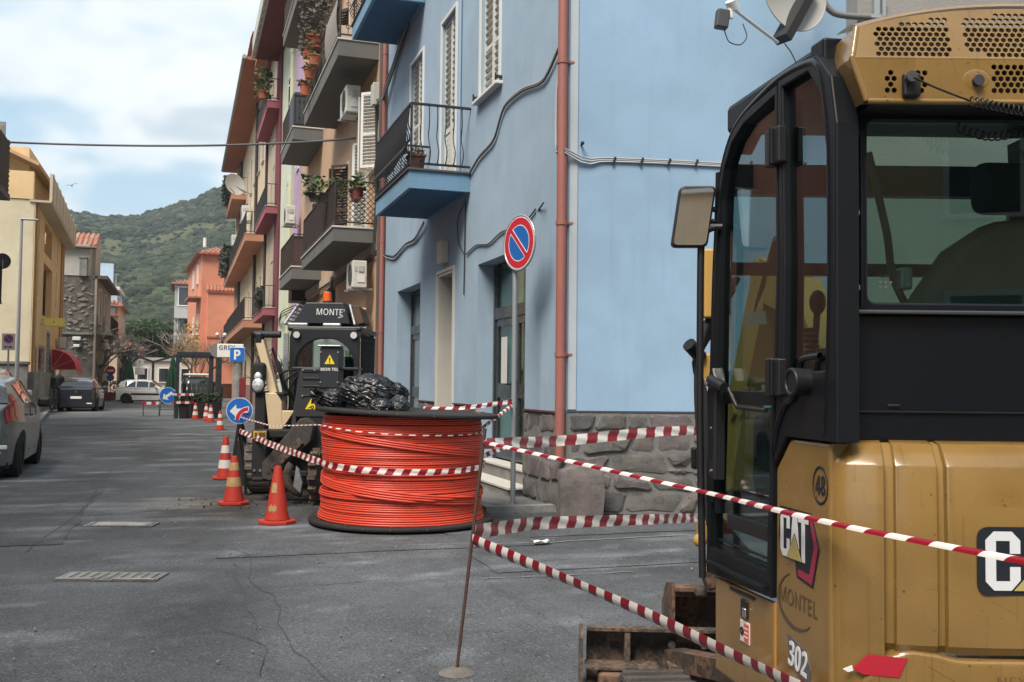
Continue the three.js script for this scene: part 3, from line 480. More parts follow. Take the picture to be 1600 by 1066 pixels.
// potted plant on the blue balcony
function flowerpot(label, pos, w, h, d, plant, mats = M.terracotta, group) {
  const t = thing('flower_pot', label, 'flower pot', pos, 0, group);
  const g = mb(); g.add(new THREE.CylinderGeometry(w / 2 * 1.3, w / 2, h, 4, 1, true).rotateY(Math.PI / 4), new THREE.Matrix4().makeScale(1, 1, d / w).setPosition(0, h / 2, 0));
  g.box(0, h * 0.95, 0, w * 1.02, h * 0.12, d * 1.02).box(0, 0.01, 0, w * 0.75, 0.02, d * 0.75); g.build('pot', mats, t);
  if (plant) leaves(mb(), plant.n, plant.size, () => V3(rr(-0.5, 0.5) * w * plant.spread, h + rr(-0.3, 1) * plant.h, rr(-0.5, 0.5) * d * plant.spread)).build('foliage', plant.m ?? M.leaf, t, true);
  return t;
}
flowerpot('square brown pot standing at the near corner of the blue balcony', [3.25, 4.565, -14.45], 0.26, 0.26, 0.28, { n: 26, size: 0.1, spread: 0.8, h: 0.1, m: mat([0.2, 0.19, 0.12]) }, mat([0.16, 0.07, 0.05], { roughness: 0.8 }));
// ---------- grey house along the side street ----------
{
  const o = W2(0, 0), p = V3(4.0 + 3.19 * Math.cos(13.8 * R), 0, -10.15 + 3.19 * Math.sin(13.8 * R));
  const H = thing('grey_house', 'plain grey rendered house wall beside the blue side wall', 'house', [p.x, 0, p.z]);
  mb(SID).box(4.0, 6.0, 0.05, 8.0, 12, 0.5).build('wall', plasterM([0.29, 0.285, 0.275]), H);
  mb(SID).rbox(4.0, 0.35, 0.32, 8.0, 0.7, 0.06, 0.01).build('plinth', M.concrete, H);
  const w = mb(SID).box(2.6, 4.6, 0.31, 1.2, 1.5, 0.03).build('window', M.white, H); mb(SID).box(2.6, 4.6, 0.328, 1.0, 1.3, 0.012).build('pane', M.darkGlass, w);
  // satellite dish on its bent pipe
  const S = thing('satellite_dish', 'grey satellite dish on a bent wall pipe above the excavator cab', 'satellite dish', [p.x, 5.5, p.z]);
  const q = mb(SID);
  q.tube([V3(0.55, 0.05, 0.33), V3(0.1, 0.02, 0.35), V3(-0.28, 0.04, 0.36), V3(-0.42, 0.2, 0.36), V3(-0.44, 0.5, 0.36), V3(-0.44, 0.75, 0.36)], 0.035, 30, 10).build('mast', mat([0.16, 0.165, 0.16], { roughness: 0.6 }), S);
  mb(SID).box(0.2, 0.12, 0.34, 0.07, 0.34, 0.05).box(0.26, 0.12, 0.36, 0.03, 0.34, 0.1).box(0.2, 0.02, 0.37, 0.16, 0.03, 0.03).build('wall_bracket', M.galv, S);
  const dish = new THREE.LatheGeometry(Array.from({ length: 10 }, (_, i) => new THREE.Vector2(i / 9 * 0.42 + 0.001, (i / 9) ** 2 * 0.10)), 40), dm = M4(-0.89, 0.12, 0.60, 0.15, 0.35, 0).multiply(new THREE.Matrix4().makeRotationX(Math.PI / 2 - 0.18));
  mb(SID).add(dish, dm).add(new THREE.TorusGeometry(0.42, 0.008, 6, 48), dm.clone().multiply(M4(0, 0.1, 0, Math.PI / 2))).build('dish', mat([0.36, 0.355, 0.34], { roughness: 0.6, side: THREE.DoubleSide }), S);
  mb(SID).beam(V3(-0.66, 0.2, 0.56), V3(-1.03, -0.42, 0.76), 0.2, 0.1).beam(V3(-0.72, 0.2, 0.56), V3(-0.44, 0.3, 0.36), 0.08, 0.1).build('tilt_bracket', mat([0.018, 0.018, 0.02], { roughness: 0.6 }), S);
  mb(SID).bar(V3(-1.08, -0.46, 0.78), V3(-1.74, -0.34, 1.35), 0.017, 10).build('feed_arm', mat([0.62, 0.63, 0.63], { roughness: 0.4 }), S);
  mb(SID).cyl(-1.74, -0.30, 1.34, 0.06, 0.06, 0.09, 18, 0.5, 0, 0.5).cyl(-1.76, -0.38, 1.34, 0.03, 0.03, 0.12, 12).build('receiver_head', M.whitePlastic, S);
  mb(SID).rbox(-1.85, -0.46, 1.36, 0.13, 0.19, 0.10, 0.02, 0, 0, -0.12).build('receiver_box', mat([0.05, 0.052, 0.055], { roughness: 0.5 }), S);
  mb(SID).tube([V3(-1.83, -0.56, 1.36), V3(-1.78, -0.68, 1.36), V3(-1.66, -0.70, 1.34), V3(-1.58, -0.60, 1.3), V3(-1.6, -0.45, 1.24)], 0.006, 24, 5).build('cable', M.iron, S);
  mb(SID).tube([V3(-1.0, -0.46, 0.76), V3(-0.86, -0.62, 0.7), V3(-0.78, -0.95, 0.5), V3(-0.74, -1.7, 0.3), V3(-0.7, -3, 0.25)], 0.007, 24, 5).build('cable', mat([0.1, 0.11, 0.12]), S);
}
// ---------- the row of houses beyond, along the same street line ----------
const fm = (z) => M4(0, 0, z, 0, Math.PI / 2, 0);
function railing(b, F, s0, s1, y, w0, { h = 0.98, m = M.iron, style = 'plain', step = 0.12, wEnd = 0 } = {}) {
  const r = mb(F), yb = y + 0.09, yt = y + h, w = w0 + 0.04;
  for (const yy of [yt, yb]) { r.beam(V3(s0, yy, w), V3(s1, yy, w), 0.04, 0.03).beam(V3(s0, yy, w), V3(s0, yy, wEnd), 0.04, 0.03).beam(V3(s1, yy, w), V3(s1, yy, wEnd), 0.04, 0.03); }
  for (const s of [s0, (s0 + s1) / 2, s1]) r.bar(V3(s, y, w), V3(s, yt, w), 0.02, 6);
  r.build('railing', m, b);
  const q = mb(F), bars = (fa, n) => { for (let i = 1; i < n; i++) { const [sx, wx] = fa(i / n); q.bar(V3(sx, yb, wx), V3(sx, yt, wx), 0.009, 5); if (style === 'scroll') { q.add(new THREE.TorusGeometry(0.045, 0.008, 4, 10), M4(sx, yb + 0.18, wx, 0, (fa(0)[0] === fa(1)[0]) ? Math.PI / 2 : 0)).add(new THREE.TorusGeometry(0.04, 0.008, 4, 10), M4(sx, yt - 0.2, wx, 0, (fa(0)[0] === fa(1)[0]) ? Math.PI / 2 : 0)); } } };
  const net = (fa, L) => { const n = Math.round(L / 0.13), k = Math.round((h - 0.1) / 0.13); for (let i = 0; i < n; i++) for (let j = 0; j < k; j++) { const a = fa(i / n), c = fa((i + 1) / n), y0 = lerp(yb, yt, j / k), y1 = lerp(yb, yt, (j + 1) / k); q.bar(V3(a[0], y0, a[1]), V3(c[0], y1, c[1]), 0.008, 4).bar(V3(c[0], y0, c[1]), V3(a[0], y1, a[1]), 0.008, 4); } };
  const sides = [[(t) => [lerp(s0, s1, t), w], s1 - s0], [(t) => [s0, lerp(w, wEnd, t)], wEnd - w], [(t) => [s1, lerp(w, wEnd, t)], wEnd - w]];
  for (const [fa, L] of sides) if (style === 'lattice') net(fa, L); else bars(fa, Math.round(L / step));
  return q.build('balusters', m, b);
}
function balcony(H, F, s0, s1, y, out, th, m, opt = {}) {
  const b = mb(F).ext(rect(s0, y - th, s1, y - 0.05), out, M4(0, 0, -out)).build('balcony', m, H);
  mb(F).rbox((s0 + s1) / 2, y - 0.025, -out / 2 - 0.01, s1 - s0 + 0.05, 0.045, out + 0.04, 0.012).build('floor_slab', opt.edge ?? M.marble, b);
  railing(b, F, s0 + 0.04, s1 - 0.04, y, -out, opt);
  return b;
}
function shutterWindow(H, F, s0, s1, y0, y1, m, { frame = M.marble, open = 0 } = {}) {
  const w = mb(F).box(s0 - 0.05, (y0 + y1) / 2, -0.01, 0.08, y1 - y0, 0.04).box(s1 + 0.05, (y0 + y1) / 2, -0.01, 0.08, y1 - y0, 0.04).box((s0 + s1) / 2, y1 + 0.04, -0.01, s1 - s0 + 0.2, 0.08, 0.04).box((s0 + s1) / 2, y0 - 0.03, -0.04, s1 - s0 + 0.3, 0.05, 0.12).build('window', frame, H);
  mb(F).box((s0 + s1) / 2, (y0 + y1) / 2, 0.16, s1 - s0, y1 - y0, 0.02).build('pane', M.darkGlass, w);
  const half = (s1 - s0) / 2, list = [];
  for (const k of [0, 1]) { const g = mb(); g.box(0.03, (y1 - y0) / 2, 0, 0.06, y1 - y0, 0.04).box(half - 0.03, (y1 - y0) / 2, 0, 0.06, y1 - y0, 0.04); for (const yy of [0.03, (y1 - y0) * 0.45, y1 - y0 - 0.03]) g.box(half / 2, yy, 0, half - 0.12, 0.06, 0.04); for (let y = 0.1; y < y1 - y0 - 0.08; y += 0.075) g.box(half / 2, y, 0, half - 0.12, 0.012, 0.06, 0.7);
    const P = k ? F.clone().multiply(M4(s1, y0, 0.02, 0, Math.PI + open, 0)) : F.clone().multiply(M4(s0, y0, 0.02, 0, -open, 0)); g.m = P; g.build('shutter', m, w); }
  return w;
}
function airCon(label, F, s, y, w, group = 'air conditioner boxes on the house walls', big = 1) {
  const p = V3(s, y, w).applyMatrix4(F), t = thing('air_conditioner', label, 'air conditioner', [p.x, p.y, p.z], 0, group), L = new THREE.Matrix4().extractRotation(F);
  // box with its fan looking out over the street
  mb(L).rbox(0, 0.3 * big, 0, 0.86 * big, 0.6 * big, 0.32 * big, 0.025).build('casing', mat([0.60, 0.61, 0.58], { roughness: 0.5, map: T.paint }), t);
  const q = mb(L); for (let k = 0; k < 5; k++) q.add(new THREE.TorusGeometry((0.06 + 0.045 * k) * big, 0.005, 5, 24), M4(-0.12 * big, 0.3 * big, -0.165 * big)); for (let k = 0; k < 6; k++) q.box(-0.12 * big, 0.3 * big, -0.167 * big, 0.5 * big, 0.006, 0.006, 0, 0, k * Math.PI / 6); q.build('fan_grille', mat([0.10, 0.10, 0.10]), t);
  mb(L).cyl(-0.12 * big, 0.3 * big, -0.158 * big, 0.235 * big, 0.235 * big, 0.008, 28, Math.PI / 2).build('fan_opening', mat([0.05, 0.05, 0.05]), t);
  mb(L).rbox(-0.44 * big, 0.42 * big, 0.03, 0.02, 0.14 * big, 0.12 * big, 0.008).box(-0.436 * big, 0.42 * big, -0.09 * big, 0.012, 0.1 * big, 0.05 * big).build('service_cover', mat([0.40, 0.41, 0.40]), t);
  mb(L).box(-0.438 * big, 0.2 * big, 0.03, 0.012, 0.16 * big, 0.16 * big).build('rating_label', mat([0.66, 0.68, 0.68]), t);
  mb(L).box(-0.3 * big, -0.02, 0.04, 0.04, 0.04, 0.52 * big).box(0.3 * big, -0.02, 0.04, 0.04, 0.04, 0.52 * big).box(0, -0.02, 0.28 * big, 0.7 * big, 0.04, 0.03).build('bracket', M.galv, t);
  mb(L).tube([V3(0.1, 0.12, 0.17), V3(0.35, 0.02, 0.24), V3(0.7, 0.1, 0.28), V3(0.9, 0.45, 0.29)].map((v) => v.multiplyScalar(big)), 0.014, 16, 5).build('hose', M.black, t);
  return t;
}
const ironBrown = mat([0.035, 0.024, 0.022], { roughness: 0.6 }), greySlab = plasterM([0.15, 0.155, 0.15]), darkWood = paintM([0.07, 0.045, 0.03]);
{ // tan house with grey balconies
  const z0 = -20.62, F = FAC, H = thing('tan_house', 'tan plastered house with dark grey balconies next to the blue house', 'house', [4.0, 0, z0]);
  const holes = [[1.4, 0, 2.6, 2.6], [4.2, 0.0, 5.6, 2.8], [8, 0, 10, 2.9], [2.3, 4.88, 3.4, 7.1], [5.0, 4.88, 6.1, 7.1], [11.2, 4.98, 12.4, 7.2], [2.3, 9.05, 3.5, 11.4], [5.4, 9.05, 6.6, 11.4], [10.8, 9.3, 12, 11.6]];
  mb(F).add(wallGeo(16.3, 17, holes, 0.35).geo()).build('wall', plasterM([0.56, 0.385, 0.25]), H);
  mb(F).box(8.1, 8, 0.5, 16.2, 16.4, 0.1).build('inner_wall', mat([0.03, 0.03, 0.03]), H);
  for (const [a, b] of [[3.4, 1.5], [6.8, 2.3], [0.75, 1.2]]) mb(F).box(a, 0.6, -0.012, b, 1.2, 0.03).build('plinth', plasterM([0.24, 0.13, 0.07]), H);
  for (const [i, o] of [[3, 0.5], [4, 0.9], [5, 0.2], [6, 0.2], [7, 0.6], [8, 0.3]]) { const h = holes[i]; shutterWindow(H, F, ...[h[0], h[2], h[1] + 0.04, h[3]], i === 3 ? M.white : darkWood, { open: -o }); }
  shutterWindow(H, F, 7.7, 8.5, 5.6, 7.3, darkWood, {}); shutterWindow(H, F, 1.0, 1.9, 6.2, 7.9, M.white, { open: -0.9 });
  mb(F).box(2.0, 1.3, 0.2, 1.18, 2.58, 0.05).build('door', mat([0.33, 0.16, 0.06], { roughness: 0.5 }), H);
  mb(F).box(4.9, 1.4, 0.2, 1.38, 2.78, 0.05).build('door', darkWood, H); mb(F).box(9, 1.45, 0.2, 1.96, 2.88, 0.05).build('door', M.galv, H);
  balcony(H, F, 1.0, 7.0, 4.84, 0.95, 0.34, greySlab, { m: ironBrown, style: 'lattice', h: 1.0 });
  const bt = balcony(H, F, 1.05, 7.5, 9.02, 0.90, 0.40, greySlab, { m: ironBrown, style: 'scroll', step: 0.16 });
  mb(F).add(sheet(6, 8, (u, v) => V3(lerp(1.2, 3.1, u), lerp(9.12, 9.98, v), -0.90 - 0.04 * Math.sin(v * 3.14)))).build('shade_net', mat([0.28, 0.25, 0.23], { roughness: 0.9, side: THREE.DoubleSide }), bt);
  mb(F).box(2.0, 9.55, -0.82, 0.5, 0.9, 0.03).box(3.0, 9.55, -0.3, 0.05, 0.9, 1.0).build('screen_panel', mat([0.52, 0.44, 0.34]), bt);
  balcony(H, F, 10.15, 14.2, 4.97, 0.9, 0.40, greySlab, { m: ironBrown, step: 0.14 });
  const bm = balcony(H, F, 10.3, 14.1, 9.33, 0.93, 0.42, greySlab, { m: ironBrown, style: 'scroll', step: 0.16 });
  mb(F).box(10.36, 9.85, -0.45, 0.03, 1.1, 0.86).box(11.0, 9.85, -0.9, 1.2, 1.1, 0.03).build('balcony_screen', mat([0.035, 0.045, 0.06], { roughness: 0.6 }), bm);
  balcony(H, F, 6.0, 14.0, 13.4, 0.95, 0.42, greySlab, { m: ironBrown, style: 'scroll', step: 0.16 });
  mb(F).box(14.5, 5.3, -0.25, 1.1, 2.2, 0.5).box(14.5, 6.42, -0.25, 1.16, 0.04, 0.56).box(14.5, 5.3, -0.51, 0.03, 2.1, 0.02).build('wall_cupboard', mat([0.055, 0.03, 0.03], { roughness: 0.6 }), H);
  mb(F).cyl(0.22, 4.5, -0.09, 0.045, 0.045, 9, 10).cyl(0.3, 8, -0.07, 0.04, 0.04, 16, 10).build('downpipe', mat([0.09, 0.075, 0.065], { roughness: 0.7 }), H);
  mb(F).rbox(0.75, 7.72, -0.12, 0.3, 0.5, 0.16, 0.02).build('junction_box', mat([0.42, 0.44, 0.40]), H);
  const q = mb(F); for (let k = 0; k < 6; k++) q.tube([V3(0.2, 7.5, -0.1), V3(0.45 + 0.05 * k, 7.0 + 0.1 * k, -0.12), V3(0.5 + 0.03 * k, 6.2, -0.1), V3(0.42 + 0.05 * k, 5.2, -0.1), V3(0.4 + 0.06 * k, 4.2, -0.14)], 0.012, 20, 5);
  for (let k = 0; k < 3; k++) q.tube([V3(0.5, 4.2, -0.05), V3(3, 4.15 + 0.05 * k, -0.03), V3(7, 4.1 + 0.06 * k, -0.04), V3(12, 4.0 + 0.06 * k, -0.04), V3(16, 4.2 + 0.05 * k, -0.04)], 0.014, 30, 5);
  q.build('cables', M.iron, H);
  mb(F).box(8.15, 4.42, -0.02, 16.2, 0.22, 0.06).build('string_course', plasterM([0.50, 0.42, 0.33]), H);
  mb(F).bar(V3(7.2, 4.4, -0.06), V3(7.25, 3.2, -0.1), 0.02).bar(V3(7.5, 4.4, -0.06), V3(7.5, 3.3, -0.1), 0.03).rbox(7.35, 3.8, -0.1, 0.4, 0.5, 0.15, 0.03).build('meter_box', mat([0.10, 0.10, 0.11]), H);
  const FF = M4(4, 0, z0, 0, Math.PI / 2, 0);
  airCon('beige air conditioner box under the topmost grey balcony of the tan house', FF, 2.35, 7.62, -0.42, undefined, 1.05).userData.group = 'air conditioner boxes on the house walls';
  airCon('upper of two white air conditioner boxes stacked beside the pink downpipe', FF, 1.45, 3.50, -0.35);
  airCon('lower of two white air conditioner boxes stacked beside the pink downpipe', FF, 1.45, 2.46, -0.35);
  const at = (s, y, w) => V3(s, y, w).applyMatrix4(FF).toArray();
  flowerpot('long reddish planter box hung on the near end of the lattice balcony', at(0.98, 5.42, -0.45), 0.2, 0.24, 0.8, { n: 120, size: 0.14, spread: 1.1, h: 0.28 }, mat([0.22, 0.06, 0.05], { roughness: 0.7 }));
  flowerpot('leafy planter hung on the street side of the lattice balcony', at(2.2, 5.55, -1.02), 0.8, 0.2, 0.2, { n: 160, size: 0.15, spread: 1.2, h: 0.4 }, ironBrown);
  flowerpot('terracotta pot with white flower, nearest of the row hung below the big cactus', at(4.2, 9.35, -1.05), 0.27, 0.25, 0.2, { n: 30, size: 0.12, spread: 1.2, h: 0.3 });
  flowerpot('terracotta pot in the middle of the row hung outside the upper tan balcony', at(5.2, 9.3, -1.05), 0.27, 0.24, 0.2, { n: 30, size: 0.12, spread: 1.2, h: 0.15, m: mat([0.09, 0.06, 0.05]) });
  flowerpot('terracotta pot with dry plant, lowest of the row outside the upper tan balcony', at(6.1, 9.1, -1.05), 0.28, 0.3, 0.2, { n: 60, size: 0.14, spread: 1.4, h: 0.1, m: mat([0.10, 0.07, 0.05]) });
  flowerpot('grey spiky bush in a pot standing high on the upper tan balcony', at(4.6, 9.9, -1.0), 0.5, 0.3, 0.4, { n: 700, size: 0.13, spread: 1.6, h: 1.15, m: mat([0.12, 0.115, 0.10]) });
  flowerpot('yellow-green leafy plant beside the grey spiky bush on the tan house', at(5.6, 9.95, -1.05), 0.3, 0.25, 0.3, { n: 90, size: 0.14, spread: 1.4, h: 0.6, m: mat([0.16, 0.2, 0.05]) });
}
{ // pale green and lilac house with the big eave
  const z0 = -36.9, F = FAC, H = thing('lilac_house', 'lilac and pale green house under a wide dark red eave', 'house', [4.0, 0, z0]);
  mb(F).box(1.4, 8.1, 0.15, 2.8, 16.2, 0.3).build('wall', plasterM([0.46, 0.33, 0.47]), H);
  mb(F).box(5.4, 8.1, 0.13, 5.1, 16.2, 0.3).build('wall', plasterM([0.62, 0.66, 0.52]), H);
  const pp = mb(F).cyl(3.0, 8, -0.08, 0.1, 0.1, 16, 12); for (let y = 2; y < 16; y += 2.1) pp.cyl(3.0, y, -0.08, 0.125, 0.125, 0.12, 12); pp.build('downpipe', paintM([0.56, 0.58, 0.40]), H);
  mb(F).box(5.0, 16.35, -0.4, 9.4, 0.14, 1.45).build('eave', plasterM([0.16, 0.035, 0.04]), H);
  mb(F).box(5.0, 16.75, -1.2, 9.5, 0.9, 0.16).build('fascia', plasterM([0.55, 0.56, 0.50]), H); mb(F).cyl(5.0, 16.33, -1.26, 0.07, 0.07, 9.5, 10, 0, 0, Math.PI / 2).build('gutter', M.galv, H);
  for (const [y, s] of [[5.4, 4.4], [9.6, 4.4], [12.6, 4.4], [5.4, 1.2], [9.5, 1.2]]) { const w = mb(F).box(s, y + 0.7, -0.03, 0.9, 1.5, 0.05).build('window', M.white, H); mb(F).box(s, y + 0.7, -0.06, 0.7, 1.3, 0.02).build('pane', M.darkGlass, w); }
  const q = mb(F); for (let k = 0; k < 3; k++) q.tube([V3(0, 4.1 + k * 0.08, -0.05), V3(3, 4.0 + k * 0.1, -0.3), V3(6, 3.9 + k * 0.1, -0.15), V3(8, 4.1, -0.1)], 0.02, 20, 5); q.build('cables', M.iron, H);
  airCon('air conditioner box beside the brown wall cupboard on the lilac house', M4(4, 0, z0, 0, Math.PI / 2, 0), 0.0, 7.15, -0.4, undefined, 1.1);
}
{ // dark red house with pink-edged balconies
  const z0 = -44.9, F = FAC, H = thing('dark_red_house', 'narrow dark red house with pink edged balconies', 'house', [4.0, 0, z0]);
  mb(F).box(1.1, 8.6, 0.05, 2.2, 17.2, 0.3).build('wall', plasterM([0.17, 0.035, 0.05]), H);
  mb(F).box(4.9, 8.8, 0.12, 5.3, 17.6, 0.3).build('wall', plasterM([0.53, 0.44, 0.33]), H);
  const pink = plasterM([0.36, 0.11, 0.13]);
  for (const [y, k] of [[4.75, 0], [9.35, 1], [14.15, 2]]) { const b = balcony(H, F, 0.6, 7.4, y, 0.62, 0.36, pink, { step: 0.17, edge: plasterM([0.5, 0.3, 0.32]) }); if (!k) mb(F).box(4, y + 0.45, -0.6, 6.4, 0.7, 0.03).build('screen_panel', mat([0.03, 0.032, 0.035]), b); if (k === 2) mb(F).beam(V3(1, 16.6, -0.5), V3(7, 16.6, -0.5), 0.06, 0.06).beam(V3(1, 15.4, -0.6), V3(1, 16.6, -0.5), 0.05, 0.05).beam(V3(7, 15.4, -0.6), V3(7, 16.6, -0.5), 0.05, 0.05).beam(V3(4, 15.4, -0.6), V3(4, 16.6, -0.5), 0.05, 0.05).build('awning_frame', ironBrown, b); }
  for (const y of [5.0, 9.6, 13.0]) shutterWindow(H, F, 3.4, 4.4, y, y + 2.1, darkWood, {});
  mb(F).box(3.8, 17.7, -0.2, 8.2, 0.2, 1.2).build('roof', M.roofTile, H); mb(F).cyl(7.5, 8.5, -0.1, 0.07, 0.07, 17, 10).build('downpipe', ironBrown, H);
  flowerpot('dark trailing plants on the lowest pink edged balcony of the dark red house', V3(2.4, 4.9, -0.7).applyMatrix4(M4(4, 0, z0, 0, Math.PI / 2, 0)).toArray(), 0.3, 0.25, 2.4, { n: 200, size: 0.18, spread: 1.2, h: 0.6, m: mat([0.03, 0.035, 0.028]) }, ironBrown);
  flowerpot('green hanging plant in an orange pot on the topmost pink edged balcony', V3(1.0, 14.25, -0.8).applyMatrix4(M4(4, 0, z0, 0, Math.PI / 2, 0)).toArray(), 0.5, 0.35, 0.5, { n: 160, size: 0.22, spread: 1.6, h: 1.1 });
}
{ // cream house with peach balconies
  const z0 = -52.6, F = FAC, H = thing('cream_house', 'tall cream house with peach balconies and a brown tiled eave', 'house', [4.0, 0, z0]);
  const peach = plasterM([0.48, 0.24, 0.15]), L = 27;
  mb(F).box(L / 2, 9, 0.15, L, 18, 0.3).build('wall', plasterM([0.66, 0.54, 0.37]), H);
  mb(F).box(L + 2.6, 8.6, 0.4, 0.3, 17.2, 1.2).box(L - 0.2, 9, -0.15, 0.4, 18, 0.3).build('pilaster', plasterM([0.48, 0.33, 0.27]), H);
  mb(F).box(L / 2 + 0.6, 18.05, -0.35, L + 2.2, 0.16, 1.9).build('eave', plasterM([0.36, 0.14, 0.08]), H); mb(F).cyl(L / 2 + 0.6, 18.1, -1.34, 0.11, 0.11, L + 2.3, 10, 0, 0, Math.PI / 2).build('gutter', plasterM([0.34, 0.34, 0.30]), H);
  const roof = mb(F).box(L / 2, 18.6, 1.2, L + 2, 0.14, 4.6, 0.28).build('roof', M.roofTile, H);
  for (let s = 0; s < L; s += 0.55) mb(F).cyl(s, 18.7, 1.2, 0.12, 0.12, 4.6, 6, Math.PI / 2 + 0.28 - 0.02).build('roof_tile_row', M.roofTile, roof);
  for (const s of [7.6, 24.5]) mb(F).cyl(s, 9, -0.1, 0.09, 0.09, 18, 8).build('downpipe', ironBrown, H);
  for (const [a, b, y] of [[1.5, 23.2, 4.7], [23.3, 29, 4.6], [1.5, 12, 9.3], [12.2, 24, 9.3], [24.2, 29.6, 9.3], [19, 28, 14.6]]) balcony(H, F, a, b, y, 1.0, 0.42, peach, { step: 0.3, edge: plasterM([0.6, 0.36, 0.26]), h: 1.15 });
  for (const y of [5.0, 9.6, 13.6]) for (const s of [3, 6, 9.5, 13, 17, 21]) shutterWindow(H, F, s, s + 1.1, y, y + 2.2, s === 6 ? M.white : darkWood, {});
  for (const s of [3, 9, 16]) mb(F).box(s, 1.4, -0.02, 1.8, 2.8, 0.06).build('door', darkWood, H); mb(F).box(L / 2, 0.6, -0.03, L, 1.2, 0.05).build('plinth', plasterM([0.25, 0.15, 0.13]), H);
  mb(F).box(L + 4, 5.8, 0.6, 7, 1.9, 1.6).build('roof_parapet', plasterM([0.6, 0.6, 0.56]), H); mb(F).box(L + 4, 3.6, 0.8, 7, 7, 1.6).build('annex_wall', plasterM([0.58, 0.57, 0.52]), H); mb(F).box(L + 4, 4.85, -0.5, 7.4, 0.16, 1.5, -0.5).build('canopy', mat([0.06, 0.055, 0.06]), H);
  const FF = M4(4, 0, z0, 0, Math.PI / 2, 0);
  airCon('white air conditioner box on the cream wall beneath the satellite dish', FF, 12.6, 11.6, -0.4, undefined, 1.6);
  airCon('white air conditioner box at the far corner of the cream house', FF, 23.6, 11.2, -0.5, undefined, 1.7);
  const p = V3(13.5, 14.1, -1.1).applyMatrix4(FF), d = thing('satellite_dish', 'pale satellite dish on the cream house wall', 'satellite dish', p.toArray());
  mb().add(new THREE.LatheGeometry(Array.from({ length: 8 }, (_, i) => new THREE.Vector2(i / 7 * 0.72 + 0.001, (i / 7) ** 2 * 0.14)), 28), M4(0, 0, 0, Math.PI / 2 - 0.2, 0.5, 0)).build('dish', mat([0.42, 0.42, 0.40], { side: THREE.DoubleSide }), d); mb().bar(V3(0, 0, -0.1), V3(1.0, -0.5, 0), 0.05).bar(V3(0, -0.5, 0.2), V3(-0.3, -0.4, 1), 0.03).build('bracket', M.galv, d);
  for (const [s, y, l] of [[23.5, 9.5, 'dark trailing plants over the far end of the middle peach balcony'], [26.5, 9.6, 'dark bushy plants on the farthest middle balcony of the cream house'], [25, 14.9, 'dark climbing plants on the highest peach balcony']]) flowerpot(l, V3(s, y, -1.05).applyMatrix4(FF).toArray(), 0.5, 0.4, 3.4, { n: 420, size: 0.4, spread: 1.4, h: 1.3, m: mat([0.035, 0.045, 0.03]) }, ironBrown);
}
// ---------- houses on the left of the street and round the little square ----------
function lf(deg) { return M4(0, 0, 0, 0, Math.PI / 2 + deg * R, 0); }    // along the street (x), up, out of the wall (z)
function box2(H, name, m, F, ...b) { return mb(F).box(...b).build(name, m, H); }
function farWindow(H, F, s, y, w, h, { m = M.white, pane = M.darkGlass, out = 0, shut } = {}) {
  const f = mb(F).box(s - w / 2 - 0.05, y, out, 0.1, h, 0.12).box(s + w / 2 + 0.05, y, out, 0.1, h, 0.12).box(s, y + h / 2 + 0.05, out, w + 0.2, 0.1, 0.12).box(s, y - h / 2 - 0.05, out + 0.03, w + 0.3, 0.08, 0.2).build('window', m, H);
  mb(F).box(s, y, out + 0.015, w, h, 0.02).build('pane', pane, f);
  if (shut) for (const k of [-1, 1]) { const q = mb(F); for (let i = 0; i < 12; i++) q.box(s + k * w * 0.25, y - h / 2 + (i + 0.5) * h / 12, out + 0.05, w * 0.44, h / 16, 0.03, 0.4); q.build('shutter', shut, f); }
  return f;
}
const brownWood = paintM([0.10, 0.055, 0.03]);
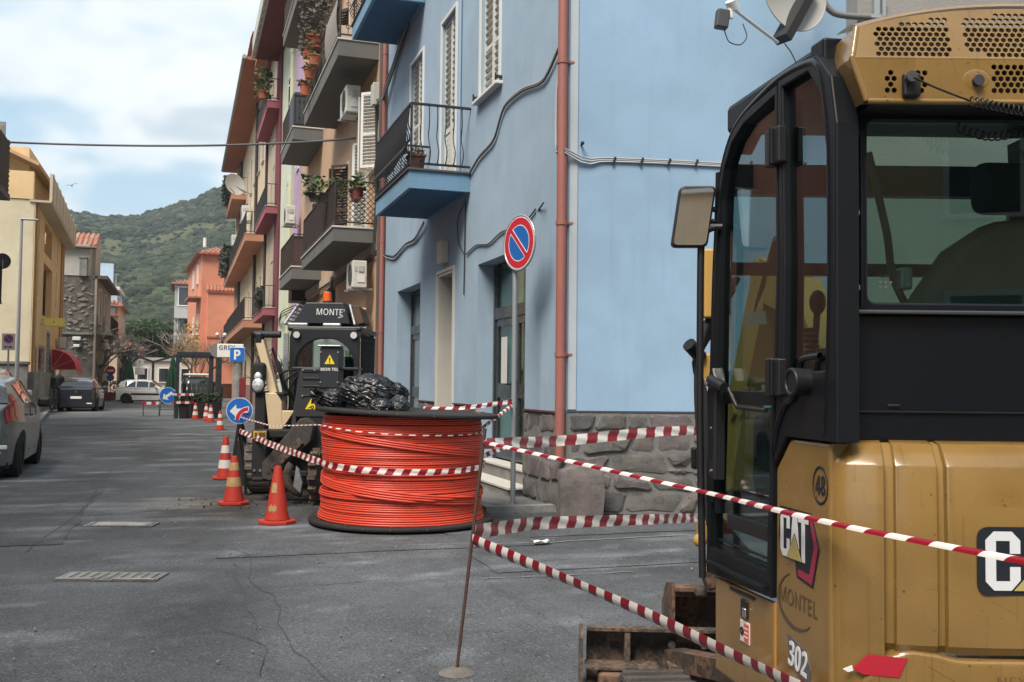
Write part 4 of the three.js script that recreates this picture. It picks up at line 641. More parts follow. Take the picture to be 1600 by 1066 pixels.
{ // yellow house
  const F = lf(2), H = thing('yellow_house', 'yellow house with an orange attic, street shops and a deep pale eave', 'house', [-6.45, 0, -49]);
  const ochre = plasterM([0.78, 0.56, 0.30]), pale = plasterM([0.66, 0.60, 0.43]);
  const holes = [[1.0, 0.1, 2.4, 3.0], [3.2, 0.1, 6.4, 3.1], [7.2, 0.1, 9.2, 4.0], [11, 0.1, 13, 3.0], [1.2, 5.2, 2.4, 7.4], [4.6, 4.6, 9.5, 7.2], [11.5, 5.2, 12.6, 7.4], [1.2, 7.9, 2.2, 9.2], [4.6, 7.7, 8.8, 9.2], [11.4, 7.9, 12.6, 9.2]];
  mb(F).ext(rect(0, 0, 16.2, 9.5), 0.3, M4(0, 0, -0.3), 0, holes.map((h) => rect(...h).reverse())).build('wall', ochre, H);
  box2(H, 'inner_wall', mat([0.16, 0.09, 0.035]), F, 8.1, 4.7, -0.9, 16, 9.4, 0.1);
  box2(H, 'wall', pale, new THREE.Matrix4(), -5.0, 4.75, -0.13, 9.9, 9.5, 0.3);
  box2(H, 'attic_wall', ochre, new THREE.Matrix4(), -4.2, 10.15, -0.1, 8.2, 1.25, 0.34);
  mb(F).ext([[0, 9.5], [16.6, 9.5], [16.6, 10.75], [0, 10.75]], 0.12, M4(0, 0, 0.55)).box(8.3, 9.45, 0.2, 16.8, 0.1, 0.9).build('eave', plasterM([0.58, 0.50, 0.38]), H);
  for (let i = 0; i < 9; i++) mb(F).box(0.3 + i * 1.95, 10.15, 0.69, 0.14, 1.25, 0.06).build('parapet_post', plasterM([0.60, 0.53, 0.42]), H);
  box2(H, 'attic', ochre, new THREE.Matrix4(), -3.6, 11.2, -6, 6.0, 2.2, 8);
  mb(new THREE.Matrix4()).box(-1.9, 12.1, -5.5, 4.2, 0.14, 10, 0, 0, -0.42).build('roof', plasterM([0.55, 0.36, 0.22]), H);
  mb().box(-3.1, 12.6, -0.5, 3.4, 0.9, 0.12).build('roof_fascia', M.concrete, H);
  for (const s of [0.3, 14.8, 15.9]) mb(F).cyl(s, 4.8, 0.08, 0.06, 0.06, 9.3, 8).build('downpipe', paintM([0.45, 0.30, 0.16]), H);
  for (const h of [holes[4], holes[6], holes[7], holes[9]]) farWindow(H, F, (h[0] + h[2]) / 2, (h[1] + h[3]) / 2, h[2] - h[0] - 0.1, h[3] - h[1] - 0.1, { out: -0.1, shut: M.white });
  for (const [h, n] of [[holes[5], 'loggia'], [holes[8], 'loggia']]) { box2(H, n, plasterM([0.42, 0.22, 0.06]), F, (h[0] + h[2]) / 2, (h[1] + h[3]) / 2, -0.7, h[2] - h[0], h[3] - h[1], 0.1); }
  for (const h of holes.slice(0, 4)) { const d = mb(F).box(h[0] + 0.08, (h[1] + h[3]) / 2, -0.05, 0.16, h[3] - h[1], 0.12).box(h[2] - 0.08, (h[1] + h[3]) / 2, -0.05, 0.16, h[3] - h[1], 0.12).box((h[0] + h[2]) / 2, h[3] - 0.08, -0.05, h[2] - h[0] - 0.32, 0.16, 0.12).box((h[0] + h[2]) / 2, 1.0, -0.05, h[2] - h[0] - 0.32, 0.1, 0.1).build('shop_front', M.galv, H); box2(d, 'pane', M.darkGlass, F, (h[0] + h[2]) / 2, (h[1] + h[3]) / 2, -0.08, h[2] - h[0] - 0.3, h[3] - h[1] - 0.1, 0.02); }
  airCon('air conditioner box over the red awning on the yellow house', M4(-6.45, 0, -49, 0, Math.PI / 2 + 2 * R + Math.PI, 0), -13.6, 3.2, -0.35, undefined, 1.1);
  // shop sign box
  const S = thing('shop_sign', 'yellow box sign on a bracket out from the yellow house', 'shop sign', [-6.0, 4.2, -53]);
  mb().rbox(0, 0, 0, 0.95, 0.42, 0.16, 0.02).build('sign_box', mat([0.72, 0.60, 0.10], { roughness: 0.4 }), S); mb().box(0, 0, 0.083, 0.86, 0.33, 0.004).build('sign_face', mat([0.80, 0.70, 0.20], { roughness: 0.35 }), S);
  mb().bar(V3(-0.62, 0.12, 0), V3(-0.47, 0.12, 0), 0.02).bar(V3(-0.62, -0.12, 0), V3(-0.47, -0.12, 0), 0.02).bar(V3(-0.6, -0.2, 0), V3(-0.6, 0.2, 0), 0.02).build('bracket', M.galv, S);
  mb().ext([[-0.05, -0.04], [0.05, -0.04], [0, 0.06]], 0.004, M4(0, 0.02, 0.085)).build('emblem', mat([0.45, 0.3, 0.05]), S);
  // awning
  const A = thing('shop_awning', 'red rounded awning over the shop door of the yellow house', 'awning', [-6.62, 1.95, -59.4]);
  const rib = (k) => Array.from({ length: 9 }, (_, i) => { const t = i / 8 * Math.PI / 2; return V3(1.28 * Math.sin(t), 1.12 * Math.cos(t), k); });
  mb().add(sheet(8, 8, (u, v) => { const t = v * Math.PI / 2, e = 1 - 0.06 * Math.abs(2 * u - 1) ** 4; return V3(1.28 * Math.sin(t) * e, 1.12 * Math.cos(t) * e, (u - 0.5) * 3.0); })).build('cover', mat([0.62, 0.085, 0.11], { roughness: 0.75, side: THREE.DoubleSide }), A);
  for (const k of [-1.5, 1.5]) { const sh = new THREE.Shape(); sh.moveTo(0, 0); sh.lineTo(0, 1.06); for (const q of rib(0)) sh.lineTo(q.x * 0.94, q.y * 0.94); sh.lineTo(0, 0); mb().add(new THREE.ShapeGeometry(sh), M4(0, 0, k)).build('end_panel', mat([0.33, 0.015, 0.03], { roughness: 0.8, side: THREE.DoubleSide }), A); }
  for (const a of [0.0, 0.5, 1.05, 1.57]) mb().bar(V3(0, 0, 1.52), V3(1.2 * Math.sin(a), 1.05 * Math.cos(a), 1.52), 0.018).build('rib', mat([0.6, 0.25, 0.25]), A);
  mb().add(sheet(2, 18, (u, v) => V3(1.285 + 0.015 * Math.sin(u * 56), -0.22 * v - 0.03 * Math.abs(Math.sin(u * 28)) * v, (u - 0.5) * 3.0))).build('valance', mat([0.62, 0.14, 0.16], { side: THREE.DoubleSide }), A);
}
{ // low wall and sign in front of it
  const H = thing('garden_wall', 'weathered grey wall beside the yellow house', 'wall', [-5.75, 0, -43]);
  mb().box(-3.3, 1.0, 0, 6.6, 2.0, 0.3).build('wall', M.concrete, H); mb().rbox(-3.3, 2.05, 0, 6.7, 0.12, 0.42, 0.02).build('coping', M.concrete, H);
  mb().box(0.05, 0.85, -3, 0.3, 1.7, 5.6).build('wall', M.concrete, H);
  const L = thing('street_lamp', 'slim grey street lamp with a flat arm in front of the yellow house', 'street lamp', [-6.0, 0.1, -42]);
  mb().cyl(0, 3.7, 0, 0.085, 0.05, 7.5, 14).cyl(0, 0.5, 0, 0.1, 0.1, 1.0, 14).build('pole', mat([0.36, 0.38, 0.40], { roughness: 0.45, metalness: 0.5 }), L); mb().rbox(0.28, 7.47, 0, 0.62, 0.07, 0.2, 0.03).build('lamp_head', M.galv, L);
  const P = thing('parking_ban_sign', 'white rectangular panel with a small no parking disc by the grey wall', 'traffic sign', [-5.72, 0.1, -38]);
  mb().cyl(0, 1.4, -0.04, 0.03, 0.03, 2.8, 10).build('pole', M.galv, P); mb().rbox(0, 2.6, 0, 0.42, 0.58, 0.02, 0.009).build('panel', M.whitePlastic, P);
  noParkFace(P, 0, 2.7, 0.012, 0.155); for (const [x, w] of [[-0.08, 0.1], [0.06, 0.12]]) mb().box(x, 2.42, 0.012, w, 0.06, 0.004).build('symbol', mat([0.1, 0.18, 0.3]), P);
  // round plate on the left edge
  const B = thing('hanging_sign', 'black round plate over a tall plate at the left picture edge', 'sign', [-4.42, 3.3, -28]);
  mb().cyl(0, 1.12, 0, 0.2, 0.2, 0.05, 28, Math.PI / 2).build('disc', mat([0.03, 0.032, 0.036], { roughness: 0.6 }), B); mb().rbox(-0.08, 0.5, 0, 0.17, 0.95, 0.05, 0.01).build('plate', mat([0.03, 0.032, 0.036]), B);
  mb().bar(V3(0.02, 0.95, 0.04), V3(0.02, 1.15, 0.04), 0.015).bar(V3(-0.7, 0.85, -0.05), V3(0, 0.85, -0.05), 0.02).build('bracket', M.galv, B); for (let i = 0; i < 4; i++) mb().box(-0.1, 0.03 + i * 0.045, 0.03, 0.26 - i * 0.02, 0.025, 0.05).build('louvre', M.iron, B);
}
function noParkFace(parent, x, y, z, r, turn = 0, red = mat([0.50, 0.02, 0.04], { roughness: 0.4 }), blue = mat([0.01, 0.12, 0.42], { roughness: 0.4 }), rim = M.whitePlastic) {
  const B = M4(x, y, z, 0, turn, 0), disc = (a, b, m, k, n) => { const s = new THREE.Shape(); s.absarc(0, 0, a, 0, Math.PI * 2); if (b) { const h = new THREE.Path(); h.absarc(0, 0, b, 0, Math.PI * 2, true); s.holes.push(h); } return mb(B).add(new THREE.ExtrudeGeometry(s, { depth: 0.0015, bevelEnabled: false, curveSegments: 32 }), M4(0, 0, k)).build(n, m, parent); };
  disc(r, 0, rim, 0, 'sign_rim'); disc(r * 0.965, r * 0.70, red, 0.002, 'red_ring'); disc(r * 0.66, 0, blue, 0.002, 'blue_field');
  mb(B).box(0, 0, 0.005, r * 1.36, r * 0.22, 0.001, 0, 0, -Math.PI / 4).build('white_edge', rim, parent); mb(B).box(0, 0, 0.0065, r * 1.38, r * 0.155, 0.001, 0, 0, -Math.PI / 4).build('red_bar', red, parent);
}
{ // old stone house
  const H = thing('old_stone_house', 'bare grey rubble gable with a pantiled upper storey', 'house', [-5.35, 0, -68]);
  const N = new THREE.Matrix4();
  mb().box(-5, 4.0, -7, 10, 8.0, 13.9).build('wall', mat([0.27, 0.255, 0.23], { roughness: 1, map: T.old, bumpMap: T.stoneBump, bumpScale: 0.08 }), H);
  const rg = rngOf(91), sm = [[0.28, 0.265, 0.24], [0.25, 0.237, 0.215], [0.32, 0.305, 0.28], [0.235, 0.222, 0.2]].map((c) => mat(c, { roughness: 1, map: T.stone }));
  const pile = mb(); const piles = [mb(), mb(), mb(), mb()];
  for (let i = 0; i < 260; i++) { const x = -0.15 - rg() * 4.6, y = 2.6 + rg() * 5.3, s = lerp(0.06, 0.19, rg() * rg()); piles[Math.floor(rg() * 4)].add(new THREE.IcosahedronGeometry(1, 0), new THREE.Matrix4().makeScale(s * 1.5, s * 0.8, 0.014).setPosition(x, y, 0)); }
  piles.forEach((q, i) => { const o = q.build('rubble', sm[i], H); o.userData.kind = 'stuff'; });
  mb().box(-4.9, 4.35, 0.05, 9.6, 0.16, 0.12).build('ledge', M.concrete, H);
  mb().box(-4.9, 9.0, -1.0, 9.0, 2.0, 2).build('upper_wall', plasterM([0.48, 0.48, 0.44]), H); mb().box(-0.5, 9.0, -4, 0.6, 3.6, 4).build('upper_wall', plasterM([0.5, 0.46, 0.40]), H);
  const roof = mb().box(-4.6, 10.35, -1.2, 9.2, 0.12, 2.9, 0.42).build('roof', M.roofTile, H); const tmats = [M.roofTile, mat([0.36, 0.16, 0.11], { map: T.stone }), mat([0.40, 0.25, 0.18], { map: T.stone })];
  for (let i = 0; i < 30; i++) for (let k = 0; k < 2; k++) mb().cyl(-0.1 - i * 0.3, 10.2 + k * 0.55, -0.75 - k * 1.25, 0.12, 0.11, 1.3, 7, Math.PI / 2 + 0.42 - 0.02).build('roof_tile', tmats[(i * 7 + k) % 3], roof);
  mb().box(-4.6, 9.82, 0.25, 9.2, 0.1, 0.3).build('eave', M.concrete, H);
  mb().box(-0.75, 8.55, 0.0, 0.42, 1.15, 0.4).build('chimney', M.concrete, H); mb().rbox(-0.75, 9.15, 0.0, 0.52, 0.08, 0.5, 0.02).build('chimney_cap', M.concrete, H);
  mb().box(0.25, 7.95, -6.5, 0.9, 0.22, 13).build('eave', mat([0.09, 0.08, 0.075], { roughness: 0.9 }), H); mb().box(0.02, 4, -6.5, 0.12, 8, 13).build('wall', plasterM([0.36, 0.32, 0.28]), H);
  const F = lf(0), L = F; for (const s of [2.5, 7]) { farWindow(H, F, s, 6.2, 1.1, 2.2, { pane: mat([0.12, 0.03, 0.03]), out: 0.1 }); }
  const b = mb(F).box(4.5, 4.4, 0.5, 7.5, 0.2, 0.9).build('balcony', M.concrete, H); const q = mb(F); for (let s = 0.9; s < 8.2; s += 0.35) q.bar(V3(s, 4.5, 0.92), V3(s, 5.5, 0.92), 0.02, 4); q.beam(V3(0.8, 5.5, 0.92), V3(8.2, 5.5, 0.92), 0.05, 0.05); for (let i = 0; i < 3; i++) q.bar(V3(0.8, 4.5, 0.1 + i * 0.4), V3(0.8, 5.5, 0.1 + i * 0.4), 0.02, 4); q.build('railing', M.iron, b);
  for (const [y, s] of [[4.0, 0.24], [3.55, 0.18]]) mb().rbox(-1.0, y, 0.12, s * 2, s, s, 0.04).build('wall_lamp', M.whitePlastic, H);
}
function plainHouse(name, label, pos, turn, w, h, d, wall, opt = {}) {   // a far house: walls, hipped or flat roof, rows of built windows
  const H = thing(name, label, 'house', pos, turn, opt.group);
  mb().box(w / 2, h / 2, -d / 2, w, h, d).build('wall', wall, H);
  if (opt.flat) mb().box(w / 2, h + 0.15, -d / 2, w + 0.4, 0.3, d + 0.4).build('roof', opt.flat, H);
  else { const g = new THREE.CylinderGeometry(0.001, 0.7071, 1, 4, 1).rotateY(Math.PI / 4); g.scale(w + 0.9, opt.rise ?? 1.4, d + 0.9); const roof = mb().add(g, M4(w / 2, h + (opt.rise ?? 1.4) / 2, -d / 2)).build('roof', M.roofTile, H); const n = Math.round(w / 0.4), rs = opt.rise ?? 1.4; for (let i = 0; i < n; i++) { const x = (i + 0.5) / n * w, t = 1 - Math.abs(x - w / 2) / (w / 2 + 0.45); if (t > 0.1) mb().bar(V3(x, h + 0.06, 0.4), V3(lerp(x, w / 2, 0), h + rs * t + 0.06, 0.45 - (d / 2 + 0.45) * t), 0.10, 6).build('roof_tile_row', M.roofTile, roof); } mb().box(w / 2, h - 0.02, 0.2, w + 0.7, 0.12, 0.5).build('eave', opt.eave ?? plasterM([0.4, 0.2, 0.14]), H); }
  for (const [x, y, ww, hh] of opt.windows ?? []) farWindow(H, new THREE.Matrix4(), x, y, ww, hh, { out: 0.02 });
  for (const [s, y, ww, hh] of opt.side ?? []) farWindow(H, M4(0, 0, 0, 0, -Math.PI / 2, 0), -s, y, ww, hh, { out: 0.02 });
  return H;
}
{
  const wh = (nx, ny, w, h) => { const o = []; for (let i = 0; i < nx; i++) for (let j = 0; j < ny; j++) o.push([w * (i + 0.5) / nx, 1.8 + j * (h - 1) / ny, 1.0, 1.5]); return o; };
  const pb = plainHouse('pale_blue_house', 'pale blue flat roofed block with a water tank behind the stone house', [-8.6, 0, -99], 0, 2.7, 9.8, 8, plasterM([0.42, 0.56, 0.68]), { flat: M.white, windows: [[1.6, 7.2, 0.9, 1.4], [1.6, 4, 0.9, 1.4]] });
  mb().box(1.6, 11.2, -2, 1.2, 2.4, 1.2).build('water_tank', plasterM([0.45, 0.58, 0.72]), pb); mb().bar(V3(2.5, 9.9, -1), V3(2.5, 11.4, -1), 0.04).build('aerial', M.galv, pb);
  const bh = plainHouse('beige_house', 'narrow beige house with brick red balcony at the end of the left row', [-7.1, 0, -97], 0, 1.45, 8.2, 12, plasterM([0.55, 0.44, 0.33]), { windows: [[0.9, 5.0, 0.4, 1.3]] });
  mb().box(1.0, 7.3, 0.35, 0.9, 0.14, 0.8).box(1.0, 6.2, 0.3, 1.1, 0.4, 0.7).build('balcony', plasterM([0.36, 0.12, 0.08]), bh); mb().box(0.9, 7.9, 0.1, 0.6, 1.1, 0.5).build('attic', mat([0.13, 0.13, 0.13]), bh);
  plainHouse('white_house', 'low whitish house front behind the closed green parasol', [-4.6, 0, -96], 0, 6.2, 3.2, 8, plasterM([0.56, 0.54, 0.50]), { flat: plasterM([0.42, 0.40, 0.37]), windows: [[1.2, 1.9, 0.8, 1.2], [3.0, 1.9, 0.8, 1.2], [4.8, 1.9, 0.8, 1.2]] });
  plainHouse('red_roof_house', 'low salmon house with a red tiled roof at the foot of the hill', [-7.0, 0, -112], 0, 3.2, 4.6, 7, plasterM([0.5, 0.20, 0.15]), { rise: 0.9, windows: [[1.6, 2.6, 0.9, 1.3]] });
  plainHouse('hill_house', 'small pale house standing alone low on the wooded hill', [-9.8, hillH(-8.5, -255) - 0.6, -255], 0.2, 3.6, 2.6, 4, plasterM([0.6, 0.6, 0.56]), { rise: 0.8, windows: [[0.9, 1.5, 0.6, 0.8], [2.6, 1.5, 0.6, 0.8]] });
  // coral house on the right
  const c = plasterM([0.68, 0.27, 0.17]);
  const C = plainHouse('coral_house', 'coral red house with tiled roofs stepping down to the street', [1.35, 0, -86], 3.5 * R, 3.6, 12.0, 16, c, { rise: 1.5, eave: plasterM([0.36, 0.10, 0.06]), side: [[4, 10.6, 0.9, 1.5], [9, 10.6, 0.9, 1.5], [3, 6.2, 0.9, 1.6], [8, 6.2, 0.9, 1.6]] });
  mb().box(1.95, 5.0, 0.55, 3.0, 7.6, 1.1).build('porch_block', c, C); const rf = mb().box(1.95, 9.15, 0.5, 3.2, 0.12, 1.5, 0.5).build('lower_roof', M.roofTile, C); for (let i = 0; i < 11; i++) mb().cyl(0.5 + i * 0.29, 9.22, 0.5, 0.1, 0.1, 1.5, 7, Math.PI / 2 + 0.5).build('roof_tile', M.roofTile, rf);
  mb().box(1.95, 8.72, 1.12, 3.2, 0.1, 0.2).build('cornice', plasterM([0.36, 0.10, 0.06]), C); mb().box(1.95, 5.0, 1.13, 3.04, 0.14, 0.08).build('string_course', plasterM([0.36, 0.10, 0.06]), C);
  mb().box(-0.5, 8.35, -2.5, 1.0, 0.14, 5).build('balcony_roof', M.roofTile, C); mb().box(-0.4, 4.4, -4, 0.8, 0.5, 6).build('balcony', plasterM([0.55, 0.3, 0.24]), C); mb().cyl(0.35, 13.2, -2, 0.14, 0.14, 0.8, 8).build('chimney', M.white, C);
  const P = plainHouse('grey_balcony_house', 'pale grey block with stacked white balconies behind the coral house', [-0.9, 0, -106], 0, 4.2, 11.3, 9, plasterM([0.36, 0.40, 0.42]), { rise: 0.9, windows: [[1.0, 10.0, 1.2, 1.8], [1.0, 7.0, 1.2, 1.6]] });
  for (const y of [8.2, 5.6]) { const b = mb().box(0.9, y, 0.8, 1.8, 1.0, 1.6).build('balcony', plasterM([0.55, 0.60, 0.62]), P); mb().box(0.9, y + 0.53, 0.8, 1.84, 0.05, 1.64).build('coping', M.white, b); }
  plainHouse('peach_hoarding', 'plain peach rendered wall behind the dark hatchback', [-7.6, 0, -75.5], 0, 2.1, 3.0, 0.4, plasterM([0.62, 0.33, 0.15]), { flat: plasterM([0.3, 0.24, 0.2]) }).userData.category = 'wall';
}
// ---------- the square: trees, lamps, parasols, planters, signs ----------
function bareTree(label, x, z, h, seed, spread, m = mat([0.22, 0.19, 0.16], { roughness: 1, map: T.bark }), twigs = mat([0.33, 0.29, 0.26], { roughness: 1 })) {
  const t = thing('bare_tree', label, 'tree', [x, 0, z], 0, 'bare trees round the square'), rg = rngOf(seed), tr = mb(), tw = mb();
  const grow = (p, d, L, r, k) => { const q = p.clone().addScaledVector(d, L); (k > 1 ? tr : tw).bar(p, q, r, k > 1 ? 6 : 3, r * 0.7); if (!k) return; const n = k > 2 ? 4 : 3; for (let i = 0; i < n; i++) { const nd = d.clone().add(V3((rg() - 0.5) * spread, (rg() - 0.25) * 0.8, (rg() - 0.5) * spread)).normalize(); grow(p.clone().lerp(q, lerp(0.55, 1, rg())), nd, L * lerp(0.6, 0.85, rg()), r * 0.62, k - 1); } };
  grow(V3(0, 0, 0), V3((rg() - 0.5) * 0.2, 1, 0).normalize(), h * 0.40, h * 0.026, 4);
  tr.build('trunk', m, t, true); tw.build('crown', twigs, t, true).userData.kind = 'stuff'; return t;
}
bareTree('bare pollarded tree left of the square in front of the stone house', -5.1, -69.5, 6.0, 3, 2.6);
bareTree('bare leafless tree leaning right beside the planter boxes', -3.9, -74, 5.6, 8, 2.4);
bareTree('bare tree with orange twigs in front of the coral house', 1.0, -72, 5.0, 14, 2.2, undefined, mat([0.36, 0.24, 0.15], { roughness: 1 }));
bareTree('bare tree behind the pergola with pale twigs', -0.5, -84, 6.2, 21, 2.2);
bareTree('dead climber branches on the cream house by the street signs', 2.6, -37, 2.9, 33, 2.2, undefined, mat([0.05, 0.045, 0.04]));
{
  const t = thing('pine_tree', 'spreading dark green pine at the foot of the hill', 'tree', [-3.2, 0, -118]);
  mb().bar(V3(0, 0, 0), V3(0.6, 5.5, 0), 0.4, 8, 0.22).bar(V3(0.3, 3.5, 0), V3(3, 6, 0.5), 0.15, 6, 0.08).bar(V3(0.4, 4.5, 0), V3(-2.5, 6.2, 0.3), 0.15, 6, 0.08).build('trunk', mat([0.14, 0.09, 0.06], { map: T.bark }), t);
  const cs = Array.from({ length: 16 }, () => [rr(-4, 5), rr(4.4, 7.6), rr(-2.5, 2.5), rr(0.9, 1.7)]);
  leaves(mb(), 9000, 0.32, () => { const c = cs[Math.floor(rnd() * 16)], a = rr(0, 6.28), b = Math.acos(rr(-1, 1)), r = c[3] * Math.cbrt(rr(0.3, 1)); return V3(c[0] + r * Math.sin(b) * Math.cos(a) * 1.3, c[1] + r * Math.cos(b) * 0.55, c[2] + r * Math.sin(b) * Math.sin(a)); }).build('crown', mat([0.055, 0.095, 0.042], { roughness: 0.9 }), t, true);
  const s = thing('yellow_tree', 'thin tree with yellowing leaves before the coral house', 'tree', [0.6, 0, -76]);
  mb().bar(V3(0, 0, 0), V3(0.1, 4.5, 0), 0.09, 7, 0.04).build('trunk', mat([0.14, 0.1, 0.08]), s);
  leaves(mb(), 420, 0.2, () => V3(rr(-0.55, 0.55), rr(2.6, 5.6), rr(-0.5, 0.5))).build('crown', mat([0.35, 0.27, 0.05], { roughness: 0.8 }), s, true);
}
function parasol(label, x, z, h, w) { const t = thing('closed_parasol', label, 'parasol', [x, 0, z], 0, 'closed green parasols'); mb().cyl(0, h / 2, 0, 0.035, 0.035, h, 8).cyl(0, 0.06, 0, 0.35, 0.35, 0.12, 14).build('pole', M.galv, t); mb().add(sheet(14, 28, (u, v) => { const a = u * 6.2832, f = 0.72 + 0.28 * Math.cos(a * 7 + v * 1.2), r = w * f * (0.12 + 0.88 * Math.pow(v, 0.7)) * (1 - 0.25 * Math.exp(-(((v - 0.25) / 0.06) ** 2))); return V3(r * Math.cos(a), lerp(h * 0.99, h * 0.34, v), r * Math.sin(a)); })).build('canopy', mat([0.010, 0.060, 0.032], { roughness: 0.85, side: THREE.DoubleSide }), t); mb().sph(0, h, 0, 0.06).build('finial', M.iron, t); return t; }
parasol('closed green parasol standing behind the white hatchback', -3.35, -70, 2.95, 0.5); parasol('closed green parasol leaning by the dark pergola post', -0.5, -58, 2.75, 0.42);
for (const [x, l] of [[-5.0, 'rust red planter box nearer the bare tree'], [-4.28, 'rust red planter box next to the white hatchback']]) { const t = thing('planter_box', l, 'planter', [x, 0, -71.5]); mb().rbox(0, 0.34, 0, 0.7, 0.5, 0.6, 0.03).box(-0.25, 0.05, 0, 0.1, 0.1, 0.5).box(0.25, 0.05, 0, 0.1, 0.1, 0.5).build('box', paintM([0.24, 0.055, 0.055]), t); leaves(mb(), 260, 0.13, () => V3(rr(-0.33, 0.33), rr(0.55, 1.35), rr(-0.28, 0.28))).build('foliage', M.leaf, t, true); }
function roundSign(name, label, x, z, y, r, face, turn = 0) { const t = thing(name, label, 'traffic sign', [x, 0, z], turn); mb().cyl(0, (y + r) / 2, -0.04, 0.03, 0.03, y + r, 8).build('pole', M.galv, t); face(t); return t; }
const disc = (t, y, z, r, m, n = 'disc') => mb().cyl(0, y, z, r, r, 0.012, 28, Math.PI / 2).build(n, m, t);
const signRed = mat([0.50, 0.02, 0.035], { roughness: 0.4 }), signBlue = mat([0.012, 0.14, 0.52], { roughness: 0.4 });
roundSign('no_entry_sign', 'red no entry disc over a small blue disc on the square', -4.58, -72, 2.0, 0.28, (t) => { disc(t, 2.05, 0, 0.31, signRed); mb().box(0, 2.05, 0.008, 0.42, 0.11, 0.006).build('bar', M.whitePlastic, t); disc(t, 1.58, 0, 0.24, signBlue); });
roundSign('direction_sign', 'pale blue pointed direction board left of the no entry sign', -5.25, -72, 1.95, 0.1, (t) => mb().ext([[-0.45, -0.09], [0.35, -0.09], [0.45, 0], [0.35, 0.09], [-0.45, 0.09]], 0.03, M4(0, 1.92, 0)).build('board', mat([0.12, 0.34, 0.55], { roughness: 0.5 }), t));
roundSign('speed_sign', 'white round sign with a black mark above a white square plate', -2.75, -72, 2.55, 0.25, (t) => { disc(t, 2.6, 0, 0.28, M.whitePlastic); mb().box(0, 2.66, 0.008, 0.035, 0.2, 0.006).build('mark', M.black, t); mb().rbox(0.02, 2.05, 0, 0.62, 0.5, 0.03, 0.012).build('plate', M.whitePlastic, t); });
{ const t = thing('board_sign', 'pale board with blue letters behind the closed green parasol', 'sign', [-3.3, 0, -76]); mb().cyl(0.3, 1.5, 0, 0.04, 0.04, 3.0, 8).build('pole', M.galv, t); mb().rbox(0, 3.0, 0.05, 0.75, 1.2, 0.05, 0.02).build('board', M.whitePlastic, t); put('lettering', text('on', 0.34, 0.006).translate(-0.0, 3.3, 0.078), mat([0.05, 0.16, 0.3]), t); }
for (const [x, z, l] of [[-6.25, -72, 'black lamp post with a lantern in front of the peach wall'], [-7.0, -72.6, 'thin black post beside the peach wall under the awning']]) { const t = thing('lamp_post', l, 'lamp post', [x, 0, z]); mb().cyl(0, 1.9, 0, 0.06, 0.035, 3.8, 8).build('pole', M.iron, t); if (x > -7) mb().rbox(0, 3.95, 0, 0.3, 0.36, 0.3, 0.05).build('lantern', mat([0.3, 0.3, 0.28]), t); else mb().sph(0, 3.8, 0, 0.07).build('finial', M.iron, t); }
{ const t = thing('double_lamp', 'twin-globe white lamp on a thin post in front of the coral house', 'lamp post', [2.1, 0, -60]); mb().cyl(0, 2.2, 0, 0.06, 0.04, 4.4, 8).bar(V3(-0.35, 4.0, 0), V3(0.35, 4.0, 0), 0.03).bar(V3(0, 3.6, 0), V3(0.5, 3.0, 0), 0.04).build('pole', M.galv, t); for (const x of [-0.35, 0.35]) mb().sph(x * 0.6, 4.12, 0, 0.11).build('globe', M.whitePlastic, t); }
// dark steel pergola with planters
const anth = metalM([0.045, 0.055, 0.065]);
{
  const t = thing('pergola', 'dark steel pergola frame standing in the parking lane', 'pergola', [0.6, 0, -41]);
  const q = [[-0.75, 1.4], [0.75, 1.4], [-0.75, -1.9], [0.8, -1.9], [0.45, 1.3], [0.8, -0.3]];
  for (const [x, z] of q) mb().rbox(x, 1.2, z, 0.17, 2.4, 0.17, 0.01).build('post', anth, t);
  for (const z of [1.4, -0.3, -1.9]) mb().rbox(0.02, 2.44, z, 1.66, 0.16, 0.12, 0.01).build('beam', anth, t); for (const x of [-0.75, 0.8]) mb().rbox(x, 2.44, -0.25, 0.12, 0.15, 3.2, 0.01).build('beam', anth, t);
  const gw = thing('canopy_frame', 'thin dark gull-wing canopy frame behind the white hatchback', 'pergola', [-1.8, 0, -68.6]);
  for (const [a, b] of [[V3(1.9, 3.2, 0), V3(0, 2.62, 0)], [V3(0, 2.62, 0), V3(-1.75, 3.25, 0)]]) mb().beam(a, b, 0.12, 0.14).build('slanting_beam', anth, gw);
  mb().rbox(0, 1.3, 0, 0.16, 2.6, 0.16, 0.01).build('post', anth, gw);
  for (let i = 0; i < 7; i++) { const bb = mb().box(-0.5 + i * 0.17, 0.95, 1.15, 0.13, 0.75, 0.03).build('fence_board', mat([0.055, 0.06, 0.05], { roughness: 0.9 }), t); }
  mb().box(-0.66, 1.05, 1.56, 0.07, 2.1, 0.03).build('reflective_strip', M.whitePlastic, t);
  for (const [x, z, w, l] of [[0.25, 1.55, 1.25, 'long black planter tub along the front of the pergola'], [-0.45, 1.5, 0.5, 'small black tub at the left foot of the pergola']]) { const p = thing('planter_tub', l, 'planter', [0.6 + x, 0, -41 + z]); mb().add(new THREE.CylinderGeometry(0.7071, 0.62, 1, 4, 1).rotateY(Math.PI / 4).scale(w, 0.6, 0.5), M4(0, 0.3, 0)).build('tub', M.blackMatte, p); leaves(mb(), Math.round(420 * w), 0.12, () => V3(rr(-0.5, 0.5) * w, rr(0.55, 0.95), rr(-0.25, 0.25))).build('foliage', mat([0.035, 0.055, 0.025]), p, true); }
}
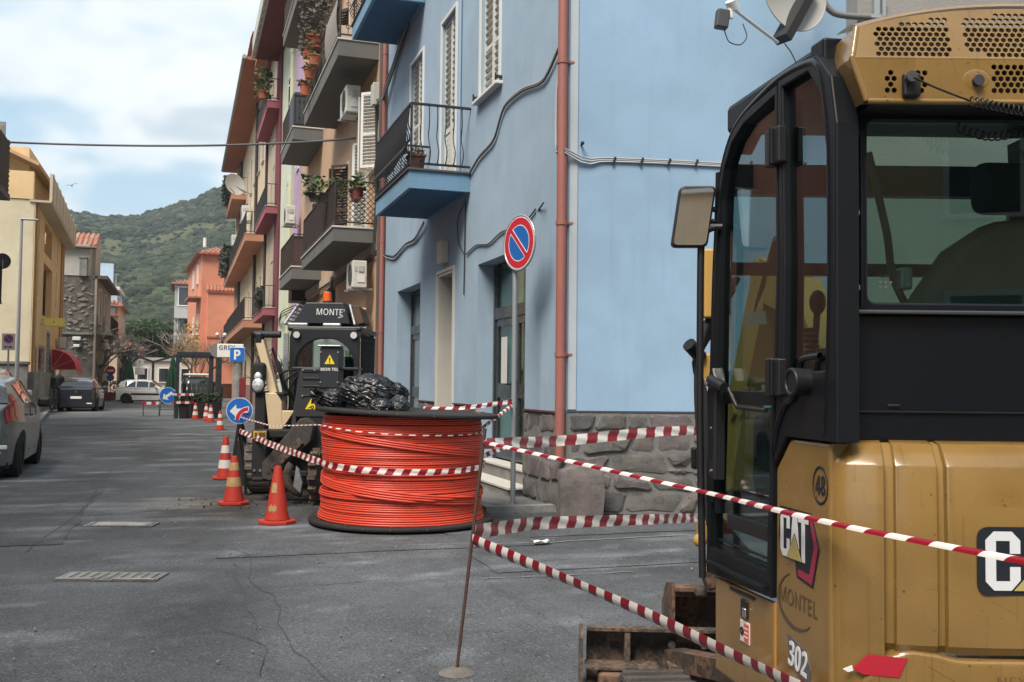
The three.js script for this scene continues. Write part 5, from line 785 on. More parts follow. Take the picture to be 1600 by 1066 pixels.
// parking sign, shop sign, red post box
{
  const t = thing('parking_sign', 'square blue sign with a white P on a grey pole', 'traffic sign', [1.83, 0, -35.7], -0.25);
  mb().cyl(0, 1.3, -0.04, 0.16, 0.16, 2.6, 12).build('pole', mat([0.42, 0.43, 0.41], { roughness: 0.8, map: T.old }), t); mb().rbox(0, 2.34, 0.12, 0.52, 0.52, 0.03, 0.012).build('panel', M.whitePlastic, t); mb().rbox(0, 2.34, 0.13, 0.50, 0.50, 0.025, 0.01).build('blue_face', signBlue, t); put('letter', text('P', 0.34, 0.004).translate(0, 2.34, 0.143), M.whitePlastic, t);
  const s = thing('shop_board', 'white shop board lettered GREY behind the parking sign', 'shop sign', [1.68, 0, -38.2], -0.2); mb().cyl(0.5, 1.25, -0.05, 0.03, 0.03, 2.5, 8).build('pole', M.galv, s); mb().rbox(0, 2.55, 0, 0.95, 0.5, 0.05, 0.02).build('board', M.whitePlastic, s); put('lettering', text('GREY', 0.17, 0.004).translate(-0.12, 2.66, 0.026), mat([0.06, 0.10, 0.14]), s); mb().cyl(-0.47, 2.56, -0.05, 0.27, 0.27, 0.05, 24, Math.PI / 2).build('round_backing', mat([0.16, 0.17, 0.17]), s);
  const b = thing('red_box', 'dark red box on a post beside the parking sign pole', 'post box', [1.85, 0, -33]); mb().cyl(0, 0.45, -0.05, 0.03, 0.03, 0.9, 8).build('post', M.galv, b); mb().rbox(0, 1.23, 0, 0.2, 0.62, 0.18, 0.02).build('box', paintM([0.22, 0.025, 0.035]), b);
}
// overhead wire and two gulls
{ const o = mb().add(new THREE.TubeGeometry(new THREE.QuadraticBezierCurve3(V3(-16, 9.6, -38), V3(-2, 7.6, -30), V3(4.2, 7.55, -24.5)), 40, 0.03, 5)).build('overhead_wire', mat([0.10, 0.10, 0.11])); tag(o, 'single dark wire hanging across the street against the sky', 'cable'); }
function gull(label, x, y, z, s) { const t = mb(); for (const k of [-1, 1]) t.add(sheet(2, 6, (u, v) => V3(k * u * 0.55, 0.12 * Math.sin(u * 2.4) , (v - 0.5) * 0.22 * (1 - u * 0.7) - u * 0.08))); t.sph(0, -0.02, 0, 0.09, 0.8, 0.7, 2.4, 8, 6); const o = t.build('bird', mat([0.12, 0.13, 0.14], { side: THREE.DoubleSide })); o.position.set(x, y, z); o.scale.setScalar(s); o.rotation.z = 0.3; tag(o, label, 'bird'); }
gull('larger bird gliding in the sky above the yellow house', -12.2, 23.1, -120, 1.3); gull('tiny bird in the sky above the hill ridge', -2.9, 20.2, -130, 0.8);
// ---------- parked cars ----------
// a car body is one smooth skin over cross sections; x across, y up, z towards the tail. Windows, lamps and doors lie on that skin.
function makeCar(name, label, pos, turn, spec) {
  const C = thing(name, label, 'car', pos, turn);
  const { L, W, Hh, hood, paint, glass = M.darkGlass } = spec, n = 56, m = 30;
  const K = spec.profile;                    // [t along from the nose 0..1, bonnet/roof height, belt height, half width factor]
  const at = (t, c) => { let i = 0; while (i < K.length - 2 && t > K[i + 1][0]) i++; const u = clamp((t - K[i][0]) / (K[i + 1][0] - K[i][0]), 0, 1), s = u * u * (3 - 2 * u); return lerp(K[i][c], K[i + 1][c], spec.soft ? s : lerp(u, s, 0.5)); };
  const sill = 0.20, pt = (t, v, off = 0) => {   // v: 0 sill ... 1 roof middle
    const top = at(t, 1), belt = Math.min(at(t, 2), top), hw = W / 2 * at(t, 3), z = (t - 0.5) * L; let x, y;
    if (v < 0.5) { const u = v / 0.5; y = lerp(sill, belt, u); x = hw * (0.93 + 0.07 * Math.sin(u * Math.PI * 0.62 + 0.35) - 0.02 * u * u) + 0.012 * Math.exp(-(((u - 0.72) / 0.06) ** 2)); }
    else if (v < 0.8) { const u = (v - 0.5) / 0.3, h = Math.max(top - belt, 0.02); y = belt + (h - 0.09 * Math.min(1, h / 0.3)) * u; x = hw * (0.98 - 0.235 * u * Math.min(1, h / 0.35) - 0.02 * u * u); }
    else { const u = (v - 0.8) / 0.2, h = Math.max(top - belt, 0.02), e = Math.sin(u * Math.PI / 2); y = belt + h - 0.09 * Math.min(1, h / 0.3) * (1 - e); x = hw * (0.98 - 0.255 * Math.min(1, h / 0.35)) * Math.cos(u * Math.PI / 2) ** 0.8; }
    const bow = 1 - 0.15 * Math.pow(Math.abs(2 * t - 1), 7);
    return V3(x * bow + off, y, z);
  };
  const arch = [spec.axles[0], spec.axles[1]], ar = spec.wheel + 0.055;
  const skin = (k, t0, t1, v0, v1, nt, nv, off) => { const g = sheet(nv, nt, (u, w) => { const p = pt(lerp(t0, t1, u), lerp(v0, v1, w)); p.x = (p.x + off * 0.7) * k; p.y += off * 0.5; return p; }); if (k > 0) { const ix = g.index.array; for (let i = 0; i < ix.length; i += 3) { const a = ix[i]; ix[i] = ix[i + 1]; ix[i + 1] = a; } g.computeVertexNormals(); } return g; };
  const body = mb();
  for (const k of [-1, 1]) { const g = skin(k, 0, 1, 0, 1, n, m, 0), p = g.attributes.position;
    for (let i = 0; i < p.count; i++) { const z = p.getZ(i), y = p.getY(i); for (const a of arch) { const d = Math.hypot(z - a, y - spec.wheel); if (d < ar && y < ar + spec.wheel) { const s = ar / Math.max(d, 0.02), ny = spec.wheel + (y - spec.wheel) * s; p.setY(i, Math.max(y, Math.min(spec.wheel + Math.sqrt(Math.max(0, ar * ar - (z - a) ** 2)), y + 0.4))); } } }
    g.computeVertexNormals(); body.add(g); }
  // nose and tail caps
  for (const t of [0, 1]) { const s = new THREE.Shape(); for (let i = 0; i <= m; i++) { const p = pt(t, i / m); i ? s.lineTo(p.x, p.y) : s.moveTo(p.x, p.y); } for (let i = m; i >= 0; i--) { const p = pt(t, i / m); s.lineTo(-p.x, p.y); } body.add(new THREE.ShapeGeometry(s), M4(0, 0, (t - 0.5) * L, 0, t ? 0 : Math.PI, 0)); }
  body.build('body', paint, C);
  mb().box(0, 0.22, 0, W * 0.84, 0.14, L * 0.94).build('underbody', M.blackMatte, C);
  for (const [t0, t1] of spec.sideGlass) for (const k of [-1, 1]) mb().add(skin(k, t0, t1, 0.525, 0.775, 10, 6, 0.012)).build('side_window', glass, C);
  for (const [a, nm] of [[spec.rear, 'rear_window'], [spec.front, 'windscreen']]) if (a) { const g = mb(); for (const k of [-1, 1]) g.add(skin(k, a[0], a[1], a[2] ?? 0.8, 1, 8, 8, 0.004).translate(0, 0.010, nm === 'rear_window' ? 0.012 : -0.012)); g.build(nm, glass, C); }
  for (const z of arch) for (const k of [-1, 1]) {
    const x = k * (W / 2 - 0.115), w = mb().add(new THREE.TorusGeometry(spec.wheel - 0.085, 0.088, 12, 32), new THREE.Matrix4().makeRotationY(Math.PI / 2).multiply(new THREE.Matrix4().makeScale(1, 1, 1.15)).setPosition(x, spec.wheel, z)).build('wheel', M.rubber, C);
    const r = mb().cyl(x + k * 0.03, spec.wheel, z, spec.wheel - 0.13, spec.wheel - 0.13, 0.05, 24, 0, 0, Math.PI / 2); for (let i = 0; i < 7; i++) r.box(x + k * 0.058, spec.wheel, z, 0.015, (spec.wheel - 0.13) * 1.96, 0.04, i * Math.PI / 7); r.build('rim', mat([0.34, 0.35, 0.36], { roughness: 0.35, metalness: 0.7 }), w);
    mb().cyl(k * (W / 2 - 0.14), spec.wheel, z, ar - 0.005, ar - 0.005, 0.2, 28, 0, 0, Math.PI / 2).build('wheel_arch', M.blackMatte, C);
  }
  for (const k of [-1, 1]) { const t = spec.mirror, p = pt(t, 0.5); mb().rbox(k * (p.x + 0.1), p.y + 0.08, p.z, 0.2, 0.16, 0.12, 0.05).build('mirror', spec.mirrorM ?? paint, C); }
  if (spec.extra) spec.extra(C, pt, skin);
  return C;
}
const hatch = [[0, 0.62, 0.6, 0.80], [0.04, 0.74, 0.72, 0.90], [0.22, 0.98, 0.92, 0.98], [0.28, 1.02, 0.95, 1.0], [0.42, 1.44, 0.97, 1.0], [0.58, 1.50, 1.0, 1.0], [0.80, 1.45, 1.04, 1.0], [0.90, 1.36, 1.08, 0.97], [0.975, 1.06, 1.05, 0.95], [1, 0.98, 0.96, 0.88]];
const plate = (C, y, z, m = M.whitePlastic) => mb().rbox(0, y, z, 0.46, 0.11, 0.015, 0.006).build('number_plate', m, C);
const lampRed = mat([0.32, 0.012, 0.02], { phys: true, roughness: 0.15, clearcoat: 1 });
const tail = (C, pt, skin, t0, t1, v0, v1, m = lampRed, off = 0.014) => { for (const k of [-1, 1]) mb().add(skin(k, t0, t1, v0, v1, 6, 8, off)).build('tail_lamp', m, C); };
const bumper = (C, skin, t0, v1, m) => { for (const k of [-1, 1]) mb().add(skin(k, t0, 1, 0.02, v1, 8, 6, 0.02)).build('bumper', m, C); };
// silver-green hatchback close on the left
const silver = mat([0.19, 0.225, 0.23], { phys: true, roughness: 0.32, metalness: 0.45, clearcoat: 0.7, clearcoatRoughness: 0.15, map: T.paint });
makeCar('parked_car', 'silver grey hatchback cut by the left picture edge, tail towards the viewer', [-3.07, 0, -17.45], 1.5 * R, { L: 4.03, W: 1.70, wheel: 0.31, axles: [-1.21, 1.28], profile: hatch, paint: silver, sideGlass: [[0.33, 0.42], [0.43, 0.60], [0.62, 0.78]], rear: [0.89, 0.972, 0.76], front: [0.285, 0.42], mirror: 0.36, mirrorM: M.black,
  extra: (C, pt, skin) => { tail(C, pt, skin, 0.90, 0.99, 0.36, 0.72, lampRed, 0.02); bumper(C, skin, 0.93, 0.25, silver); plate(C, 0.72, 2.02); mb().rbox(0, 0.38, 2.02, 1.3, 0.05, 0.03, 0.012).build('bumper_trim', M.galv, C); for (const k of [-1, 1]) mb().rbox(k * 0.62, 0.46, 2.03, 0.2, 0.06, 0.03, 0.02).build('reflector', M.whitePlastic, C); for (const t of [0.42, 0.615]) for (const k of [-1, 1]) { const a = pt(t, 0.08), b = pt(t, 0.5); mb().beam(V3(k * (a.x + 0.003), a.y, a.z), V3(k * (b.x + 0.003), b.y, b.z), 0.008, 0.008).build('door_gap', M.black, C); } for (const t of [0.56, 0.73]) for (const k of [-1, 1]) { const p = pt(t, 0.42); mb().rbox(k * (p.x + 0.02), p.y, p.z, 0.03, 0.035, 0.2, 0.014).build('door_handle', silver, C); } } });
makeCar('parked_car', 'white car parked beyond the silver hatchback at the left edge', [-4.35, 0, -24.8], 1.5 * R, { L: 4.2, W: 1.78, wheel: 0.32, axles: [-1.3, 1.3], profile: hatch.map(([a, b, c, d]) => [a, b * 1.12, c * 1.05, d]), paint: mat([0.6, 0.6, 0.57], { phys: true, roughness: 0.3, clearcoat: 0.6 }), sideGlass: [[0.33, 0.52], [0.54, 0.78]], rear: [0.89, 0.972, 0.60], front: [0.285, 0.42], mirror: 0.36, extra: (C, pt, skin) => { tail(C, pt, skin, 0.91, 0.985, 0.42, 0.6); plate(C, 0.75, 2.11); } });
// dark hatchback parked by the kerb
const darkPaint = mat([0.018, 0.022, 0.03], { phys: true, roughness: 0.25, clearcoat: 0.9, clearcoatRoughness: 0.08 });
makeCar('parked_car', 'dark blue hatchback seen from behind at the left kerb under the awning', [-4.38, 0, -50.0], -2 * R, { L: 4.0, W: 1.70, wheel: 0.31, axles: [-1.22, 1.28], profile: hatch, paint: darkPaint, sideGlass: [[0.33, 0.42], [0.43, 0.60], [0.62, 0.78]], rear: [0.885, 0.972, 0.60], front: [0.285, 0.42], mirror: 0.36,
  extra: (C, pt, skin) => { tail(C, pt, skin, 0.92, 0.985, 0.52, 0.68); bumper(C, skin, 0.94, 0.25, darkPaint); plate(C, 0.62, 2.015); mb().rbox(0, 1.485, -0.3, 1.0, 0.03, 2.0, 0.012).build('roof_skin', mat([0.3, 0.3, 0.29], { phys: true, roughness: 0.2, clearcoat: 1 }), C); mb().cyl(0, 0.88, 2.0, 0.05, 0.05, 0.02, 16, Math.PI / 2).build('round_badge', M.chrome, C); mb().rbox(0.55, 0.36, 2.02, 0.22, 0.05, 0.02, 0.01).build('reflector', M.whitePlastic, C); mb().box(0, 0.27, 1.96, 1.3, 0.06, 0.05).build('bumper_trim', mat([0.3, 0.3, 0.3]), C); } });
// small white car crossing
const whiteP = mat([0.82, 0.84, 0.82], { phys: true, roughness: 0.3, clearcoat: 0.7 });
const tall = [[0, 0.66, 0.62, 0.82], [0.04, 0.82, 0.78, 0.92], [0.24, 0.96, 0.90, 0.98], [0.29, 1.0, 0.93, 1.0], [0.43, 1.42, 0.94, 1.0], [0.58, 1.48, 0.95, 1.0], [0.84, 1.46, 0.97, 1.0], [0.94, 1.34, 0.99, 0.98], [0.99, 1.0, 0.98, 0.95], [1, 0.9, 0.86, 0.93]];
makeCar('parked_car', 'small white hatchback standing side on across the end of the street', [-1.95, 0, -65.9], (-90 - 5) * R, { L: 3.65, W: 1.64, wheel: 0.29, axles: [-1.08, 1.22], profile: tall, paint: whiteP, sideGlass: [[0.365, 0.47], [0.485, 0.67], [0.69, 0.85]], rear: [0.94, 0.985], front: [0.295, 0.43], mirror: 0.36,
  extra: (C, pt, skin) => { tail(C, pt, skin, 0.95, 0.99, 0.5, 0.7); for (const k of [-1, 1]) { mb().add(skin(k, 0.27, 0.76, 0.20, 0.28, 8, 3, 0.014)).build('side_strip', M.blackMatte, C); for (const t of [0.46, 0.68]) { const a = pt(t, 0.08), b = pt(t, 0.5); mb().beam(V3(k * (a.x + 0.004), a.y, a.z), V3(k * (b.x + 0.004), b.y, b.z), 0.012, 0.012).build('door_gap', M.black, C); } } } });
makeCar('parked_car', 'dark car partly hidden behind the white hatchback on the square', [0.6, 0, -72], 100 * R, { L: 4.1, W: 1.72, wheel: 0.31, axles: [-1.25, 1.28], profile: hatch, paint: darkPaint, sideGlass: [[0.33, 0.42], [0.43, 0.60], [0.62, 0.78]], rear: [0.885, 0.972, 0.60], front: [0.285, 0.42], mirror: 0.36, extra: (C, pt, skin) => tail(C, pt, skin, 0.92, 0.985, 0.52, 0.68) });
makeCar('parked_van', 'white roofed dark green van standing behind the pergola', [0.75, 0, -54.5], 3 * R, { L: 4.2, W: 1.75, wheel: 0.32, axles: [-1.3, 1.3], profile: tall.map(([a, b, c, d]) => [a, b * 1.1, c, d]), paint: mat([0.03, 0.06, 0.055], { phys: true, roughness: 0.3, clearcoat: 0.7 }), sideGlass: [[0.335, 0.47], [0.49, 0.86]], rear: [0.93, 0.985], front: [0.265, 0.38], mirror: 0.36, extra: (C, pt, skin) => { tail(C, pt, skin, 0.95, 0.99, 0.3, 0.5); mb().rbox(0, 1.74, 0.4, 1.3, 0.1, 2.6, 0.04).build('roof_rack', M.whitePlastic, C); } }).userData.category = 'van';
// ---------- person and dog on the left pavement ----------
function fieldMesh(name, parent, material, bones, res, lo, hi, k = 0.02) {   // one skin round tapered bones
  const mc = new MarchingCubes(res, material, false, false, 120000), S = Math.max(hi[0] - lo[0], hi[1] - lo[1], hi[2] - lo[2]), p = V3(), ab = V3(), ap = V3();
  mc.isolation = 0;
  for (let z = 0; z < res; z++) for (let y = 0; y < res; y++) for (let x = 0; x < res; x++) {
    p.set(lo[0] + x / res * S, lo[1] + y / res * S, lo[2] + z / res * S); let d = 1e3;
    for (const [a, b, ra, rb, sx] of bones) { ab.subVectors(b, a); ap.subVectors(p, a); const t = clamp(ap.dot(ab) / Math.max(1e-6, ab.lengthSq()), 0, 1); const q = ap.addScaledVector(ab, -t); if (sx) q.z *= sx; const e = q.length() - lerp(ra, rb, t), h = Math.max(0, k - Math.abs(d - e)) / k; d = Math.min(d, e) - h * h * k * 0.25; }
    mc.field[x + y * res + z * res * res] = -d;
  }
  mc.update();
  const n = mc.count, g = new THREE.BufferGeometry(), a = new Float32Array(n * 3), nn = new Float32Array(n * 3);
  for (let i = 0; i < n; i++) for (let c = 0; c < 3; c++) { a[i * 3 + c] = lo[c] + (mc.positionArray[i * 3 + c] + 1) / 2 * S; }
  g.setAttribute('position', new THREE.BufferAttribute(a, 3)); g.computeVertexNormals();
  let s = mergeVertices(g.deleteAttribute('normal'), 1e-4); s.computeVertexNormals();
  return put(name, boxUV(plain(s)), material, parent);
}
{
  const P = thing('person', 'person in a dark jacket and light trousers standing beside the dark hatchback with a dog', 'person', [-5.28, 0.11, -48.6], 0.5);
  const skinM = mat([0.40, 0.24, 0.17], { roughness: 0.6 });
  const v = V3, b = [[v(0, 1.54, 0), v(0, 1.63, 0.01), 0.085, 0.09], [v(0, 1.40, 0), v(0, 1.52, 0), 0.055, 0.055], [v(-0.15, 1.37, 0), v(0.15, 1.37, 0), 0.075, 0.075], [v(0, 1.32, 0), v(0, 1.0, 0), 0.16, 0.13, 1.3], [v(-0.06, 0.94, 0), v(0.06, 0.94, 0), 0.13, 0.13, 1.2]];
  for (const k of [-1, 1]) b.push([v(k * 0.19, 1.36, 0), v(k * 0.25, 1.08, -0.02), 0.06, 0.048], [v(k * 0.25, 1.08, -0.02), v(k * 0.2, 0.90, 0.14), 0.045, 0.034], [v(k * 0.2, 0.90, 0.14), v(k * 0.17, 0.84, 0.18), 0.034, 0.026], [v(k * 0.09, 0.9, 0), v(k * 0.10, 0.48, 0.02), 0.09, 0.062], [v(k * 0.10, 0.48, 0.02), v(k * 0.10, 0.08, 0), 0.06, 0.042], [v(k * 0.10, 0.05, 0), v(k * 0.12, 0.03, 0.17), 0.05, 0.036]);
  fieldMesh('body', P, skinM, b, 84, [-0.9, -0.05, -0.9], [0.9, 1.75, 0.9], 0.03);
  const j = b.filter((q, i) => i >= 2 && i < 5).concat([]); for (const k of [-1, 1]) j.push([v(k * 0.19, 1.36, 0), v(k * 0.25, 1.08, -0.02), 0.075, 0.064], [v(k * 0.25, 1.08, -0.02), v(k * 0.205, 0.92, 0.125), 0.062, 0.052]);
  fieldMesh('jacket', P, mat([0.012, 0.013, 0.016], { roughness: 0.85 }), j.map(([a, c, r, s, x]) => [a, c, r + 0.022, s + 0.024, x]), 84, [-0.9, -0.05, -0.9], [0.9, 1.75, 0.9], 0.04);
  const tr = []; for (const k of [-1, 1]) tr.push([v(k * 0.08, 0.92, 0), v(k * 0.10, 0.48, 0.02), 0.115, 0.08], [v(k * 0.10, 0.48, 0.02), v(k * 0.10, 0.10, 0), 0.078, 0.068]);
  fieldMesh('trousers', P, mat([0.17, 0.16, 0.15], { roughness: 0.9 }), tr, 84, [-0.9, -0.05, -0.9], [0.9, 1.75, 0.9], 0.02);
  mb().sph(0, 1.665, -0.012, 0.10, 1, 0.85, 1.05).build('hair', mat([0.10, 0.09, 0.08], { roughness: 0.9 }), P);
  mb().bar(V3(0, 1.615, 0.095), V3(0, 1.59, 0.115), 0.012).build('nose', skinM, P); for (const k of [-1, 1]) { mb().sph(k * 0.035, 1.625, 0.088, 0.012).build('eye', M.black, P); mb().rbox(k * 0.11, 0.035, 0.05, 0.11, 0.08, 0.28, 0.03).build('shoe', M.black, P); }
  mb().tube([V3(-0.17, 0.84, 0.19), V3(-0.4, 0.5, 0.5), V3(-0.5, 0.42, 0.95)], 0.008, 12, 4).build('leash', M.black, P);
  const D = thing('dog', 'small black and white dog on a leash at the left kerb', 'dog', [-5.52, 0.115, -47.1], 1.9);
  const db = [[v(0, 0.30, -0.2), v(0, 0.31, 0.16), 0.095, 0.11], [v(0, 0.34, 0.18), v(0, 0.45, 0.27), 0.07, 0.06], [v(0, 0.47, 0.28), v(0, 0.46, 0.33), 0.07, 0.06], [v(0, 0.45, 0.35), v(0, 0.43, 0.43), 0.038, 0.028], [v(0, 0.34, -0.26), v(0, 0.50, -0.36), 0.03, 0.014]];
  for (const k of [-1, 1]) db.push([v(k * 0.065, 0.28, 0.15), v(k * 0.065, 0.14, 0.14), 0.045, 0.028], [v(k * 0.065, 0.14, 0.14), v(k * 0.065, 0.02, 0.17), 0.026, 0.026], [v(k * 0.065, 0.28, -0.18), v(k * 0.07, 0.17, -0.12), 0.06, 0.035], [v(k * 0.07, 0.17, -0.12), v(k * 0.07, 0.11, -0.22), 0.032, 0.022], [v(k * 0.07, 0.11, -0.22), v(k * 0.07, 0.02, -0.19), 0.022, 0.026], [v(k * 0.05, 0.53, 0.27), v(k * 0.075, 0.57, 0.25), 0.024, 0.01]);
  fieldMesh('body', D, mat([0.03, 0.03, 0.032], { roughness: 0.9 }), db, 72, [-0.5, -0.05, -0.5], [0.5, 0.75, 0.5], 0.03);
  mb().sph(0, 0.27, 0.10, 0.11, 0.95, 0.8, 0.9).build('white_chest', mat([0.55, 0.54, 0.5], { roughness: 0.9 }), D);
}
// ---------- traffic cones ----------
const coneRed = mat([0.52, 0.045, 0.028], { roughness: 0.55, map: T.paint }), coneBand = mat([0.72, 0.47, 0.22], { roughness: 0.5, map: T.old }), coneWhite = mat([0.70, 0.66, 0.62], { roughness: 0.5 });
function coneR(y, h, rb, rt) { return lerp(rb, rt, (y - 0.03) / (h - 0.03)); }
function cone(label, x, z, h, rb, bands, bandM, turn = 0, group, lean = 0) {
  const t = thing('traffic_cone', label, 'traffic cone', [x, 0.005, z], turn, group); t.rotation.z = lean;
  const rt = 0.036, n = 28;
  mb().lathe([[0, 0.02], [rb, 0.03], [rb, 0.036], ...Array.from({ length: 10 }, (_, i) => { const y = lerp(0.04, h, i / 9); return [coneR(y, h, rb, rt), y]; }), [rt * 0.92, h + 0.004], [rt * 0.6, h + 0.002], [rt * 0.6, h - 0.06]], n).build('cone', coneRed, t);
  const s = rb * 1.42, base = new THREE.Shape(), c = 0.3; for (let i = 0; i < 8; i++) { const a = (i + 0.5) * Math.PI / 4, r = s * 1.12; i ? base.lineTo(r * Math.cos(a), r * Math.sin(a)) : base.moveTo(r * Math.cos(a), r * Math.sin(a)); }
  mb().ext(base, 0.022, new THREE.Matrix4().makeRotationX(-Math.PI / 2), 0.006).build('base', coneRed, t);
  for (const [y0, y1] of bands) mb().lathe([[coneR(y0, h, rb, rt) + 0.0006, y0], [coneR(y0, h, rb, rt) + 0.002, y0 + 0.002], [coneR(y1, h, rb, rt) + 0.002, y1 - 0.002], [coneR(y1, h, rb, rt) + 0.0006, y1]], n).build('band', bandM, t);
  return t;
}
{ // the nearest one has lost most of its bands
  const t = cone('orange cone with torn bands, nearest to the cable reel', 0.94, -10.28, 0.56, 0.122, [], coneBand, 0, undefined, 0);
  const bit = (a0, a1, y0, y1, jag) => mb().add(sheet(6, 10, (u, v) => { const a = lerp(a0, a1, u), y = lerp(y0 + jag * Math.abs(Math.sin(u * 9)), y1 - jag * Math.abs(Math.sin(u * 7 + 1)), v), r = coneR(y, 0.56, 0.122, 0.036) + 0.002; return V3(r * Math.sin(a), y, r * Math.cos(a)); })).build('torn_band', coneBand, t);
  bit(-0.95, -0.15, 0.30, 0.405, 0.006); bit(-1.0, -0.15, 0.10, 0.20, 0.03); bit(0.9, 1.5, 0.10, 0.16, 0.015);
}
cone('orange cone with two amber bands, left of the nearest cone', 0.60, -11.98, 0.545, 0.115, [[0.20, 0.305], [0.385, 0.475]], coneBand);
cone('orange cone with pale bands, half hidden behind the arrow sign stand', 0.63, -15.1, 0.60, 0.12, [[0.15, 0.27], [0.37, 0.48]], coneWhite);
cone('small red and white cone, nearest of the far group of cones', 1.08, -30.1, 0.55, 0.11, [[0.14, 0.26], [0.36, 0.46]], coneWhite);
cone('small red and white cone, middle of the far pair before the pergola', 0.97, -35.7, 0.6, 0.12, [[0.15, 0.28], [0.38, 0.5]], coneWhite);
cone('small red and white cone just behind the middle cone of the far group', 0.86, -37.4, 0.6, 0.12, [[0.15, 0.28], [0.38, 0.5]], coneWhite);
cone('small red and white cone, leftmost of the far group in front of the pergola', 0.50, -38.6, 0.6, 0.12, [[0.15, 0.28], [0.38, 0.5]], coneWhite);
// ---------- cable reel ----------
const reelP = [2.17, -10.08];
{
  const r = thing('cable_reel', 'big black wooden reel wound with bright red cable', 'cable reel', [reelP[0], 0, reelP[1]], -YAW);
  const wood = mat([0.028, 0.027, 0.028], { roughness: 0.75, map: T.old, bumpMap: T.plasterBump, bumpScale: 0.004 }), red = mat([0.70, 0.072, 0.036], { phys: true, roughness: 0.42, clearcoat: 0.15, clearcoatRoughness: 0.4, map: T.paint });
  const flange = (y, tilt, m) => { const o = mb(M4(0, y, 0, 0, 0, tilt)).lathe([[0.001, 0], [0.925, 0], [0.94, 0.008], [0.94, 0.034], [0.925, 0.042], [0.001, 0.042]], 72).build('flange', wood, r); for (let i = 0; i < 12; i++) { const a = i * Math.PI / 6; mb(M4(0, y, 0, 0, 0, tilt)).cyl(0.9 * Math.cos(a) * 0.98, 0.045, 0.9 * Math.sin(a) * 0.98, 0.014, 0.014, 0.008, 10).build('bolt', M.steelDirty, o); } for (const a of [1.2, 1.57, 1.85]) mb(M4(0, y, 0, 0, 0, tilt)).cyl(0.944 * Math.cos(a), 0.02, 0.944 * Math.sin(a), 0.012, 0.012, 0.008, 10, 0, 0, Math.PI / 2).build('bolt', M.steelDirty, o); return o; };
  flange(0.02, 0); flange(1.10, -0.040).position.x = 0.05;
  mb().cyl(0, 0.58, 0, 0.7, 0.7, 1.06, 48).build('drum', wood, r);
  // the cable: one strand after the other, laid a little unevenly
  const rg = rngOf(9), N = 49, pitch = 0.0212, rows = [];
  const rad = (y) => 0.80 + 0.012 * Math.sin(y * 9) + (y < 0.16 ? 0.07 * (1 - y / 0.16) : 0) + (y > 0.3 && y < 0.36 ? 0.02 : 0);
  for (let i = 0; i < N; i++) { const y = 0.076 + i * pitch, base = rad(y) + (rg() - 0.5) * 0.007, ph = rg() * 6.28, am = rg() * 0.004, pts = []; for (let k = 0; k <= 64; k++) { const a = k / 64 * 6.2832; pts.push(V3((base + 0.003 * Math.sin(a * 2 + ph)) * Math.cos(a), y + am * Math.sin(a + ph) + pitch * (k / 64 - 0.5), (base + 0.003 * Math.sin(a * 2 + ph)) * Math.sin(a))); } rows.push(pts); }
  const q = mb(); for (const p of rows) q.add(new THREE.TubeGeometry(new THREE.CatmullRomCurve3(p), 96, 0.0112, 7));
  // strands crossing over the wound layer
  const cross = (a0, a1, y0, y1, n, dr) => { for (let j = 0; j < n; j++) { const pts = []; for (let k = 0; k <= 24; k++) { const t = k / 24, a = lerp(a0, a1, t), y = lerp(y0, y1, t * t * (3 - 2 * t) * 0.35 + t * 0.65) - j * 0.0225; pts.push(V3((rad(y) + dr + 0.012) * Math.cos(a), y, (rad(y) + dr + 0.012) * Math.sin(a))); } q.add(new THREE.TubeGeometry(new THREE.CatmullRomCurve3(pts), 60, 0.0112, 7)); } };
  cross(2.9, 0.25, 0.98, 0.74, 3, 0.008); cross(3.3, 0.4, 0.52, 0.30, 4, 0.012);
  q.build('cable', red, r);
}
// black plastic bags lying on the reel
function bag(label, l, d, y, sx, sy, sz, seed, turn = 0, gloss = 0.22, group) {
  const g = mergeVertices(new THREE.IcosahedronGeometry(1, 34).deleteAttribute('normal').deleteAttribute('uv')), p = g.attributes.position, v = V3();
  const dirs = Array.from({ length: 7 }, (_, i) => V3(Math.sin(seed + i * 2.1), Math.cos(seed * 1.7 + i), Math.sin(seed * 0.6 + i * 1.3)).normalize());
  for (let i = 0; i < p.count; i++) { v.fromBufferAttribute(p, i); let k = 0.8 + 0.35 * (fbm3(v.x * 1.5 + seed, v.y * 1.5, v.z * 1.5, 2) - 0.5);
    // creases radiating along the bag: ridged noise stretched one way
    const a = Math.abs(fbm3(v.x * 1.7 + seed, v.y * 5.5 + v.x * 3, v.z * 2.4, 2) - 0.5), b = Math.abs(fbm3(v.x * 4.2 + seed, v.y * 3 - v.z * 3, v.z * 3.6, 2) - 0.5); k += 0.34 * (0.20 - Math.min(0.2, a * 2)) + 0.16 * (0.2 - Math.min(0.2, b * 2));
    v.multiplyScalar(k); v.y = Math.max(v.y, -0.62); p.setXYZ(i, v.x * sx, (v.y + 0.62) * sy, v.z * sz); }
  g.computeVertexNormals();
  const w = W2(l, d, y), t = thing('plastic_bag', label, 'bag', w.toArray(), -YAW + turn, group);
  const bm = mat([0.008, 0.009, 0.011], { phys: true, roughness: gloss + 0.1, clearcoat: 0.35, clearcoatRoughness: 0.25 });
  put('bag', boxUV(plain(g)), bm, t);
  return [t, bm];
}
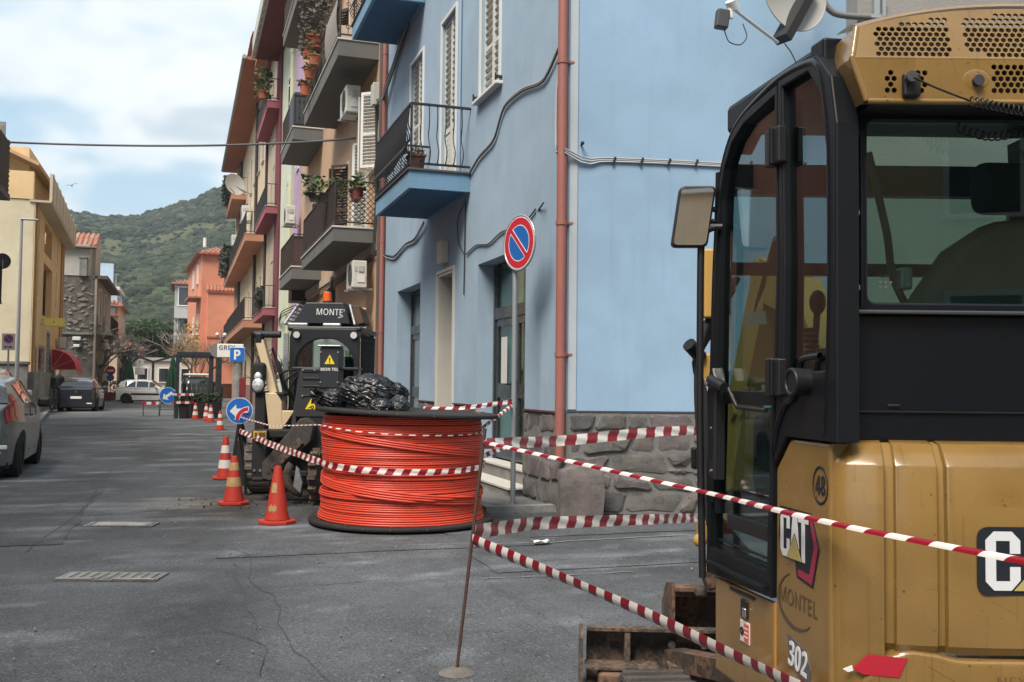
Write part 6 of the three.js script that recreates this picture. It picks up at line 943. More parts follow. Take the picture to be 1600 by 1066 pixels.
{
  const [a] = bag('biggest crumpled black plastic bag heaped on top of the cable reel', -1.45, 10.15, 1.13, 0.36, 0.26, 0.34, 3); 
  const [b, bm] = bag('twisted black plastic bag lying at the left edge of the reel top', -1.80, 10.1, 1.16, 0.19, 0.13, 0.2, 11, 0.3);
  mb().add(sheet(20, 40, (u, v) => { const k = u * 6.2832, r = 0.05 + 0.06 * v * v, f = 1 + 0.3 * Math.sin(k * 7 + v * 4); return V3(-0.1 - v * 0.1 + r * f * 0.3 * Math.cos(k), 0.12 + r * f * Math.sin(k) * 0.7, r * f * Math.cos(k)); })).build('knot', bm, b);
  bag('flat folded black plastic bag leaning over at the right of the heap', -1.22, 10.28, 1.20, 0.19, 0.16, 0.26, 21, 0.2);
  bag('small shiny black plastic bag at the front right of the heap', -1.30, 9.85, 1.115, 0.18, 0.11, 0.16, 31, -0.4, 0.14);
  bag('thin spread black plastic sheet bag under the heap on the reel', -1.45, 9.95, 1.125, 0.52, 0.035, 0.24, 41, 0, 0.25);
  const [e, em] = bag('greyish see-through crumpled bag at the right end of the heap', -1.12, 9.9, 1.11, 0.12, 0.13, 0.15, 51, 0, 0.3); em.color.setRGB(0.035, 0.038, 0.042);
}
// ---------- signs ----------
{ // no parking sign on its grey pole
  const t = thing('no_parking_sign', 'round red and blue no parking sign on a grey pole by the glass door', 'traffic sign', [3.62, 0.05, -10.81], -YAW);
  const pm = mat([0.30, 0.34, 0.37], { roughness: 0.55, metalness: 0.3, map: T.paint });
  mb().cyl(0, 1.55, 0, 0.03, 0.03, 3.1, 16).sph(0, 3.1, 0, 0.031, 1, 0.4, 1).build('pole', pm, t);
  const tn = -0.98, f = new THREE.Group(); f.name = 'sign_plate'; f.position.set(0.04, 2.98, 0.15); f.rotation.y = tn; t.add(f);
  mb().cyl(0, 0, -0.008, 0.315, 0.315, 0.012, 48, Math.PI / 2).add(new THREE.TorusGeometry(0.312, 0.012, 8, 56), M4(0, 0, -0.006)).build('backing', M.galv, f);
  noParkFace(f, 0, 0, 0, 0.30, 0); mb().box(0, 0.12, -0.03, 0.2, 0.03, 0.03).box(0, -0.12, -0.03, 0.2, 0.03, 0.03).build('clamp', M.galv, f);
}
function arrowDisc(t, y, z, r, ang, tilt = 0, ex) {
  const B = M4(0, y, z, tilt, 0, 0);
  mb(B).cyl(0, 0, 0, r, r, 0.014, 40, Math.PI / 2).build('disc', M.whitePlastic, t); mb(B).cyl(0, 0, 0.002, r * 0.955, r * 0.955, 0.014, 40, Math.PI / 2).build('blue_face', signBlue, t);
  mb(B.clone().multiply(M4(0, 0, 0.0095, 0, 0, ang))).ext([[-0.74, 0], [-0.22, 0.50], [-0.22, 0.17], [0.62, 0.17], [0.62, -0.17], [-0.22, -0.17], [-0.22, -0.50]].map(([a, b]) => [a * r, b * r]), 0.002).build('arrow', M.whitePlastic, t);
  if (ex) ex(B, r);
}
{ // arrow sign with the red end-of-restriction corner, on a trestle
  const w = W2(-3.41, 12.5), t = thing('arrow_sign', 'round blue arrow sign with a red curved band on a black trestle beside the loader', 'traffic sign', [w.x, 0, w.z], -YAW + 0.05);
  arrowDisc(t, 1.05, 0.03, 0.165, 0.06, 0, (B, r) => {
    const s = new THREE.Shape(); s.absarc(0.115, -0.115, 0.162, Math.PI / 2 + 0.05, Math.PI, false); s.absarc(0.115, -0.115, 0.118, Math.PI, Math.PI / 2 + 0.05, true);
    const w = new THREE.Shape(); w.absarc(0.115, -0.115, 0.172, Math.PI / 2 - 0.02, Math.PI, false); w.absarc(0.115, -0.115, 0.110, Math.PI, Math.PI / 2 - 0.02, true);
    mb(B).add(new THREE.ExtrudeGeometry(w, { depth: 0.001, bevelEnabled: false }), M4(0, 0, 0.012)).build('white_edge', M.whitePlastic, t); mb(B).add(new THREE.ExtrudeGeometry(s, { depth: 0.001, bevelEnabled: false }), M4(0, 0, 0.0135)).build('red_band', signRed, t);
    mb(B).beam(V3(0.04, -0.02, 0.0145), V3(0.125, -0.09, 0.0145), 0.02, 0.002).beam(V3(0.05, -0.03, 0.0142), V3(0.135, -0.03, 0.0142), 0.02, 0.002).build('red_cross', signRed, t); });
  const tr = mb(); tr.beam(V3(0, 1.0, 0), V3(-0.10, 0.02, 0.12), 0.035, 0.02).beam(V3(0, 1.0, 0), V3(0.12, 0.02, 0.12), 0.035, 0.02).beam(V3(0, 1.0, -0.02), V3(-0.08, 0.02, -0.4), 0.035, 0.02).beam(V3(0, 1.0, -0.02), V3(0.12, 0.02, -0.4), 0.035, 0.02).build('trestle_leg', M.iron, t);
  mb().ext([[-0.075, 0.12], [0.10, 0.12], [0.02, 0.68], [-0.01, 0.68]], 0.02, M4(0, 0, 0.07)).build('trestle_panel', M.blackMatte, t);
  // square-cornered right edge where the rest of the disc is cut by the machine
}
{ // far arrow sign on a stand
  const t = thing('arrow_sign', 'round blue sign with a slanting white arrow on a wire stand before the pergola', 'traffic sign', [-0.52, 0, -42.2], 0);
  arrowDisc(t, 0.82, 0.04, 0.33, 0.62); mb().bar(V3(-0.3, 0, 0.1), V3(-0.25, 0.8, 0), 0.015).bar(V3(0.3, 0, 0.1), V3(0.25, 0.8, 0), 0.015).bar(V3(-0.3, 0, -0.35), V3(-0.25, 0.8, 0), 0.015).bar(V3(0.3, 0, -0.35), V3(0.25, 0.8, 0), 0.015).bar(V3(-0.29, 0.25, 0.08), V3(0.29, 0.25, 0.08), 0.012).build('stand', M.iron, t);
  const b = thing('barrier', 'low red and white striped barrier boards beside the far arrow sign', 'barrier', [-1.15, 0, -42.6]); for (let k = 0; k < 4; k++) mb().box(-0.27 + k * 0.18, 0.5, 0, 0.18, 0.11, 0.03).build('board_stripe', k % 2 ? M.whitePlastic : signRed, b); for (const x of [-0.3, 0.3]) mb().bar(V3(x, 0, 0.2), V3(x, 0.56, 0), 0.015).bar(V3(x, 0, -0.2), V3(x, 0.56, 0), 0.015).build('leg', M.iron, b);
  const c = thing('barrier', 'striped barrier boards stacked against the pergola tubs', 'barrier', [0.05, 0, -39.2]); for (let r = 0; r < 2; r++) for (let k = 0; k < 5; k++) mb().box(-0.3 + k * 0.15, 0.6 + r * 0.3, 0, 0.15, 0.09, 0.03).build('board_stripe', (k + r) % 2 ? M.whitePlastic : signRed, c); for (const x of [-0.3, 0.3]) mb().bar(V3(x, 0, 0.1), V3(x, 0.95, 0), 0.015).build('leg', M.iron, c);
}
// ---------- rod and barrier tape ----------
const rodA = W2(-0.256, 4.935, 0.0), rodB = W2(-0.128, 4.92, 1.2);
const rodAt = (y) => rodA.clone().lerp(rodB, y / 1.2);
{
  const t = thing('steel_rod', 'rusty steel rod standing in the road and holding the barrier tapes', 'rod', rodA.toArray());
  const o = V3(), d = rodB.clone().sub(rodA), q = mb().bar(o, d, 0.0085, 8); for (let i = 0; i < 90; i++) { const p = d.clone().multiplyScalar((i + 0.5) / 90); q.add(new THREE.TorusGeometry(0.0088, 0.0016, 4, 8), new THREE.Matrix4().makeRotationX(Math.PI / 2 - 0.3).setPosition(p)); } q.build('rod', mat([0.085, 0.05, 0.036], { roughness: 0.85 }), t, true);
  mb().lathe([[0.001, 0.030], [0.03, 0.028], [0.07, 0.012], [0.09, 0.0]], 14).build('mortar_foot', mat([0.34, 0.31, 0.29], { roughness: 1, map: T.old, bumpMap: T.stoneBump, bumpScale: 0.02 }), t);
}
const stripes = (() => { const t = canvasTex(128, 64, (c, w, h) => { c.fillStyle = '#e9e6e2'; c.fillRect(0, 0, w, h); c.fillStyle = '#8e1326'; c.beginPath(); const k = 0.42 * h; c.moveTo(0, h); c.lineTo(w / 2, h); c.lineTo(w / 2 + k, 0); c.lineTo(k, 0); c.fill(); c.beginPath(); c.moveTo(k - w, 0); c.fill(); }); t.wrapS = t.wrapT = THREE.RepeatWrapping; return t; })();
const tapeM = mat([0.95, 0.95, 0.95], { phys: true, roughness: 0.35, map: stripes, side: THREE.DoubleSide, transmission: 0.12, thickness: 0 });
// one length of tape: points along it, width and twist (radians about its run, 0 = upright) at each
function tape(label, pts, widths, twists, pitch = 0.155, group, fold = 0) {
  const c = new THREE.CatmullRomCurve3(pts, false, 'catmullrom', 0.15), n = Math.max(40, Math.round(c.getLength() * 26)), L = c.getLength(), up = V3(0, 1, 0), pos = [], uv = [], ix = [], rows = 4;
  const pick = (a, t) => { const f = t * (a.length - 1), i = Math.min(a.length - 2, Math.floor(f)); return lerp(a[i], a[i + 1], f - i); };
  for (let i = 0; i <= n; i++) { const t = i / n, p = c.getPointAt(t), tg = c.getTangentAt(t), s = V3().crossVectors(up, tg).normalize(), u = V3().crossVectors(tg, s).normalize(), a = pick(twists, t) + 0.18 * Math.sin(t * L * 5.3) * 0.5, w = pick(widths, t), dir = u.clone().multiplyScalar(Math.cos(a)).addScaledVector(s, Math.sin(a)), nrm = s.clone().multiplyScalar(Math.cos(a)).addScaledVector(u, -Math.sin(a));
    for (let j = 0; j <= rows; j++) { const k = j / rows - 0.5, f = fold ? fold * (Math.abs(k) * 2) ** 2 * w * 0.5 : 0.004 * Math.sin(t * L * 9 + j * 1.7); const v = p.clone().addScaledVector(dir, k * w).addScaledVector(nrm, f); pos.push(v.x, v.y, v.z); uv.push(t * L / pitch, j / rows); } }
  for (let i = 0; i < n; i++) for (let j = 0; j < rows; j++) { const a = i * (rows + 1) + j, b = a + rows + 1; ix.push(a, b, a + 1, b, b + 1, a + 1); }
  const g = new THREE.BufferGeometry(); g.setAttribute('position', new THREE.Float32BufferAttribute(pos, 3)); g.setAttribute('uv', new THREE.Float32BufferAttribute(uv, 2)); g.setIndex(ix); g.computeVertexNormals();
  return tag(put('barrier_tape', g, tapeM), label, 'barrier tape', group);
}
// l, d from pixel column and depth along the diagonal; y in metres
const TP = (l, d, y) => W2(l, d, y);
tape('upper taut barrier tape from the rod across to the stone wall', [rodAt(1.15).setY(1.125), TP(0.30, 6.1, 1.075), TP(1.10, 7.2, 1.09), TP(1.95, 8.4, 1.06), TP(3.0, 9.7, 1.05)], [0.055, 0.07, 0.07, 0.07], [0.2, 0.25, 0.2, 0.15], 0.26);
tape('lower barrier tape with bold stripes from the rod towards the stone wall', [rodAt(0.70).setY(0.69), TP(0.16, 5.9, 0.60), TP(1.05, 7.4, 0.43), TP(1.95, 9.2, 0.22), TP(2.6, 10.1, 0.15)], [0.072, 0.075, 0.075, 0.075], [0.05, 0.1, 0.05, 0.05], 0.235);
tape('thin twisted barrier tape from the rod top across the excavator body', [rodAt(1.13).setY(1.14), TP(0.687, 3.55, 1.05), TP(0.80, 2.95, 1.058), TP(0.906, 2.6, 1.058), TP(1.135, 2.2, 1.047), TP(1.4, 1.8, 1.04)], [0.028, 0.023, 0.021, 0.021, 0.022], [1.05, 1.0, 0.95, 0.9, 0.9], 0.13, undefined, 0.7);
tape('sloping barrier tape from the rod down past the excavator blade', [rodAt(0.64).setY(0.645), TP(0.497, 3.85, 0.548), TP(0.764, 3.2, 0.532), TP(0.823, 2.9, 0.553), TP(0.97, 2.5, 0.56), TP(1.1, 2.2, 0.58)], [0.07, 0.068, 0.066, 0.064, 0.064], [-0.35, -0.5, -0.55, -0.5, -0.5], 0.105, undefined, 0.35);
{ // tape round the reel
  const arc = (y0, y1, a0, a1, n, r) => Array.from({ length: n }, (_, i) => { const t = i / (n - 1), a = lerp(a0, a1, t); return V3(reelP[0] + r * Math.cos(a), lerp(y0, y1, t) + 0.015 * Math.sin(t * Math.PI) * -1, reelP[1] + r * Math.sin(a)); });
  const pole = (y) => V3(3.60, y, -10.80), stand = W2(-3.40, 12.45);
  tape('barrier tape wrapped round the middle of the red cable between trestle and pole', [stand.clone().setY(0.80), W2(-2.7, 11.3, 0.70), ...arc(0.60, 0.60, 3.05, -0.15, 9, 0.86).map((p, i) => p.setY(lerp(0.63, 0.62, i / 8) - 0.05 * Math.sin(i / 8 * Math.PI))), pole(0.74)], [0.06, 0.07, 0.07, 0.06, 0.05, 0.06], [0.3, 0.2, 0.05, 0, 0.3, 0.8]);
  tape('thin upper barrier tape wrapped round the top of the red cable', [stand.clone().setY(0.98), W2(-2.7, 11.2, 0.93), ...arc(0.95, 1.02, 3.05, 0.1, 9, 0.86).map((p, i) => p.setY([1.0, 0.985, 0.96, 0.94, 0.93, 0.925, 0.93, 0.95, 0.98][i])), pole(1.18)], [0.022, 0.024, 0.024, 0.022, 0.03, 0.05], [1.1, 1.2, 1.3, 1.4, 1.1, 0.7], 0.13, undefined, 0.6);
  tape('short barrier tape over the black reel top to the sign pole', [W2(-0.95, 10.75, 1.155), W2(-0.55, 10.9, 1.15), pole(1.22)], [0.03, 0.045, 0.055], [0.5, 0.35, 0.2]);
}
// ---------- grates and small things on the road ----------
{
  const gm = metalM([0.26, 0.265, 0.26], { roughness: 0.6, map: T.old }), slot = mat([0.035, 0.035, 0.035]);
  const g = thing('drain_grate', 'worn slotted drain grate in the middle of the road, nearer one', 'drain grate', [-0.445, 0.001, -7.76], -0.31);
  mb().box(0, -0.004, 0, 0.72, 0.02, 0.30).build('frame', gm, g); for (let i = 0; i < 9; i++) mb().rbox(-0.29 + i * 0.073, 0.009, 0.0, 0.032, 0.012, 0.22, 0.004).build('bar', mat([0.40, 0.40, 0.38], { map: T.old }), g); for (let i = 0; i < 8; i++) mb().box(-0.254 + i * 0.073, 0.0065, 0, 0.040, 0.002, 0.2).build('slot', mat([0.16, 0.16, 0.155]), g);
  mb().rbox(-0.22, 0.011, 0.125, 0.26, 0.010, 0.04, 0.004).rbox(0.2, 0.011, 0.125, 0.3, 0.010, 0.035, 0.004).build('rim', mat([0.42, 0.42, 0.4], { map: T.old }), g);
  const h = thing('manhole_cover', 'pale rectangular metal cover in the road, farther one', 'manhole cover', [-0.53, 0.001, -10.52], -0.28);
  mb().box(0, -0.004, 0, 0.66, 0.022, 0.26).build('frame', gm, h); mb().rbox(0.01, 0.006, 0, 0.5, 0.014, 0.2, 0.004).build('cover', mat([0.52, 0.53, 0.52], { map: T.old }), h); for (const x of [-0.29, 0.285]) mb().rbox(x, 0.008, 0, 0.035, 0.01, 0.2, 0.003).build('bar', gm, h);
  // litter, stones, dried mud
  const p = mb().add(sheet(4, 6, (u, v) => V3((u - 0.5) * 0.16, 0.012 + 0.02 * Math.abs(Math.sin(u * 5 + v * 3)), (v - 0.5) * 0.07 + 0.02 * Math.sin(u * 4)))).build('paper_scrap', mat([0.7, 0.72, 0.74], { side: THREE.DoubleSide })); p.position.copy(W2(0.28, 8.9, 0.005)); tag(p, 'white paper scrap lying on the asphalt near the cable reel', 'litter');
  const rg = rngOf(55), grit = mb(); for (let i = 0; i < 260; i++) { const a = rg() * 6.28, r = Math.sqrt(rg()), x = 1.15 + 1.3 * r * Math.cos(a), z = -12.2 + 0.75 * r * Math.sin(a), s = lerp(0.004, 0.018, rg() ** 4); grit.add(new THREE.IcosahedronGeometry(s, 0), M4(x, 0.008 + s * 0.2, z, rg() * 3, rg() * 3, 0)); }
  tag(grit.build('spoil', mat([0.075, 0.062, 0.052], { roughness: 1, map: T.stone })), 'brown earth crumbs spilled under the front of the loader', 'earth', null, 'stuff');
  const peb = mb(); for (let i = 0; i < 500; i++) { const x = rr(-3, 5), z = -rr(3.5, 14), s = lerp(0.003, 0.013, rg() ** 5); peb.add(new THREE.IcosahedronGeometry(s, 0), M4(x, 0.008 + s * 0.3, z, rg() * 3, rg() * 3, 0)); }
  tag(peb.build('grit', mat([0.22, 0.22, 0.215], { roughness: 1 })), 'loose grit scattered over the asphalt', 'grit', null, 'stuff');
}
// ---------- tracked loader with a trenching attachment ----------
{
  const O = W2(-2.45, 13.2), Lo = thing('skid_loader', 'black and cream tracked loader with a trenching attachment behind the cable reel', 'loader', [O.x, 0, O.z], -YAW);
  const p = (l, d, y) => V3(l + 2.45, y, 13.2 - d), bx = (q, l0, l1, d0, d1, y0, y1, r = 0.015) => q.rbox((l0 + l1) / 2 + 2.45, (y0 + y1) / 2, 13.2 - (d0 + d1) / 2, l1 - l0, y1 - y0, Math.abs(d1 - d0), r);
  const black = mat([0.014, 0.015, 0.018], { roughness: 0.42, map: T.paint }), blackM = mat([0.022, 0.023, 0.025], { roughness: 0.75, map: T.old }), cream = paintM([0.70, 0.56, 0.36], { roughness: 0.45 }), mud = mat([0.46, 0.42, 0.37], { roughness: 1, map: T.old, bumpMap: T.stoneBump, bumpScale: 0.02 }), steel = mat([0.115, 0.105, 0.098], { roughness: 0.8, metalness: 0.2, map: T.old, bumpMap: T.plasterBump, bumpScale: 0.006 });
  // tracks: belt on a long rounded path, cleats across it
  for (const l of [-3.17, -1.66]) {
    const path = []; for (let i = 0; i <= 12; i++) { const a = -Math.PI / 2 - i / 12 * Math.PI * 0.78; path.push([12.82 + 0.39 * Math.cos(a), 0.40 + 0.39 * Math.sin(a)]); } for (let i = 0; i <= 10; i++) { const a = 2.25 - i / 10 * 1.5; path.push([13.55 + 0.24 * Math.cos(a), 0.70 + 0.24 * Math.sin(a)]); } for (let i = 0; i <= 12; i++) { const a = 0.7 - i / 12 * 2.27; path.push([14.25 + 0.28 * Math.cos(a), 0.285 + 0.28 * Math.sin(a)]); }
    const s = new THREE.Shape(path.map(([d, y]) => new THREE.Vector2(d, y))), c = path.reduce((a, q) => [a[0] + q[0] / path.length, a[1] + q[1] / path.length], [0, 0]); s.holes.push(new THREE.Path(path.map(([d, y]) => new THREE.Vector2(c[0] + (d - c[0]) * 0.93, c[1] + (y - c[1]) * 0.86)).reverse()));
    const m = new THREE.Matrix4().makeBasis(V3(0, 0, -1), V3(0, 1, 0), V3(1, 0, 0)).setPosition(l - 0.16 + 2.45, 0.01, 13.2);
    const t = mb().add(new THREE.ExtrudeGeometry(s, { depth: 0.32, bevelEnabled: false }), m).build('track', mud, Lo);
    const q = new THREE.CatmullRomCurve3(path.map(([d, y]) => p(l, d, y + 0.01)), true, 'catmullrom', 0.1), n = 46, k = mb(); for (let i = 0; i < n; i++) { const u = q.getPointAt(i / n), tg = q.getTangentAt(i / n); k.box(u.x, u.y, u.z, 0.30, 0.045, 0.05, Math.atan2(-tg.y, tg.z)); } k.build('cleats', mud, t);
    for (const [d, y, r] of [[12.82, 0.40, 0.3], [14.25, 0.29, 0.2], [13.5, 0.69, 0.17], [13.2, 0.16, 0.1], [13.6, 0.16, 0.1], [13.95, 0.16, 0.1]]) mb().cyl(l + 2.45, y, 13.2 - d, r, r, 0.22, 20, 0, 0, Math.PI / 2).build('roller', steel, t);
  }
  // chassis and cab
  const ch = mb(); bx(ch, -3.0, -1.84, 12.9, 14.5, 0.28, 1.06, 0.05); ch.build('chassis', blackM, Lo);
  const arch = new THREE.Path(); { const x0 = -0.36, x1 = 0.40, y0 = 1.12, ym = 1.62, yt = 1.985; arch.moveTo(x0, y0); arch.lineTo(x0, ym); arch.bezierCurveTo(x0, 1.86, x0 + 0.2, yt, 0.0, yt); arch.lineTo(0.06, yt); arch.bezierCurveTo(x1 - 0.18, yt, x1, 1.86, x1, ym); arch.lineTo(x1, y0); arch.closePath(); }
  const cab = mb().ext([[-0.44, 1.02], [0.47, 1.02], [0.47, 2.0], [0.43, 2.12], [-0.40, 2.12], [-0.44, 2.0]], 0.05, M4(0, 0, 0.28), 0.012, [arch]).build('cab', black, Lo);
  const q = mb(); bx(q, -2.89, -2.84, 12.93, 14.2, 1.02, 1.09, 0.01); bx(q, -2.89, -2.84, 14.15, 14.22, 1.02, 2.1, 0.01); bx(q, -2.03, -1.98, 12.93, 14.2, 1.02, 1.09, 0.01); bx(q, -2.03, -1.98, 14.15, 14.22, 1.02, 2.1, 0.01); bx(q, -2.92, -1.95, 12.86, 14.3, 2.08, 2.15, 0.03); q.build('cab_frame', black, cab);
  mb().ext([[-0.37, 1.08], [0.41, 1.08], [0.41, 2.0], [-0.37, 2.0]], 0.008, M4(0, 0, 0.275)).build('window', mat([0.72, 0.86, 0.84], { phys: true, roughness: 0.02, ior: 1.8, transmission: 1, thickness: 0 }), cab);
  mb().ext([[-0.40, 1.1], [0.43, 1.1], [0.43, 2.0], [-0.40, 2.0]], 0.008, M4(0, 0, -0.98)).build('window', mat([0.8, 0.9, 0.88], { phys: true, roughness: 0.02, transmission: 1, thickness: 0 }), cab);
  const seat = mb(); seat.rbox(0.04, 1.22, -0.4, 0.5, 0.2, 0.5, 0.06).rbox(0.04, 1.5, -0.62, 0.46, 0.55, 0.12, 0.06).rbox(-0.26, 1.35, -0.25, 0.12, 0.24, 0.4, 0.03).rbox(0.34, 1.35, -0.25, 0.12, 0.24, 0.4, 0.03).bar(V3(-0.26, 1.45, -0.15), V3(-0.26, 1.62, -0.12), 0.025); seat.build('seat', M.blackMatte, cab);
  // woven side guards
  for (const l of [-2.88, -1.97]) { const g = mb(); for (let i = -9; i < 13; i++) { const a = i * 0.1, y0 = 1.1, y1 = 2.05; const cl = (d, y) => p(l, clamp(d, 12.95, 14.2), y); g.bar(cl(12.95 + a, y0), cl(12.95 + a + 0.95, y1), 0.008, 4).bar(cl(12.95 + a + 0.95, y0), cl(12.95 + a, y1), 0.008, 4); } for (let i = 0; i < 14; i++) g.bar(p(l - 0.01, 12.95, 1.1 + i * 0.07), p(l - 0.01, 14.2, 1.1 + i * 0.07), 0.007, 4); g.build('side_guard', M.iron, cab); }
  mb().box(-0.49, 1.55, 0.3, 0.06, 1.0, 0.04).build('guard_frame', M.galv, cab);
  for (const l of [-2.79, -2.05]) { const o = mb().cyl(l + 2.45, 2.03, 0.35, 0.052, 0.05, 0.05, 20, Math.PI / 2).build('work_lamp', M.black, cab); mb().cyl(l + 2.45, 2.03, 0.38, 0.043, 0.043, 0.008, 20, Math.PI / 2).build('lens', mat([0.55, 0.56, 0.54], { phys: true, roughness: 0.2, clearcoat: 1 }), o); }
  // roof box with lettering
  const roof = mb().ext([[-0.42, 2.18], [0.335, 2.18], [0.245, 2.46], [-0.245, 2.46]], 1.0, M4(0, 0, -0.72), 0.015).build('roof_box', mat([0.02, 0.026, 0.033], { roughness: 0.5, map: T.paint }), Lo);
  put('lettering', text("MONTE'", 0.082, 0.003, fontR, 0.92).rotateZ(-0.02).translate(0.08, 2.335, 0.297), M.whitePlastic, roof); mb().box(0.21, 2.27, 0.297, 0.07, 0.018, 0.003, 0, 0, 0.3).build('underline', mat([0.35, 0.36, 0.37]), roof);
  const rail = mb(); for (const x of [-0.52, 0.40]) rail.bar(V3(x, 2.17, 0.3), V3(x * 0.75, 2.44, 0.1), 0.018).bar(V3(x * 0.75, 2.44, 0.1), V3(x * 0.75, 2.44, -0.9), 0.018); for (let i = 0; i < 6; i++) rail.bar(V3(-0.5 + 0.02 * i, 2.17 + i * 0.05, 0.25 - i * 0.02), V3(-0.47 + 0.02 * i, 2.17 + i * 0.05, -0.7), 0.012); rail.build('roof_rail', M.galv, roof);
  mb().rbox(-0.34, 2.165, 0.28, 0.26, 0.05, 0.08, 0.02).rbox(0.1, 2.165, 0.28, 0.24, 0.05, 0.08, 0.02).build('light_bar', M.galv, roof);
  mb().box(0.42, 2.3, -0.1, 0.1, 0.22, 0.6, 0, 0, 0.3).build('side_plate', brownWood, roof);
  const bc = mb().cyl(-0.06, 2.49, -0.2, 0.065, 0.06, 0.05, 18).build('beacon', M.black, roof); mb().add(new THREE.CylinderGeometry(0.052, 0.062, 0.115, 18), M4(-0.06, 2.575, -0.2)).sph(-0.06, 2.63, -0.2, 0.052, 1, 0.35, 1).build('amber_dome', mat([0.85, 0.14, 0.01], { phys: true, roughness: 0.2, clearcoat: 1, transmission: 0.15, thickness: 0 }), bc);
  // lifting arms
  const beam = (nm, pts, w, m) => { const g = mb(); for (let i = 1; i < pts.length; i++) g.beam(pts[i - 1], pts[i], w, w * 1.15); return g.build(nm, m, Lo); };
  const armShape = (pp, dep, d, nm, m) => mb().ext(pp.map(([l, y]) => [l + 2.45, y]), dep, M4(0, 0, 13.2 - d - dep), 0.012).build(nm, m, Lo);
  armShape([[-3.26, 1.95], [-3.15, 1.95], [-2.955, 1.27], [-3.06, 1.27]], 0.12, 12.55, 'lift_arm', cream);
  armShape([[-3.09, 1.28], [-2.94, 1.28], [-2.875, 1.16], [-2.865, 0.80], [-3.03, 0.80]], 0.2, 12.45, 'lift_arm', cream);
  armShape([[-2.87, 1.06], [-2.71, 1.06], [-2.865, 0.82]], 0.05, 12.44, 'gusset', cream); mb().rbox(-0.46, 1.265, 0.66, 0.13, 0.05, 0.2, 0.02).build('arm_pin', blackM, Lo);
  const rg2 = mb(); rg2.cyl(-0.66, 2.02, 0.6, 0.045, 0.045, 0.33, 14, 0, 0, Math.PI / 2).build('cross_tube', M.iron, Lo); mb().rbox(-0.76, 1.97, 0.6, 0.09, 0.13, 0.14, 0.02).build('pivot', black, Lo);
  // hoses
  const hz = mb(); for (let k = 0; k < 5; k++) hz.tube([p(-3.08 + k * 0.02, 12.75, 1.85 - k * 0.05), p(-2.98, 12.7, 1.55 + k * 0.03), p(-2.93 + k * 0.01, 12.75, 1.3), p(-2.9, 12.7, 1.0)], 0.015, 20, 5); for (let k = 0; k < 3; k++) hz.tube([p(-2.62, 12.2, 1.15), p(-2.7 - k * 0.05, 12.0, 1.3 + k * 0.1), p(-2.5, 11.95, 1.58), p(-2.35, 12.0, 1.5)], 0.014, 20, 5); hz.build('hoses', M.rubber, Lo);
  // headlamp on a dark bracket
  const hl = mb(); bx(hl, -3.25, -3.10, 12.42, 12.6, 1.42, 1.66, 0.05); bx(hl, -3.22, -3.08, 12.45, 12.7, 0.8, 1.3, 0.03); hl.build('lamp_bracket', M.blackMatte, Lo);
  const lamp = mb().add(new THREE.SphereGeometry(0.078, 20, 14), new THREE.Matrix4().makeScale(1, 1.15, 0.5).setPosition(-0.72, 1.375, 0.79)).add(new THREE.SphereGeometry(0.05, 16, 10), new THREE.Matrix4().makeScale(1, 1.3, 0.6).setPosition(-0.725, 1.475, 0.78)).build('headlamp', mat([0.62, 0.66, 0.68], { phys: true, roughness: 0.12, metalness: 0.35, clearcoat: 1, bumpMap: T.plasterBump, bumpScale: 0.01 }), Lo); mb().add(new THREE.TorusGeometry(0.08, 0.012, 8, 24), new THREE.Matrix4().makeScale(1, 1.15, 1).setPosition(-0.72, 1.375, 0.79)).build('rim', M.black, lamp);
  const fd = mb(); bx(fd, -1.80, -1.62, 13.0, 13.3, 1.2, 1.5, 0.08); fd.build('mirror', M.black, Lo);
  // trenching attachment
  const tr = mb().ext([[-0.14, 1.0], [0.26, 1.0], [0.26, 1.59], [-0.06, 1.59], [-0.10, 1.5]], 0.35, M4(0, 0, 0.95), 0.012).build('trencher_housing', mat([0.03, 0.032, 0.035], { roughness: 0.55, map: T.paint }), Lo);
  for (const [y, h] of [[1.555, 0.04], [1.46, 0.03], [1.37, 0.02], [1.255, 0.018]]) mb().rbox(0.1, y, 1.312, 0.3, h, 0.02, 0.005).build('rib', black, tr);
  for (const [x, y] of [[-0.05, 1.565], [0.09, 1.565], [-0.05, 1.255], [0.1, 1.255]]) mb().cyl(x, y, 1.325, 0.011, 0.011, 0.012, 8, Math.PI / 2).build('bolt', M.galv, tr);
  mb().box(-0.04, 1.40, 1.31, 0.035, 0.035, 0.003).build('tag', M.whitePlastic, tr);
  const side = mb().ext([[-0.235, 0.6], [-0.17, 0.6], [-0.06, 1.6], [-0.10, 1.6]], 0.4, M4(0, 0, 0.85), 0.008).build('side_plate', mat([0.045, 0.047, 0.05], { roughness: 0.5, map: T.paint }), tr);
  const tb = mb().ext([[0.15, 1.35], [0.385, 1.35], [0.385, 1.82], [0.37, 1.845], [0.165, 1.845], [0.15, 1.82]], 0.30, M4(0, 0, 1.02), 0.01).ext([[0.17, 1.0], [0.37, 1.0], [0.385, 1.36], [0.15, 1.36]], 0.2, M4(0, 0, 1.1)).build('conveyor_head', mat([0.022, 0.026, 0.032], { roughness: 0.5, map: T.paint }), Lo);
  mb().rbox(0.265, 1.855, 1.2, 0.28, 0.02, 0.32, 0.008).build('lid', M.galv, tb); for (const x of [0.165, 0.37]) for (const y of [1.42, 1.78]) mb().cyl(x, y, 1.335, 0.010, 0.010, 0.012, 8, Math.PI / 2).build('bolt', M.galv, tb);
